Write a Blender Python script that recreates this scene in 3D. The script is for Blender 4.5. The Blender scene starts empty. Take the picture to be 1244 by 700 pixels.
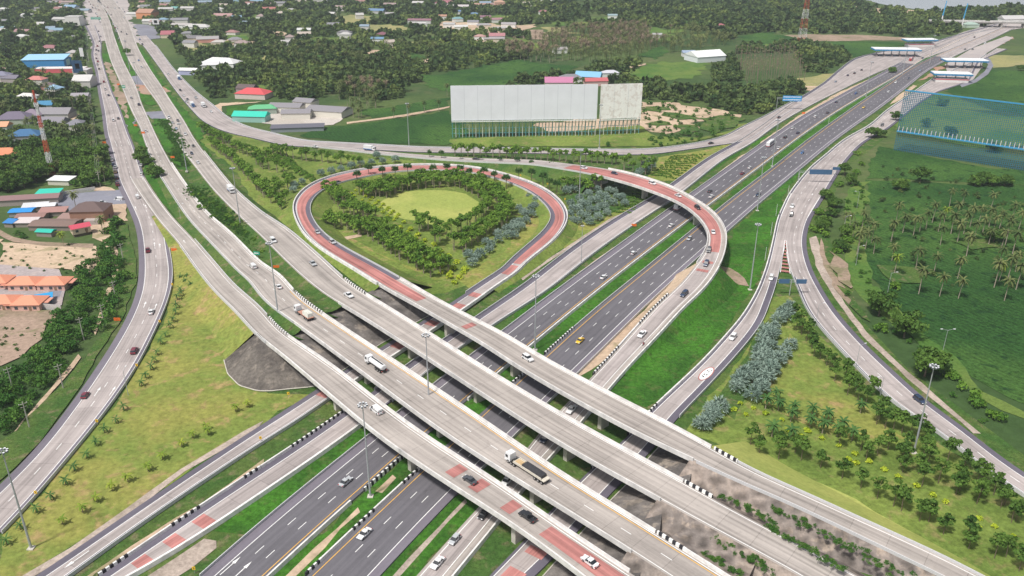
import bpy, bmesh, math, random
import numpy as np
from mathutils import Vector, Matrix, noise as mnoise
random.seed(7); rng = np.random.default_rng(7)
SC = bpy.context.scene
COL = SC.collection
# ---------------------------------------------------------------- camera, sky, sun, exposure
CAM_H = 146.0; FPX = 1012.0; PITCH = math.radians(24.2)
cam_d = bpy.data.cameras.new('camera'); cam = bpy.data.objects.new('camera', cam_d); COL.objects.link(cam)
cam.location = (0, 0, CAM_H); cam.rotation_euler = (math.pi/2 - PITCH, 0, 0)
cam_d.sensor_width = 36; cam_d.lens = 36*FPX/1244; cam_d.clip_end = 20000; cam_d.clip_start = 1
SC.camera = cam
SUN_EL = math.radians(60); SUN_AZ = math.radians(222)      # azimuth the light comes from, clockwise from +Y
W = bpy.data.worlds.new('World'); SC.world = W; W.use_nodes = True
nt = W.node_tree; bg = nt.nodes['Background']; sky = nt.nodes.new('ShaderNodeTexSky')
sky.sky_type = 'NISHITA'; sky.sun_disc = False; sky.sun_elevation = SUN_EL; sky.sun_rotation = SUN_AZ
sky.dust_density = 3.5; sky.air_density = 1.0; sky.ozone_density = 1.0
hs = nt.nodes.new('ShaderNodeHueSaturation'); hs.inputs['Saturation'].default_value = .45
nt.links.new(sky.outputs[0], hs.inputs['Color']); nt.links.new(hs.outputs[0], bg.inputs[0]); bg.inputs[1].default_value = 0.10
sun_d = bpy.data.lights.new('sun', 'SUN'); sun_d.energy = 3.5; sun_d.angle = math.radians(6); sun_d.color = (1, .955, .89)
sun = bpy.data.objects.new('sun', sun_d); COL.objects.link(sun)
sun.rotation_euler = (math.pi/2 - SUN_EL, 0, -SUN_AZ + math.pi)
SC.view_settings.view_transform = 'Standard'; SC.view_settings.look = 'None'
SC.view_settings.exposure = 0.22; SC.view_settings.gamma = 1
SC.cycles.max_bounces = 5; SC.cycles.diffuse_bounces = 2; SC.cycles.glossy_bounces = 2
SC.cycles.transmission_bounces = 2; SC.cycles.volume_bounces = 0; SC.cycles.transparent_max_bounces = 6
SC.cycles.use_denoising = True
# ---------------------------------------------------------------- pixel -> world
_fw = np.array([0, math.cos(PITCH), -math.sin(PITCH)]); _up = np.array([0, math.sin(PITCH), math.cos(PITCH)]); _rt = np.array([1., 0, 0])
def U(x, y, z=0.0):
    """point of the photograph (1244 x 700) whose real height is z -> place on the ground plan"""
    d = _rt*(x-622) + _up*(350-y) + _fw*FPX
    return np.array([0, 0, CAM_H]) + d*((z-CAM_H)/d[2])
CR = {'a1': (0, 0), 'a2': (310, 0), 'a3': (620, 0), 'a4': (924, 0), 'b1': (0, 170), 'b2': (310, 170), 'b3': (620, 170), 'b4': (924, 170),
      'c1': (0, 345), 'c2': (310, 345), 'c3': (620, 345), 'c4': (924, 345), 'd1': (0, 520), 'd2': (310, 520), 'd3': (620, 520), 'd4': (924, 520)}
def PX(crop, u, v):
    if crop == 'p': return (u, v)
    o = CR[crop]; return (o[0]+u/3.8875, o[1]+v/3.8875)
def poly(s, z=0.0):
    """'crop u v u v ... crop u v ...' -> list of world points"""
    out = []; c = 'p'; t = s.split(); i = 0
    while i < len(t):
        if t[i] in CR or t[i] == 'p': c = t[i]; i += 1; continue
        out.append(U(*PX(c, float(t[i]), float(t[i+1])), z)); i += 2
    return out
# ---------------------------------------------------------------- tags
def tag(o, label=None, cat=None, group=None, kind=None):
    if label: o['label'] = label
    if cat: o['category'] = cat
    if group: o['group'] = group
    if kind: o['kind'] = kind
    return o
def empty(name, loc=(0, 0, 0), rz=0.0):
    o = bpy.data.objects.new(name, None); COL.objects.link(o); o.location = loc; o.rotation_euler = (0, 0, rz)
    o.empty_display_size = .5
    return o
# ---------------------------------------------------------------- mesh builder
class MB:
    def __init__(s): s.v = []; s.f = []; s.uv = []; s.mi = []; s.has_uv = False
    def quad(s, a, b, c, d, uv=None, mi=0):
        n = len(s.v); s.v += [tuple(a), tuple(b), tuple(c), tuple(d)]; s.f.append((n, n+1, n+2, n+3)); s.mi.append(mi)
        s.uv.append(uv); s.has_uv |= uv is not None
    def face(s, pts, mi=0):
        n = len(s.v); s.v += [tuple(p) for p in pts]; s.f.append(tuple(range(n, n+len(pts)))); s.mi.append(mi); s.uv.append(None)
    def box(s, cx, cy, cz, sx, sy, sz, rz=0, mi=0, tx=1.0, ty=1.0):
        """cz = bottom; tx,ty shrink the top"""
        n = len(s.v); c, si = math.cos(rz), math.sin(rz)
        for zz, fx, fy in ((0, 1, 1), (sz, tx, ty)):
            for x, y in ((-1, -1), (1, -1), (1, 1), (-1, 1)):
                X = x*sx/2*fx; Y = y*sy/2*fy
                s.v.append((cx+X*c-Y*si, cy+X*si+Y*c, cz+zz))
        for f in ((3, 2, 1, 0), (4, 5, 6, 7), (0, 1, 5, 4), (1, 2, 6, 5), (2, 3, 7, 6), (3, 0, 4, 7)):
            s.f.append(tuple(n+i for i in f)); s.mi.append(mi); s.uv.append(None)
    def tube(s, a, b, r0, r1=None, seg=6, mi=0, cap=True):
        r1 = r0 if r1 is None else r1
        a = Vector(a); b = Vector(b); d = (b-a).normalized()
        u = d.orthogonal().normalized(); w = d.cross(u); n = len(s.v)
        for p, r in ((a, r0), (b, r1)):
            for k in range(seg):
                t = 2*math.pi*k/seg; s.v.append(tuple(p+u*(r*math.cos(t))+w*(r*math.sin(t))))
        for k in range(seg):
            s.f.append((n+k, n+(k+1) % seg, n+seg+(k+1) % seg, n+seg+k)); s.mi.append(mi); s.uv.append(None)
        if cap:
            s.f.append(tuple(n+k for k in range(seg))[::-1]); s.mi.append(mi); s.uv.append(None)
            s.f.append(tuple(n+seg+k for k in range(seg))); s.mi.append(mi); s.uv.append(None)
    def build(s, name, mats, parent=None, smooth=False):
        me = bpy.data.meshes.new(name); me.from_pydata(s.v, [], s.f)
        for m in (mats if isinstance(mats, (list, tuple)) else [mats]): me.materials.append(m)
        me.polygons.foreach_set('material_index', s.mi)
        if s.has_uv:
            L = me.uv_layers.new(name='UVMap'); k = 0; arr = []
            for f, uv in zip(s.f, s.uv):
                arr += [c for p in (uv if uv else [(0, 0)]*len(f)) for c in p]
            L.data.foreach_set('uv', arr)
        if smooth: me.polygons.foreach_set('use_smooth', [True]*len(s.f))
        o = bpy.data.objects.new(name, me); COL.objects.link(o)
        if parent: o.parent = parent
        return o
def ccw(pts):
    a = sum(pts[i][0]*pts[(i+1) % len(pts)][1]-pts[(i+1) % len(pts)][0]*pts[i][1] for i in range(len(pts)))
    return pts if a > 0 else pts[::-1]
# ---------------------------------------------------------------- materials
MATS = {}
def _nodes(name, rough=.85, spec=.25):
    m = bpy.data.materials.new(name); m.use_nodes = True; t = m.node_tree; b = t.nodes['Principled BSDF']
    b.inputs['Roughness'].default_value = rough; b.inputs['Specular IOR Level'].default_value = spec
    return m, t, b
class NT:
    """tiny node helper"""
    def __init__(s, t): s.t = t
    def n(s, typ, **k):
        x = s.t.nodes.new(typ)
        for a, v in k.items(): setattr(x, a, v)
        return x
    def L(s, a, b): s.t.links.new(a, b)
    def math(s, op, a, b=None, clamp=False):
        x = s.n('ShaderNodeMath', operation=op, use_clamp=clamp)
        for i, v in enumerate((a, b)):
            if v is None: continue
            if isinstance(v, (int, float)): x.inputs[i].default_value = v
            else: s.L(v, x.inputs[i])
        return x.outputs[0]
    def mix(s, f, a, b, mode='MIX'):
        x = s.n('ShaderNodeMix', data_type='RGBA', blend_type=mode)
        for i, v in ((0, f), (6, a), (7, b)):
            if isinstance(v, (int, float)): x.inputs[i].default_value = v
            elif isinstance(v, tuple): x.inputs[i].default_value = (*v, 1) if len(v) == 3 else v
            else: s.L(v, x.inputs[i])
        return x.outputs[2]
    def noise(s, vec, scale, detail=3, rough=.55, dist=0):
        x = s.n('ShaderNodeTexNoise'); x.inputs['Scale'].default_value = scale; x.inputs['Detail'].default_value = detail
        x.inputs['Roughness'].default_value = rough; x.inputs['Distortion'].default_value = dist
        if vec is not None: s.L(vec, x.inputs['Vector'])
        return x.outputs[0]
    def ramp(s, f, lo, hi):
        x = s.n('ShaderNodeMapRange', interpolation_type='SMOOTHSTEP'); x.inputs[1].default_value = lo; x.inputs[2].default_value = hi
        s.L(f, x.inputs[0]); return x.outputs[0]
def ground_mat(name, cols, scales=(.02, .11, .8), sharp=.12, bump=0, rough=.95, third=.5, fine=.25):
    """three colours mixed by noise of several sizes, on world metres"""
    if name in MATS: return MATS[name]
    m, t, b = _nodes(name, rough, .1); h = NT(t); co = h.n('ShaderNodeTexCoord').outputs['Object']
    n1 = h.noise(co, scales[0], 5, .6, .4); n2 = h.noise(co, scales[1], 5, .65, .3); n3 = h.noise(co, scales[2], 4, .7)
    c = h.mix(h.ramp(n1, .5-sharp, .5+sharp), cols[0], cols[1])
    c = h.mix(h.math('MULTIPLY', h.ramp(n2, .52, .52+sharp*1.3), third), c, cols[2])
    v = h.n('ShaderNodeMapRange'); v.inputs[1].default_value = .25; v.inputs[2].default_value = .75
    v.inputs[3].default_value = 1-fine; v.inputs[4].default_value = 1+fine; h.L(n3, v.inputs[0])
    x = h.n('ShaderNodeVectorMath', operation='SCALE'); h.L(c, x.inputs[0]); h.L(v.outputs[0], x.inputs['Scale'])
    h.L(x.outputs[0], b.inputs['Base Color'])
    if bump:
        bp = h.n('ShaderNodeBump'); bp.inputs['Strength'].default_value = 1; bp.inputs['Distance'].default_value = bump
        h.L(h.noise(co, scales[2]*1.3, 4, .7), bp.inputs['Height']); h.L(bp.outputs[0], b.inputs['Normal'])
    MATS[name] = m; return m
def plain(name, col, rough=.6, spec=.3, metal=0, var=.12, sc=3.0, emit=None):
    if name in MATS: return MATS[name]
    m, t, b = _nodes(name, rough, spec); h = NT(t); b.inputs['Metallic'].default_value = metal
    co = h.n('ShaderNodeTexCoord').outputs['Object']; n = h.noise(co, sc, 4, .6)
    v = h.n('ShaderNodeMapRange'); v.inputs[1].default_value = .3; v.inputs[2].default_value = .7
    v.inputs[3].default_value = 1-var; v.inputs[4].default_value = 1+var; h.L(n, v.inputs[0])
    x = h.n('ShaderNodeVectorMath', operation='SCALE'); x.inputs[0].default_value = col; h.L(v.outputs[0], x.inputs['Scale'])
    h.L(x.outputs[0], b.inputs['Base Color']); MATS[name] = m; return m
def road_mat(name, col, joint=0.0, streak=.18, slab=.05, patch=.10, dark=(.5, .48, .5), lane=3.6, rough=.85):
    """uv = metres across / along the road: slab joints, tyre wear along the lanes, stains"""
    if name in MATS: return MATS[name]
    m, t, b = _nodes(name, rough, .2); h = NT(t)
    uv = h.n('ShaderNodeUVMap').outputs[0]; sp = h.n('ShaderNodeSeparateXYZ'); h.L(uv, sp.inputs[0]); u, v = sp.outputs[0], sp.outputs[1]
    co = h.n('ShaderNodeTexCoord').outputs['Object']
    def comb(a, b_):
        x = h.n('ShaderNodeCombineXYZ')
        for i, q in enumerate((a, b_)):
            if isinstance(q, (int, float)): x.inputs[i].default_value = q
            else: h.L(q, x.inputs[i])
        return x.outputs[0]
    st = h.noise(comb(h.math('MULTIPLY', u, .72), h.math('MULTIPLY', v, .010)), 1.0, 4, .6)
    st2 = h.noise(comb(h.math('MULTIPLY', u, 3.0), h.math('MULTIPLY', v, .05)), 1.0, 3, .6)
    big = h.noise(co, .05, 4, .6); fine = h.noise(co, .9, 4, .7)
    f = 1.0
    tot = h.math('MULTIPLY', h.math('SUBTRACT', st, .5), streak*4)
    tot = h.math('ADD', tot, h.math('MULTIPLY', h.math('SUBTRACT', st2, .5), streak*.9))
    tot = h.math('ADD', tot, h.math('MULTIPLY', h.math('SUBTRACT', big, .5), patch*4))
    tot = h.math('ADD', tot, h.math('MULTIPLY', h.math('SUBTRACT', fine, .5), .25))
    ty = h.math('COSINE', h.math('MULTIPLY', u, 2*math.pi/1.8)); tot = h.math('SUBTRACT', tot, h.math('MULTIPLY', h.math('MAXIMUM', ty, 0.0), h.math('MULTIPLY', st, streak*.42)))
    blot = h.noise(co, .28, 5, .7, 1.0); tot = h.math('SUBTRACT', tot, h.math('MULTIPLY', h.ramp(blot, .60, .72), .16))
    pn = h.n('ShaderNodeTexWhiteNoise', noise_dimensions='1D'); h.L(h.math('FLOOR', h.math('DIVIDE', v, 34.0)), pn.inputs['W']); tot = h.math('ADD', tot, h.math('MULTIPLY', h.math('SUBTRACT', pn.outputs[0], .5), .10))
    if joint:
        wn = h.n('ShaderNodeTexWhiteNoise', noise_dimensions='2D')
        h.L(comb(h.math('FLOOR', h.math('DIVIDE', u, lane)), h.math('FLOOR', h.math('DIVIDE', v, joint))), wn.inputs['Vector'])
        tot = h.math('ADD', tot, h.math('MULTIPLY', h.math('SUBTRACT', wn.outputs[0], .5), slab*2))
        j = h.math('LESS_THAN', h.math('FRACT', h.math('DIVIDE', v, joint)), .18/joint)
        tot = h.math('SUBTRACT', tot, h.math('MULTIPLY', j, .22))
        j2 = h.math('LESS_THAN', h.math('FRACT', h.math('DIVIDE', u, lane)), .12/lane)
        tot = h.math('SUBTRACT', tot, h.math('MULTIPLY', j2, .12))
    k = h.math('ADD', tot, 1.0)
    x = h.n('ShaderNodeVectorMath', operation='SCALE'); x.inputs[0].default_value = col; h.L(h.math('MAXIMUM', k, .25), x.inputs['Scale'])
    h.L(x.outputs[0], b.inputs['Base Color']); MATS[name] = m; return m
def zebra_mat():
    m, t, b = _nodes('striped_kerb_paint', .7); h = NT(t)
    uv = h.n('ShaderNodeUVMap').outputs[0]; sp = h.n('ShaderNodeSeparateXYZ'); h.L(uv, sp.inputs[0])
    f = h.math('LESS_THAN', h.math('FRACT', h.math('DIVIDE', sp.outputs[1], 2.0)), .5)
    h.L(h.mix(f, (.72, .72, .7), (.03, .03, .035)), b.inputs['Base Color']); return m
M_ZEBRA = zebra_mat()
M_CONC = road_mat('concrete_pavement', (.365, .325, .315), joint=10, streak=.34, slab=.08, patch=.13)
M_DECK = road_mat('deck_concrete', (.365, .33, .305), joint=9, streak=.36, slab=.04, patch=.16)
M_ASPH = road_mat('motorway_asphalt', (.132, .127, .142), streak=.22, patch=.10)
M_SHLD = road_mat('shoulder_asphalt', (.125, .115, .145), streak=.12, patch=.12)
M_SHLD2 = road_mat('violet_shoulder_asphalt', (.17, .155, .185), streak=.12, patch=.10)
M_RED = road_mat('red_surfacing', (.40, .175, .16), streak=.5, patch=.25)
M_WHITE = plain('white_road_paint', (.78, .78, .77), var=.1, sc=.6)
M_YEL = plain('yellow_road_paint', (.75, .42, .08), var=.15, sc=.4)
M_BARR = plain('painted_barrier_concrete', (.68, .665, .65), var=.22, sc=.45)
M_RAIL = plain('galvanised_rail', (.55, .55, .56), rough=.5, var=.1)
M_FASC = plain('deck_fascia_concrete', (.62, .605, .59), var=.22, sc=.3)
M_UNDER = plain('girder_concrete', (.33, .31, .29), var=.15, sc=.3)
M_PIER = plain('pier_concrete', (.50, .47, .42), var=.14, sc=.5)
# ---------------------------------------------------------------- road splines
def smooth_arr(a, n):
    a = a.copy()
    for _ in range(n):
        b = a.copy(); b[1:-1] = .25*a[:-2]+.5*a[1:-1]+.25*a[2:]; a = b
    return a
class Road:
    def __init__(s, name, spec, step=3.0, sm=25, zlift=0.0):
        """spec lines: crop Lu Lv Ru Rv z  (left and right edge seen in the photograph, surface height z)"""
        s.name = name; C = []; hw = []; Ls = []
        for ln in spec.strip().splitlines():
            t = ln.split()
            if not t: continue
            c = t[0]; a, b, d, e, z = map(float, t[1:6]); zt = z+.9*min(1, max(0, (z-5)/2))
            l = U(*PX(c, a, b), zt); r = U(*PX(c, d, e), zt); m = (l+r)/2; m[2] = z+zlift; C.append(m); Ls.append((l, r))
        C = np.array(C); d = np.gradient(C[:, :2], axis=0)
        n = np.stack([d[:, 1], -d[:, 0]], 1); n /= np.linalg.norm(n, axis=1)[:, None]
        hw = np.array([abs(np.dot((r-l)[:2], n[i]))/2 for i, (l, r) in enumerate(Ls)])
        t = np.concatenate([[0], np.cumsum(np.linalg.norm(np.diff(C, axis=0), axis=1)**.5)])
        pts = []; hws = []
        for i in range(len(C)-1):
            p1, p2 = C[i], C[i+1]; k = max(2, int(np.linalg.norm(p2-p1)/step))
            m1 = ((C[i+1]-C[i-1])/(t[i+1]-t[i-1]) if i > 0 else (p2-p1)/(t[i+1]-t[i]))*(t[i+1]-t[i])
            m2 = ((C[i+2]-C[i])/(t[i+2]-t[i]) if i < len(C)-2 else (p2-p1)/(t[i+1]-t[i]))*(t[i+1]-t[i])
            for j in range(k):
                q = j/k; q2 = q*q; q3 = q2*q
                pts.append((2*q3-3*q2+1)*p1+(q3-2*q2+q)*m1+(-2*q3+3*q2)*p2+(q3-q2)*m2)
                hws.append(hw[i]*(1-q)+hw[i+1]*q)
        pts.append(C[-1]); hws.append(hw[-1]); pts = np.array(pts); hws = np.array(hws)
        # even spacing
        cs = np.concatenate([[0], np.cumsum(np.linalg.norm(np.diff(pts, axis=0), axis=1))])
        n = max(3, int(cs[-1]/step)); ss = np.linspace(0, cs[-1], n)
        P = np.stack([np.interp(ss, cs, pts[:, k]) for k in range(3)], 1); h = np.interp(ss, cs, hws)
        P = smooth_arr(P, sm); h = smooth_arr(h, sm*2)
        s.P = P; s.h = h
        s.s = np.concatenate([[0], np.cumsum(np.linalg.norm(np.diff(P[:, :2], axis=0), axis=1))]); s.len = s.s[-1]
        T = np.gradient(P[:, :2], axis=0); T /= np.linalg.norm(T, axis=1)[:, None]; s.T = T
        s.N = np.stack([T[:, 1], -T[:, 0]], 1)          # points to the right of travel
        print('ROAD', name, 'len %.0f' % s.len, 'width', np.round(2*h[::max(1, len(h)//6)], 1))
    def at(s, d, off=0.0, dz=0.0):
        p = [np.interp(d, s.s, s.P[:, k]) for k in range(3)]; n = [np.interp(d, s.s, s.N[:, k]) for k in range(2)]
        o = s._off(off, np.interp(d, s.s, s.h))
        return (p[0]+n[0]*o, p[1]+n[1]*o, p[2]+dz)
    def _off(s, off, h): return off[0]*h+off[1] if isinstance(off, tuple) else off
    def head(s, d):
        return math.atan2(np.interp(d, s.s, s.T[:, 1]), np.interp(d, s.s, s.T[:, 0]))
    def near(s, p):
        dd = np.hypot(s.P[:, 0]-p[0], s.P[:, 1]-p[1]); i = int(dd.argmin()); return s.s[i], dd[i]
    def near_px(s, x, y, c='p', lift=0.0):
        z = 0
        x, y = PX(c, x, y)
        for _ in range(6):
            p = U(x, y, z+lift); d, _e = s.near(p); z = np.interp(d, s.s, s.P[:, 2])
        n = [np.interp(d, s.s, s.N[:, k]) for k in range(2)]; q = s.at(d)
        return d, (p[0]-q[0])*n[0]+(p[1]-q[1])*n[1]
    def ds(s, s0, s1, step=None):
        s0 = 0 if s0 is None else s0; s1 = s.len if s1 is None else s1
        k = [d for d in s.s if s0+.4 < d < s1-.4]
        return [s0]+k+[s1]
    def strip(s, mb, o0, o1, dz, s0=None, s1=None, mi=0, dz2=None):
        D = s.ds(s0, s1); dz2 = dz if dz2 is None else dz2
        a = [s.at(d, o0, dz) for d in D]; b = [s.at(d, o1, dz2) for d in D]
        for i in range(len(D)-1):
            h0 = np.interp(D[i], s.s, s.h); h1 = np.interp(D[i+1], s.s, s.h)
            mb.quad(a[i], b[i], b[i+1], a[i+1], ((s._off(o0, h0), D[i]), (s._off(o1, h0), D[i]), (s._off(o1, h1), D[i+1]), (s._off(o0, h1), D[i+1])), mi)
    def dashes(s, mb, off, w, ln, gap, dz, s0=None, s1=None):
        d = 0 if s0 is None else s0; e = s.len if s1 is None else s1
        while d+ln < e: s.strip(mb, (off[0], off[1]-w/2), (off[0], off[1]+w/2), dz, d, d+ln); d += ln+gap
    def wallstrip(s, mb, off, w, z0, z1, s0=None, s1=None, mi=0, top=None):
        """box-section strip along the road"""
        top = w if top is None else top; o = off
        A = [(o[0], o[1]-w/2), (o[0], o[1]-top/2), (o[0], o[1]+top/2), (o[0], o[1]+w/2)]; Z = [z0, z1, z1, z0]
        for k in range(3): s.strip(mb, A[k], A[k+1], Z[k], s0, s1, mi, Z[k+1])
        D = s.ds(s0, s1)
        for d in (D[0], D[-1]): mb.face([s.at(d, A[k], Z[k]) for k in range(4)], mi)
# ---------------------------------------------------------------- ROADS (edges read off the photograph, put on the ground plan)
R = {}
R['north_carriageway'] = Road('north_carriageway', '''
p 245 714 303 714 0
p 299.8 663 358.3 663 0
p 310.9 653.8 368.6 653.8 0
p 363.5 610 418 610 0
p 464.3 527.7 512.2 527.7 0
p 630.7 395.7 668.4 395.7 0
p 738 315 770.3 315 0
p 883.9 208.6 911.9 208.6 0
p 970 147.9 995.4 147.9 0
p 1024 117 1045 117 0
p 1074 90 1092 90 0
p 1116 66 1130 66 0
p 1165 44 1176 44 0
p 1204 30 1212 30 0''', sm=40)
R['south_carriageway'] = Road('south_carriageway', '''
p 368 712 435 712 0
p 379.5 700 446.3 700 0
p 494 592 549 592 0
p 705.1 396.4 750 396.4 0
p 764.2 347.2 801.5 347.2 0
p 886.2 247.2 915.8 247.2 0
p 936.4 208.6 962.8 208.6 0
p 988.9 167.2 1014 167.2 0
p 1042.2 128.6 1068.6 128.6 0
p 1080 102.9 1102 102.9 0
p 1107 84 1127 84 0
p 1148 64 1166 64 0
p 1196 44 1210 44 0
p 1224 32 1234 32 0''', sm=40)
R['north_service_road'] = Road('north_service_road', '''
d1 380 760 500 760 0
d1 450 700 625 700 0
d1 640 580 835 580 0
d1 970 360 1160 360 0
d2 170 100 338 100 0
c2 540 520 690 520 0
c2 715 390 838 390 0
c2 900 260 1025 260 0
c2 1080 135 1210 135 0
b3 45 700 190 700 0
b3 265 530 400 530 0
b3 470 390 600 390 0
b3 690 260 795 260 0
b3 930 90 1010 90 0
b3 1075 10 1150 10 0
a4 15 590 75 590 0
a4 150 490 215 510 0
a4 340 370 380 430 0
a4 420 305 500 375 0
a4 500 255 620 320 0
a4 600 240 760 250 0
a4 760 215 900 200 0
a4 900 175 1010 155 0
a4 1060 130 1130 130 0
a4 1150 100 1170 110 0''', sm=25)
R['loop_exit_road'] = Road('loop_exit_road', '''
d1 60 770 230 770 0
d1 170 700 330 700 0
d1 500 475 635 475 0
d1 830 250 965 250 0
d1 1180 20 1310 20 0
c2 0 680 160 680 0
c2 150 590 280 590 0
c2 290 500 410 500 0
c2 430 400 560 400 .2
c2 595 300 720 300 .3
c2 780 180 895 180 .5
c2 930 85 1040 85 .8
c2 1060 0 1150 0 1
b2 1180 600 1280 600 1.2
b3 0 575 0 640 1.6
b3 80 500 100 560 2
b3 150 440 200 480 2.3
b3 188 390 250 420 2.7
b3 195 340 272 370 2.6
b3 150 290 255 310 2.8
b3 80 240 200 255 2.9
b3 0 205 90 198 3
b2 1050 160 1060 134 3
b2 900 145 900 118 3
b2 750 145 750 118 3
b2 600 160 600 125 3.1
b2 440 195 440 150 3.4
b2 345 225 325 182 3.8
b2 285 265 238 228 4.2
b2 255 320 190 280 4.7
b2 270 380 180 330 5.2
b2 330 450 215 420 5.8
b2 430 512 300 500 6.5
b2 600 600 450 590 7
b2 745 680 590 680 7.5
c2 862 70 725 70 8
c2 1015 150 862 150 8
c2 1240 265 1061 265 8
c3 185 360 0 360 8
c3 510 530 290 530 8
c3 830 690 585 690 8
d3 945 75 735 75 8
d3 1065 140 868 140 8
d3 1200 220 1030 220 7.6
d4 225 300 20 300 6.5
d4 400 390 200 390 5.5
d4 700 530 480 530 3.5
d4 1050 690 815 690 2
d4 1200 780 1000 780 1''', sm=12)
R['slip_road_west'] = Road('slip_road_west', '''
b1 535 0 609 0 0
b1 610 175 684 175 0
b1 725 350 804 350 .5
b1 835 480 925 480 1.4
b1 920 600 1030 600 3
b1 1000 700 1117 700 4.2
c1 1105 120 1240 120 6
c1 1210 235 1310 200 7
c2 50 260 180 260 8
c2 212 400 395 400 8
c2 560 690 775 690 8
d2 991 300 1229 300 8
d3 0 430 198 430 8
d3 342 690 592 690 8
d3 430 760 700 760 8''', sm=14)
R['second_overpass_road'] = Road('second_overpass_road', '''
a1 390 -40 450 -40 0
a1 430 20 480 20 0
a1 470 90 515 90 0
a1 490 170 540 170 0
a1 520 280 580 280 0
a1 570 400 640 400 0
a1 610 500 675 500 0
a1 660 600 720 600 0
p 174.6 170 192.6 170 .3
p 186 199.6 209 199.6 .8
p 197 217.6 221 217.6 1.2
p 224.8 260 251.8 260 2.5
b1 960 450 1100 450 3.8
b1 1150 640 1290 640 5.5
c2 -60 -60 120 -60 6.3
c2 20 50 200 50 7
c2 155 150 340 150 8
c2 493 400 722 400 8
c2 840 660 1119 660 8
d3 0 210 246 210 8
d3 430 480 690 480 8
d3 590 580 840 580 7.6
d3 740 690 1040 690 6.8
d3 900 800 1190 800 6''', sm=25)
R['third_overpass_road'] = Road('third_overpass_road', '''
a1 400 -80 470 -80 0
a1 440 -20 520 -20 0
a1 500 50 580 50 0
a1 545 130 620 130 0
a1 580 220 650 220 0
a1 620 310 700 310 0
a1 680 400 760 400 0
a1 740 480 810 480 0
a1 790 570 870 570 0
p 213 170 237.6 170 0
p 236.3 202 262 202 1
p 260 231.7 287 231.7 2
b1 1130 360 1255 360 3.2
b2 0 430 165 430 5
b2 155 580 345 580 6.3
b2 300 700 480 700 7.2
c2 432 100 622 100 8
c2 748 300 941 300 8
c2 1043 490 1244 490 8
d3 130 0 370 0 8
d3 385 150 650 150 8
d3 550 240 822 240 8
d3 712 330 985 330 7.6
d3 885 440 1190 440 6.6
d4 0 600 302 600 5.2
d4 170 700 480 700 4
d4 330 800 660 800 3''', sm=25)
R['east_ramp'] = Road('east_ramp', '''
d2 700 770 880 770 0
d2 770 690 940 690 0
d2 1000 430 1160 430 0
d3 -30 250 80 250 0
d3 80 85 240 85 0
c3 345 480 480 480 .2
c3 450 370 575 370 .7
c3 590 210 730 210 2.2
c3 700 90 840 90 4.2
b3 780 700 918 700 5.5
b3 860 600 985 600 7
b3 910 540 1008 540 7.6
b3 935 480 1018 490 8
b3 930 420 1020 430 8
b3 890 360 1000 380 8
b3 830 310 950 325 8
b3 760 270 880 280 8
b3 660 235 800 230 8
b3 560 202 680 185 8
b3 430 167 560 150 8
b3 350 150 400 120 7.6
b3 230 135 260 105 6
b3 100 118 120 93 4
b2 1100 108 1100 88 2.5
b2 900 98 900 78 1.5
b2 700 80 700 62 .8
b2 560 66 560 50 .4
b2 400 47 400 32 .2
b2 250 32 250 14 0''', sm=10)
R['outer_ramp'] = Road('outer_ramp', '''
a1 640 175 690 165 0
a1 690 235 735 215 0
a1 760 330 815 320 0
a1 830 430 910 420 0
a1 905 520 1010 500 0
a1 985 590 1060 545 0
a1 1100 635 1140 590 0
a1 1230 660 1244 620 0
a2 200 695 200 660 0
b2 370 33 370 14 0
b2 550 46 550 22 0
b2 800 58 800 36 0
b3 0 62 0 40 0
b3 300 66 300 46 0
b3 620 70 620 46 0
b3 800 50 760 35 0
b3 950 28 900 13 0
a3 1100 670 1020 640 0
a3 1180 625 1110 592 0
a4 90 555 30 545 0
a4 200 490 150 480 0''', sm=10)
R['right_service_road'] = Road('right_service_road', '''
a4 1100 235 1180 225 0
a4 1000 300 1050 280 0
a4 850 350 960 400 0
a4 760 415 830 440 0
a4 690 460 750 490 0
a4 600 520 690 540 0
a4 520 590 600 610 0
b4 390 5 500 5 0
b4 290 90 430 75 0
b4 220 150 375 150 0
b4 130 265 305 265 0
b4 82 370 240 370 0''', sm=14)
R['inner_branch'] = Road('inner_branch', '''
b4 135 255 200 255 0
b4 82 370 160 370 0
b4 60 480 118 480 0
b4 30 600 90 600 0
b4 -15 720 60 720 0
c3 1140 90 1220 90 0
c3 1100 150 1185 190 0
c3 1000 270 1090 310 0
c3 900 380 990 420 0
c3 760 510 870 550 0
c3 690 575 780 640 0
d3 525 70 640 135 0
d3 400 170 530 250 0
d3 330 245 460 325 0
d3 190 390 325 475 0
d3 70 520 230 600 0
d3 0 610 100 700 0
d3 -100 700 30 780 0''', sm=12)
R['outer_branch'] = Road('outer_branch', '''
b4 200 255 310 255 0
b4 150 370 240 370 0
b4 120 480 215 480 0
b4 135 600 240 600 0
b4 180 700 288 700 0
c4 220 130 370 140 0
c4 350 280 490 280 0
c4 500 440 650 430 0
c4 640 580 800 560 0
d4 830 0 960 0 0
d4 940 100 1090 100 0
d4 1060 200 1235 210 0
d4 1230 310 1390 300 0''', sm=14)
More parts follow.
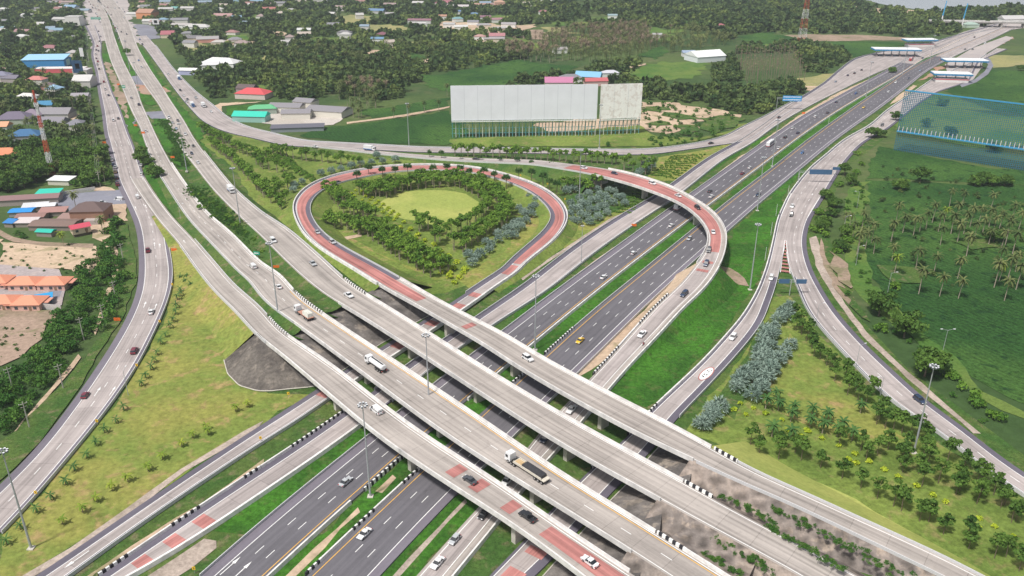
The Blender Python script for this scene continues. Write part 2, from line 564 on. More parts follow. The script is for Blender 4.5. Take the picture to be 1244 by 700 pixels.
R['left_slip_road'] = Road('left_slip_road', '''
a1 400 120 450 120 0
a1 436 200 478 200 0
a1 430 260 480 260 0
a1 450 340 500 340 0
a1 462 430 530 430 0
a1 478 520 570 520 0
a1 490 620 605 620 0
b1 505 20 630 20 0
b1 530 120 665 120 0
b1 545 190 690 190 0
b1 618 350 765 350 0
b1 645 430 785 430 0
b1 655 530 800 530 0
b1 655 620 815 620 0
c1 648 20 808 20 0
c1 620 110 780 110 0
c1 560 230 725 230 0
c1 460 385 648 385 0
c1 350 545 540 545 0
c1 240 690 430 690 0
d1 140 135 320 135 0
d1 0 265 180 310 0
d1 -100 360 90 410 0
d1 -220 470 0 500 0''', sm=14)
def road_obj(name, parts, kind='structure'):
    pass
def surface(rname, objname, bands, s0=None, s1=None, dz=0.0):
    """bands: (o0, o1, material)"""
    r = R[rname]; mb = MB(); mats = []
    for o0, o1, m in bands:
        if m not in mats: mats.append(m)
        r.strip(mb, o0, o1, dz, s0, s1, mats.index(m))
    # sides down to the ground
    r.strip(mb, (bands[0][0][0], bands[0][0][1]-.05), bands[0][0], dz-.45, s0, s1, 0, dz)
    r.strip(mb, bands[-1][1], (bands[-1][1][0], bands[-1][1][1]+.05), dz, s0, s1, 0, dz-.45)
    o = mb.build(objname, mats); tag(o, kind='structure'); return o
def marks(rname, parent, lines=(), dash=(), s0=None, s1=None, dz=.025, mat=None, w=.22, name='lane_marking', ylines=()):
    r = R[rname]; mb = MB()
    for o in lines: r.strip(mb, (o[0], o[1]-w/2), (o[0], o[1]+w/2), dz, s0, s1)
    for o in dash: r.dashes(mb, o, .2, 3.2, 8.8, dz, s0, s1)
    if mb.f: tag(mb.build(name, mat or M_WHITE, parent), kind='structure')
    if ylines:
        mb = MB()
        for o in ylines: r.strip(mb, (o[0], o[1]-w/2), (o[0], o[1]+w/2), dz, s0, s1)
        tag(mb.build('yellow_edge_line', M_YEL, parent), kind='structure')
# motorway: traced between the white and the yellow line
nc = R['north_carriageway']; sc_ = R['south_carriageway']
o = surface('north_carriageway', 'motorway_asphalt_road', [((-1, -2.9), (-1, .1), M_SHLD2), ((-1, .1), (1, 1.5), M_ASPH)], 0, 905)
marks('north_carriageway', o, [(-1, 0)], [(-.333, 0), (.333, 0)], 0, 900, ylines=[(1, 0)])
o = surface('north_carriageway', 'motorway_concrete_road', [((-1, -2.4), (1, 1.5), M_CONC)], 905, None)
marks('north_carriageway', o, [(-1, 0)], [(-.333, 0), (.333, 0)], 905, None, ylines=[(1, 0)])
o = surface('south_carriageway', 'motorway_asphalt_road', [((-1, -1.5), (1, -.1), M_ASPH), ((1, -.1), (1, 2.6), M_SHLD2)], 0, 960)
marks('south_carriageway', o, [(1, 0)], [(-.333, 0), (.333, 0)], 0, 950, ylines=[(-1, 0)])
o = surface('south_carriageway', 'motorway_concrete_road', [((-1, -1.5), (1, 2.6), M_CONC)], 960, None)
marks('south_carriageway', o, [(1, 0)], [(-.333, 0), (.333, 0)], 960, None, ylines=[(-1, 0)])
def simple(rname, objname, lsh, rsh, main=None, lm=None, rm=None, dash=((0, 0),), s0=None, s1=None, dz=0.0, yl=(), edge=(1, 1)):
    main = main or M_CONC; lm = lm or M_SHLD; rm = rm or M_SHLD; b = []
    if lsh: b.append(((-1, 0), (-1, lsh), lm))
    b.append(((-1, lsh), (1, -rsh), main))
    if rsh: b.append(((1, -rsh), (1, 0), rm))
    o = surface(rname, objname, b, s0, s1, dz)
    ln = ([(-1, lsh+.1 if lsh else .7)] if edge[0] else [])+([(1, -rsh-.1 if rsh else -.7)] if edge[1] else [])
    c = (lsh-rsh)/2
    marks(rname, o, ln, [(d[0], d[1]+c) for d in dash], s0, s1, dz+.02, ylines=yl)
    return o
simple('north_service_road', 'north_service_road', 2.2, .7, dash=(), dz=.03)
_l = R['loop_exit_road']; _b0 = _l.near_px(640, -5, 'c2')[0]
simple('loop_exit_road', 'loop_ramp_road', 2.2, 1.0, dash=(), s1=_b0)
simple('loop_exit_road', 'loop_bridge_road', 0, 0, M_DECK, dash=(), s0=_b0)
simple('slip_road_west', 'front_overpass_road', .9, 0, M_DECK, dash=(), lm=M_DECK, dz=.008)
simple('second_overpass_road', 'second_overpass_road', 0, 0, M_DECK)
_s = R['second_overpass_road']; mb = MB(); _s.strip(mb, (-1, 1.2), (-1, 1.42), .03, _s.near_px(100, 50, 'c2')[0], None); tag(mb.build('yellow_edge_line', M_YEL), kind='structure')
simple('third_overpass_road', 'third_overpass_road', 0, 0, M_DECK, dash=())
simple('east_ramp', 'flyover_ramp_road', .8, 2.2, dash=(), rm=M_DECK, lm=M_DECK)
simple('outer_ramp', 'outer_ramp_road', .5, .5, dash=(), dz=.05)
simple('right_service_road', 'right_service_road', 2.0, .8, dash=((-.33, 0), (.33, 0)))
_i = R['inner_branch']; _g = _i.near_px(60, 645, 'b4')[0]
simple('inner_branch', 'inner_branch_road', 0, .8, dash=(), dz=.012, s1=_g, edge=(0, 1)); simple('inner_branch', 'inner_branch_road', 2.4, .8, dash=(), dz=.012, s0=_g)
_i = R['outer_branch']; _g = _i.near_px(190, 645, 'b4')[0]
simple('outer_branch', 'outer_branch_road', 2.2, 0, dz=.016, s1=_g, edge=(1, 0)); simple('outer_branch', 'outer_branch_road', 2.2, 1.0, dz=.016, s0=_g)
simple('left_slip_road', 'left_slip_road', 1.4, 2.6, lm=M_SHLD2, rm=M_SHLD2, dz=.02)
# ---------------------------------------------------------------- GROUND
from mathutils.geometry import tessellate_polygon
G = ground_mat
M_GRND = G('countryside_ground', ((.045, .085, .028), (.085, .125, .04), (.16, .15, .08)), (.006, .03, .25), third=.4, bump=.3)
M_LAWN = G('dry_lawn', ((.235, .24, .062), (.15, .205, .045), (.34, .235, .115)), (.03, .14, .6), third=.8, fine=.4, bump=.2)
M_LAWN2 = G('mown_lawn', ((.36, .38, .11), (.28, .33, .085), (.22, .26, .07)), (.03, .12, .8), third=.4, fine=.2, bump=.1)
M_LAWN3 = G('park_grass', ((.17, .225, .05), (.11, .165, .035), (.25, .21, .09)), (.03, .16, .7), third=.7, fine=.45, bump=.2)
M_GREEN = G('lush_grass', ((.05, .155, .018), (.035, .105, .016), (.085, .12, .035)), (.05, .22, .8), third=.7, fine=.55, bump=.4)
M_VERGE = G('scrubby_verge', ((.05, .11, .025), (.09, .14, .035), (.22, .17, .11)), (.05, .2, 1.0), third=.6, fine=.45, bump=.4)
M_FIELD = G('cassava_field', ((.030, .085, .021), (.062, .135, .030), (.015, .048, .016)), (.012, .16, .9), third=.9, fine=.65, bump=.8)
def crop_rows(m, amp=.5, per=3.2, ang=.5):
    t = m.node_tree; h = NT(t); b = t.nodes['Principled BSDF']; src = b.inputs['Base Color'].links[0].from_socket; co = h.n('ShaderNodeTexCoord').outputs['Object']; sp = h.n('ShaderNodeSeparateXYZ'); h.L(co, sp.inputs[0])
    d = h.math('ADD', h.math('MULTIPLY', sp.outputs[0], math.cos(ang)), h.math('MULTIPLY', sp.outputs[1], math.sin(ang))); d = h.math('ADD', d, h.math('MULTIPLY', h.noise(co, .05, 3), 9.0))
    s = h.math('SINE', h.math('MULTIPLY', d, 6.283/per)); k = h.math('ADD', 1.0, h.math('MULTIPLY', s, amp*.5)); x = h.n('ShaderNodeVectorMath', operation='SCALE'); h.L(src, x.inputs[0]); h.L(k, x.inputs['Scale']); h.L(x.outputs[0], b.inputs['Base Color'])
crop_rows(M_FIELD, .26, 2.6)
M_FIELD2 = G('bright_field', ((.07, .15, .030), (.13, .19, .045), (.035, .10, .03)), (.02, .12, .9), third=.6, fine=.3, bump=.3)
M_DRYF = G('dry_field', ((.30, .28, .12), (.22, .23, .10), (.36, .30, .18)), (.02, .08, .6), third=.6)
M_SAND = G('bare_sandy_soil', ((.52, .40, .29), (.44, .33, .24), (.20, .19, .09)), (.02, .06, .5), third=.75, fine=.25)
M_DIRT = G('pink_earth', ((.34, .25, .195), (.25, .195, .14), (.13, .15, .06)), (.03, .08, .6), third=.7, fine=.3)
M_REDE = G('red_earth', ((.42, .22, .15), (.36, .26, .2), (.25, .17, .1)), (.03, .1, .6), third=.5)
M_STAIN = G('stained_slope_concrete', ((.10, .092, .088), (.17, .155, .145), (.34, .29, .24)), (.05, .16, .6), sharp=.10, third=.55, fine=.35, bump=.2)
M_MOUND = G('dark_mound_concrete', ((.085, .076, .07), (.145, .13, .115), (.27, .235, .20)), (.07, .25, .8), sharp=.12, third=.5, fine=.4, bump=.2)
M_BLOCK = G('slope_paving_blocks', ((.27, .225, .195), (.17, .148, .135), (.34, .275, .22)), (.08, .25, .8), sharp=.12, third=.6, fine=.3)
M_KERBC = G('ditch_lining_concrete', ((.42, .35, .30), (.30, .25, .21), (.50, .43, .37)), (.05, .3, 1.), third=.5, fine=.35)
M_ROOFC = G('parking_asphalt', ((.23, .235, .28), (.19, .19, .225), (.30, .29, .31)), (.03, .1, .5), third=.4, fine=.12)
M_WATER, _t, _b = _nodes('lake_water', .12, .5); _b.inputs['Base Color'].default_value = (.42, .46, .50, 1)
def blocks(m, sc, lo):
    t = m.node_tree; h = NT(t); b = t.nodes['Principled BSDF']; src = b.inputs['Base Color'].links[0].from_socket; co = h.n('ShaderNodeTexCoord').outputs['Object']
    v = h.n('ShaderNodeTexVoronoi', feature='DISTANCE_TO_EDGE'); v.inputs['Scale'].default_value = sc; v.inputs['Randomness'].default_value = .55; h.L(co, v.inputs['Vector'])
    k = h.n('ShaderNodeMapRange'); k.inputs[1].default_value = .02; k.inputs[2].default_value = .35; k.inputs[3].default_value = 1.25; k.inputs[4].default_value = lo; h.L(v.outputs[0], k.inputs[0])
    x = h.n('ShaderNodeVectorMath', operation='SCALE'); h.L(src, x.inputs[0]); h.L(k.outputs[0], x.inputs['Scale']); h.L(x.outputs[0], b.inputs['Base Color'])
blocks(M_BLOCK, .22, .62); blocks(M_STAIN, .13, .8)
Z_LAYER = [-.49]
OPEN = []
def area(name, spec, m, z=None, wob=1.2, sub=6.0, kind='structure', wz=0.0):
    """flat sheet traced as a polygon on the ground"""
    pts = poly(spec, wz); n = len(pts); out = []
    for i in range(n):
        a, b = pts[i], pts[(i+1) % n]; L = np.linalg.norm(b-a); st = max(sub, np.linalg.norm(a[:2])/120)
        k = max(1, min(60, int(L/st)))
        nrm = np.array([(b-a)[1], -(b-a)[0], 0])/max(L, 1e-6)
        for j in range(k):
            p = a+(b-a)*j/k; w = wob*max(1, np.linalg.norm(a[:2])/350)
            if wob: p = p+nrm*w*(mnoise.noise(Vector((p[0]*.09, p[1]*.09, 3.3)))*1.6+mnoise.noise(Vector((p[0]*.4, p[1]*.4, 1.3)))*.7)
            out.append(p)
    if z is None: Z_LAYER[0] += .004; z = Z_LAYER[0]
    if name not in ('interchange_grass', 'grass_clearing'): OPEN.append(np.array([p[:2] for p in pts]))
    V = [Vector((p[0], p[1], 0)) for p in out]; tr = tessellate_polygon([V])
    me = bpy.data.meshes.new(name); me.from_pydata([(p[0], p[1], z) for p in out], [], [tuple(t) for t in tr]); me.materials.append(m)
    if me.polygons and me.polygons[0].normal.z < 0: me.flip_normals()
    o = bpy.data.objects.new(name, me); COL.objects.link(o); tag(o, kind=kind); return o
# one sheet to the horizon
mb = MB(); mb.quad((-3500, -700, -.5), (3500, -700, -.5), (3500, 5500, -.5), (-3500, 5500, -.5))
tag(mb.build('ground', M_GRND), kind='structure')
# the interchange's own grass
area('interchange_grass', 'a1 690 210 720 235 760 330 840 440 920 530 1000 590 1244 640 a2 300 680 900 695 a3 600 690 1000 650 1244 560 a4 300 400 620 290 900 200 1100 150 1180 170 900 400 600 640 500 720 b4 400 130 330 300 330 480 480 660 c4 400 80 700 400 1244 800 p 1300 760 -60 760 -60 660 d1 0 500 c1 570 500 810 100 b1 800 480 620 150 560 0 a1 520 560 480 300 560 330 640 250', M_VERGE, wob=0)
area('left_lawn', 'b1 812 500 835 500 985 700 c1 1060 90 1200 235 1240 500 c2 60 520 290 510 120 600 d1 1180 10 780 270 400 510 80 720 -60 760 0 500 200 300 450 0 c1 570 520 680 340 790 130 810 0', M_LAWN)
area('loop_lawn', 'b2 380 60 520 140 330 185 210 260 160 340 190 430 300 520 470 630 600 660 760 740 900 720 1100 640 1300 560 b3 100 520 230 400 270 300 200 220 60 160 -200 100', M_LAWN3)
area('grass_verge', 'b2 -120 -60 40 10 300 60 540 110 350 170 210 250 165 320 190 430 270 480 120 480 0 300 b1 1100 130 940 0 a1 880 560 960 590 1100 690', M_LAWN3)
area('round_lawn', 'b2 590 290 650 255 760 235 900 235 1000 250 1050 290 1050 330 1000 370 930 395 870 410 840 400 760 380 700 370 640 350 600 320', M_LAWN2, wob=.8)
area('loop_inner_grass', 'b2 310 300 340 250 420 220 430 260 330 290 360 350 400 440 640 560 850 660 1010 640 1244 540 1244 470 1050 620 860 640 640 560 430 480 330 400', M_LAWN)
area('loop_inner_grass', 'b3 0 400 80 350 140 300 165 330 150 400 60 480 0 530', M_LAWN)
area('corner_lawn', 'b2 950 650 1200 510 1244 480 b3 40 500 140 440 200 500 260 530 b2 1244 620 1050 720', M_LAWN, wob=.6)
area('corner_lawn', 'b3 215 480 270 400 280 310 330 330 320 370 370 400 420 395 490 340 640 290 700 260 600 330 400 450 270 520', M_LAWN)
area('dry_triangle_lawn', 'b3 640 190 700 80 940 40 1060 10 1070 15 960 80 830 170 780 190', M_LAWN, wob=.5)
area('right_garden_lawn', 'c4 100 90 30 230 -20 440 c3 1050 640 960 560 1000 480 1120 330 c4 60 60 130 50 200 120 330 280 480 450 640 600 780 700 d4 940 130 1050 230 1244 330 1300 700 1070 700 700 530 400 380 150 250 0 180 -150 90 c3 820 700', M_LAWN3)
area('right_garden_lawn', 'c4 130 230 250 300 330 380 420 500 560 620 700 740 400 720 200 660 40 560 30 480 90 380 130 300', M_LAWN, wob=1.5)
area('mown_strip', 'd3 1110 140 1244 165 d4 0 145 250 240 450 330 650 450 900 590 1100 700 1060 700 820 590 640 495 420 385 200 285 0 195', M_LAWN2, wob=.5)
# bright medians
area('lush_median_grass', 'b4 390 -30 240 100 110 250 60 400 30 520 -20 700 c3 1120 60 1020 200 900 340 690 560 640 580 c3 460 510 600 350 830 110 930 0 b3 1000 600 1030 480 1060 420 1244 260 b4 0 290 230 90 330 0', M_GREEN)
area('lush_median_grass', 'd2 -40 500 0 470 540 30 c2 640 470 840 370 1244 120 c3 0 190 250 0 b3 180 700 560 420 680 330 1000 110 1244 -30 1170 -10 990 90 830 220 600 380 200 690 c3 90 0 0 60 c2 1244 115 960 300 700 450 d2 440 0 240 170 0 340 d1 1000 500', M_GREEN)
area('lush_median_grass', 'd2 60 700 350 460 700 140 c2 890 600 c3 0 360 90 285 440 0 b3 410 700 740 440 920 350 1244 90 a4 200 570 500 380 800 260 1100 140 1130 150 820 300 560 430 200 690 b3 1244 130 960 330 530 700 c3 540 10 165 340 d2 810 180 560 370 220 700', M_GREEN)
area('lush_median_grass', 'd2 560 700 900 330 1000 300 1060 360 760 700', M_GREEN)
area('lush_median_grass', 'd2 940 700 1150 440 1200 500 1244 560 1100 700', M_VERGE)
area('lush_median_grass', 'b2 1090 720 1300 580 b3 60 590 190 490 240 520 180 560 100 620 0 680 b2 1244 690', M_GREEN, wob=.5)
area('embankment_slope_grass', 'b2 -10 430 100 500 250 640 330 720 230 720 100 600 0 530', M_GREEN)
# earth and concrete ditch linings
area('bare_earth_strip', 'd2 130 700 280 560 480 370 490 390 330 560 190 690 160 700', M_SAND, wob=.6)
area('bare_earth_strip', 'd2 570 295 650 215 665 230 600 300', M_SAND, wob=.5)
area('bare_earth_strip', 'd2 640 700 800 530 990 330 1000 345 830 530 680 700', M_KERBC, wob=.4)
area('bare_earth_strip', 'c3 700 150 800 10 750 0 630 120 480 250 250 430 230 460 330 430 430 370 520 280 600 200', M_SAND, wob=.8)
area('bare_earth_strip', 'd1 0 220', M_SAND) if False else None
area('ditch_lining', 'd1 1244 -40 1150 10 850 190 600 370 330 560 90 700 150 700 380 560 640 380 870 200 1200 15', M_KERBC, wob=.15)
area('bare_earth_strip', 'd1 820 420 950 350 1100 250 1244 140 1244 165 1110 262 970 345 835 430 640 570 450 680 430 700 400 700', M_SAND, wob=.4)
area('bare_earth_strip', 'd1 700 700 960 520 1010 530 1020 560 900 650 830 700', M_KERBC, wob=1)
area('ditch_lining', 'b4 230 460 265 450 300 560 350 650 c4 340 0 400 90 500 220 700 410 900 580 1040 700 1010 700 880 595 690 440 480 240 370 90 310 0 b4 260 590', M_KERBC, wob=.5)
area('dirt_track', 'b4 290 460 300 520 340 620 400 700 c4 360 0 460 110 470 125 430 100 350 20 330 0 b4 340 660 280 540', M_DIRT, wob=.8)
area('ditch_lining', 'b3 470 370 640 300 740 240 750 250 640 312 480 380 400 430 200 560 60 660 50 650 200 545', M_KERBC, wob=.4)
area('ditch_lining', 'b3 230 695 420 550 600 430 770 330 640 400 420 570 250 700', M_SAND, wob=.3)
area('sandy_verge_line', 'b3 760 350 900 240 960 195 1100 90 1244 0 1244 -15 1080 80 900 215 850 250', M_SAND, wob=.3)
area('sandy_verge_line', 'a4 0 690 200 560 380 450 560 370 700 290 680 280 540 360 360 440 180 545 0 670', M_SAND, wob=.3)
area('sandy_verge_line', 'a4 640 460 720 400 740 405 660 470 600 500', M_SAND, wob=.3)
area('earth_patch', 'b3 960 620 1000 590 1050 600 1110 650 1125 690 1080 680 1020 650', M_DIRT, wob=1)
area('earth_patch', 'b3 300 175 330 140 380 150 440 170 400 190 330 185', M_DIRT, wob=.8)
area('service_path', 'b2 290 330 300 290 330 260 350 265 320 300 320 340 330 390 310 380', M_SAND, wob=.3)
area('service_path', 'b2 375 462 420 455 500 440 500 452 430 468 380 472', M_SAND, wob=.3)
area('bare_earth_strip', 'b2 190 480 240 465 330 530 430 600 560 680 500 690 380 630 270 560', M_DIRT, wob=.6)
# right-hand fields
area('cassava_field', 'b4 500 190 600 190 800 200 1000 210 1320 215 c4 1350 600 1180 540 1000 440 880 330 720 200 600 110 560 0 b4 520 640 480 520 520 330', M_FIELD)
area('cassava_field', 'b4 560 30 640 40 860 90 1100 130 1320 150 1320 210 860 195 640 180 500 180 520 100', M_FIELD)
area('bright_verge', 'c4 420 0 560 10 720 190 900 340 1060 500 1244 600 1244 640 1040 540 860 380 700 240 560 120', M_FIELD2, wob=1.6)
area('bright_verge', 'b4 430 200 500 190 500 330 480 470 520 620 540 700 440 700 400 540 400 340', M_FIELD2, wob=1.6)
area('cassava_field', 'a4 860 430 1100 330 1320 330 1320 560 1060 500', M_FIELD)
area('bright_verge', 'a4 700 470 780 440 860 430 1040 500 1100 520 900 510', M_FIELD2)
area('vegetable_field', 'a4 640 600 700 475 1100 540 1320 560 1320 680 1000 700', M_FIELD2)
area('dry_field', 'a4 1060 260 1244 260 1300 300 1100 320', M_DRYF)
area('sandy_field', 'a4 110 165 250 160 500 165 720 178 700 190 500 190 230 195 120 180', M_DIRT)
area('cassava_field', 'a4 0 160 110 165 240 195 480 195 700 200 560 250 430 270 400 240 240 215 0 210', M_FIELD)
area('sandy_field', 'a4 390 40 450 30 570 40 560 60 470 52 400 50', M_SAND); area('sandy_field', 'a4 640 60 700 45 810 55 700 65', M_SAND)
area('lake', 'a4 460 -25 500 0 560 15 660 35 780 48 880 50 950 30 1060 30 1110 38 1244 30 1500 40 1500 -60 700 -60', M_WATER)
area('bright_field', 'a4 170 370 300 350 400 340 330 400 240 420 180 400', M_DRYF)
area('sandy_field', 'a4 205 405 270 405 260 430 215 425', M_SAND)
area('wide_concrete_apron', 'a4 540 260 620 240 760 215 700 275 620 310 540 290', M_SAND)
area('red_earth_strip', 'a4 750 380 830 320 890 300 860 325 790 370', M_REDE)
area('red_earth_strip', 'a4 940 390 1060 310 1010 290 1000 300 1030 310 960 370', M_REDE)
area('red_earth_strip', 'a4 1000 250 1190 170 1200 178 1040 250', M_REDE)
# sandy ground behind the billboard
area('bare_sandy_ground', 'a3 600 480 760 480 920 510 1090 540 1060 560 860 580 880 600 720 640 600 610 400 640 200 620 100 590 200 570 600 560', M_SAND, wob=3)
area('bright_field', 'a3 540 340 640 300 760 290 940 295 920 340 750 380 600 400', M_FIELD2, wob=3)
area('cassava_field', 'a3 0 280 150 300 300 310 280 350 100 370 0 380', M_FIELD, wob=3)
area('cassava_field', 'a3 600 260 700 220 760 240 700 280', M_FIELD, wob=3)
area('cassava_field', 'a3 1080 165 1244 150 1300 190 1244 215 1100 200', M_FIELD, wob=3)
area('dry_field', 'a3 150 130 200 125 300 140 280 160 180 150', M_DRYF, wob=3); area('dark_field', 'a3 40 140 150 140 200 165 160 190 20 170', M_DIRT, wob=3)
area('bright_field', 'a3 390 85 480 80 560 95 480 110 400 105', M_FIELD2, wob=3)
area('dry_field', 'a2 370 80 440 70 550 75 640 90 540 110 440 125 380 105', M_DRYF, wob=3); area('dry_field', 'a2 520 115 640 115 720 125 700 160 600 162 540 150', M_DRYF, wob=3)
area('bright_field', 'a2 260 175 360 175 440 180 400 210 320 215 260 195', M_FIELD2, wob=3); area('bright_field', 'a2 -60 80 40 75 60 100 0 110 -60 105', M_FIELD2, wob=3)
area('cassava_field', 'a2 760 360 900 345 1244 280 1244 420 920 440 800 400', M_FIELD, wob=3)
area('cassava_field', 'a2 210 640 330 600 500 580 700 560 920 520 1060 660 1244 670 900 680 500 675 250 650', M_FIELD, wob=2)
area('cassava_field', 'a2 500 520 800 480 920 460 920 500 740 540 540 560', M_FIELD, wob=2)
area('bright_field', 'a2 0 400 60 410 80 440 0 430', M_FIELD2); area('cassava_field', 'a2 0 480 80 490 90 510 0 520', M_FIELD)
area('scrub_field', 'a2 920 655 1244 640 a3 600 590 700 640 900 650 1050 610 1100 580 1200 600 1000 640 700 690 0 690 a2 940 700', M_LAWN3, wob=1.5)
area('dirt_lane', 'a2 430 575 560 560 700 540 920 500 920 508 700 550 560 568 430 585', M_SAND, wob=.4)
area('dirt_lane', 'a3 470 335 550 315 640 298 640 305 550 325 480 340', M_SAND, wob=.4); area('dirt_lane', 'a3 0 120 130 112 120 130 0 150', M_SAND, wob=2)
area('bright_field', 'a1 1060 160 1180 165 1190 210 1080 205', M_FIELD2, wob=2); area('bright_field', 'a1 1180 70 1244 65 1244 110 1200 130', M_FIELD2, wob=2)
area('village_yard', 'a2 850 120 900 100 1100 110 1244 130 1244 160 1000 150 880 150', M_SAND, wob=3); area('village_yard', 'a2 1030 190 1100 180 1190 195 1100 205', M_SAND, wob=2)
area('factory_yard', 'a2 20 540 90 500 260 500 440 540 370 590 150 600 40 580', G('pale_yard', ((.5, .46, .42), (.42, .38, .34), (.3, .27, .22)), third=.4), wob=1)
area('bright_field', 'a1 1060 500 1244 490 1244 520 1060 545', M_GREEN, wob=1); area('village_yard', 'a1 1000 500 1040 485 1244 480 1060 500 1060 545 1030 540', M_SAND)
# strips between the old highway's roads
area('lush_median_grass', 'a1 500 200 540 330 620 540 700 700 b1 700 0 740 90 760 180 850 380 1000 560 1140 700 1040 700 900 560 800 400 700 200 640 0 a1 600 600 480 280', M_GREEN)
area('lush_median_grass', 'a1 640 210 680 240 800 430 900 560 1000 620 b1 940 0 1000 80 940 0 a1 890 600 780 460 650 280', M_GREEN)
area('lush_median_grass', 'a1 540 160 560 200 660 350 620 360 560 230', M_GREEN); area('lush_median_grass', 'a1 650 430 700 440 740 490 700 500 660 470', M_GREEN)
area('lush_median_grass', 'a1 720 560 780 560 860 700 b1 880 60 920 140 850 150 790 60 a1 740 640', M_GREEN)
area('lush_median_grass', 'b1 900 220 960 210 1100 330 1244 440 1244 590 1100 440 980 320', M_GREEN)
area('old_track_strip', 'a1 490 290 520 300 590 450 600 560 570 500 520 380', M_DIRT); area('road_works_earth', 'a1 640 400 760 405 800 430 740 450 660 440', M_REDE)
area('crossover_road', 'a1 600 360 690 350 720 400 640 400', M_ROOFC, z=-.2); area('crossover_road', 'a1 680 530 800 520 820 570 720 560', M_ROOFC, z=-.2)
area('crossover_road', 'b1 840 155 920 145 975 195 960 215 890 215', M_ROOFC, z=-.1); area('crossover_road', 'a1 585 570 640 560 650 590 600 600', M_ROOFC, z=-.2)
# left-hand side
area('parking_lot', 'p 64 243 80 236 125 231 152 230 157 242 150 250 128 252 110 246 95 256 70 257', M_ROOFC, wob=.3)
area('sandy_yard', 'b1 480 305 600 300 605 380 560 385 540 400 560 640 530 660 520 560 500 480 440 460 420 380 500 350', M_SAND, wob=1)
area('bare_sandy_ground', 'b1 0 480 160 490 450 500 460 600 400 640 340 630 340 610 0 600', M_SAND, wob=1.5); area('bare_sandy_ground', 'b1 -300 480 0 470 0 620 -300 640', M_SAND)
area('estate_yard', 'c1 -100 -100 280 -70 310 10 290 100 100 80 -100 60', G('estate_paving', ((.42, .36, .35), (.33, .29, .29), (.5, .42, .38))), wob=.3); area('estate_street', 'c1 -100 -12 100 -5 215 12 300 15 280 60 240 70 230 30 100 12 -100 2', M_ROOFC, wob=0)
area('bare_pink_ground', 'c1 -100 100 120 110 290 125 270 160 200 200 190 260 100 340 0 390 -150 400', M_DIRT, wob=1.5)
area('dirt_track', 'b1 0 420 60 460 180 480 440 490 440 510 200 500 60 480 0 450', M_DIRT, wob=.4)
area('dirt_track', 'b1 500 480 540 480 560 640 540 700 c1 520 30 500 120 450 240 440 220 480 110 505 30 b1 530 660', M_SAND, wob=.4)
area('dirt_track', 'c1 370 330 385 345 300 450 200 560 80 700 60 700 190 550 290 430', M_SAND, wob=.3)
area('roadside_grass', 'b1 560 390 600 400 640 560 640 700 c1 640 0 590 130 440 380 240 680 d1 130 130 0 250 -200 420 -300 300 d1 0 60 100 0 c1 60 700 300 470 480 240 560 100 b1 560 640', M_VERGE, wob=.8)
area('sandy_yard', 'a1 330 550 385 535 380 580 330 590', M_SAND); area('grass_clearing', 'b1 260 0 400 0 500 60 520 210 440 220 340 230 300 100', M_VERGE)
area('roadside_earth', 'b1 440 220 540 222 545 240 440 240', M_SAND)

M_APRON = G('highway_concrete', ((.43, .39, .375), (.37, .335, .33), (.48, .42, .38)), (.02, .06, .4), third=.5, fine=.15)
area('highway_apron', 'a1 350 -120 480 -120 486 60 505 130 500 190 470 200 440 230 424 180 410 100 385 0', M_APRON, z=-.05)
area('highway_apron', 'a1 470 -120 575 -120 610 20 625 100 650 165 720 215 735 240 650 200 600 200 540 110 505 20', M_APRON, z=-.04)
area('forecourt', 'a1 620 110 720 120 760 180 700 190 720 215 660 180', M_ROOFC, z=-.06)

area('toll_apron', 'a4 835 395 880 335 870 305 1000 228 1160 170 1195 178 1060 255 1040 325 1005 375 950 398', M_APRON, z=-.07, wob=0)
area('access_road', 'a4 940 398 1010 375 1060 335 1075 305 1050 275 1020 262 1040 250 1085 280 1100 310 1075 350 1020 388 950 412', M_ROOFC, z=-.10, wob=0)
area('access_road', 'a4 395 345 410 310 450 285 540 250 545 256 460 292 425 318 415 350', M_ROOFC, z=-.10, wob=0); area('access_road', 'a4 800 215 900 185 990 140 1000 148 905 195 810 222', M_ROOFC, z=-.10, wob=0)
area('motorway_apron', 'a4 700 290 800 215 960 150 1100 112 1250 100 1250 130 1130 150 900 230 740 290', M_APRON, z=-.08, wob=0)
_rg = random.Random(5)
for k in range(46):      # clearings, gardens and fallow plots in the far woods
    x, y = (_rg.uniform(230, 560), _rg.uniform(6, 78)) if k % 2 else (_rg.uniform(560, 960), _rg.uniform(4, 60)); w = _rg.uniform(6, 22); hh = w*_rg.uniform(.12, .24)*(y+30)/60
    pts_ = ' '.join('%.1f %.1f' % (x+w*math.cos(a)*_rg.uniform(.7, 1.2), y+hh*math.sin(a)*_rg.uniform(.7, 1.2)) for a in [math.pi*2*i/7 for i in range(7)])
    area('far_clearing', 'p '+pts_, [M_FIELD2, M_DRYF, M_LAWN3, M_SAND, M_FIELD2, M_FIELD][k % 6], wob=2)
for sp in ('a3 640 500 720 505 760 520 700 530 640 520', 'a3 900 560 1040 545 1090 560 1060 600 960 640 900 610', 'a3 720 520 860 545 900 560 800 565 730 545', 'a3 620 580 700 570 760 590 700 605', 'a3 780 600 860 590 900 620 820 640'): area('scrub_patch', sp, M_VERGE, wob=3)
for sp in ('b4 330 520 380 560 440 700 400 700 350 600', 'c4 430 60 500 140 520 180 480 160 430 100', 'b4 560 600 700 590 800 620 760 680 620 670', 'b4 900 480 1060 470 1120 500 1000 520'): area('scrub_patch', sp, M_VERGE if sp[3] != '3' else M_DIRT, wob=3)

OPEN.append(np.array([p[:2] for p in poly('p 890 66 965 64 980 100 905 106', 0)]))
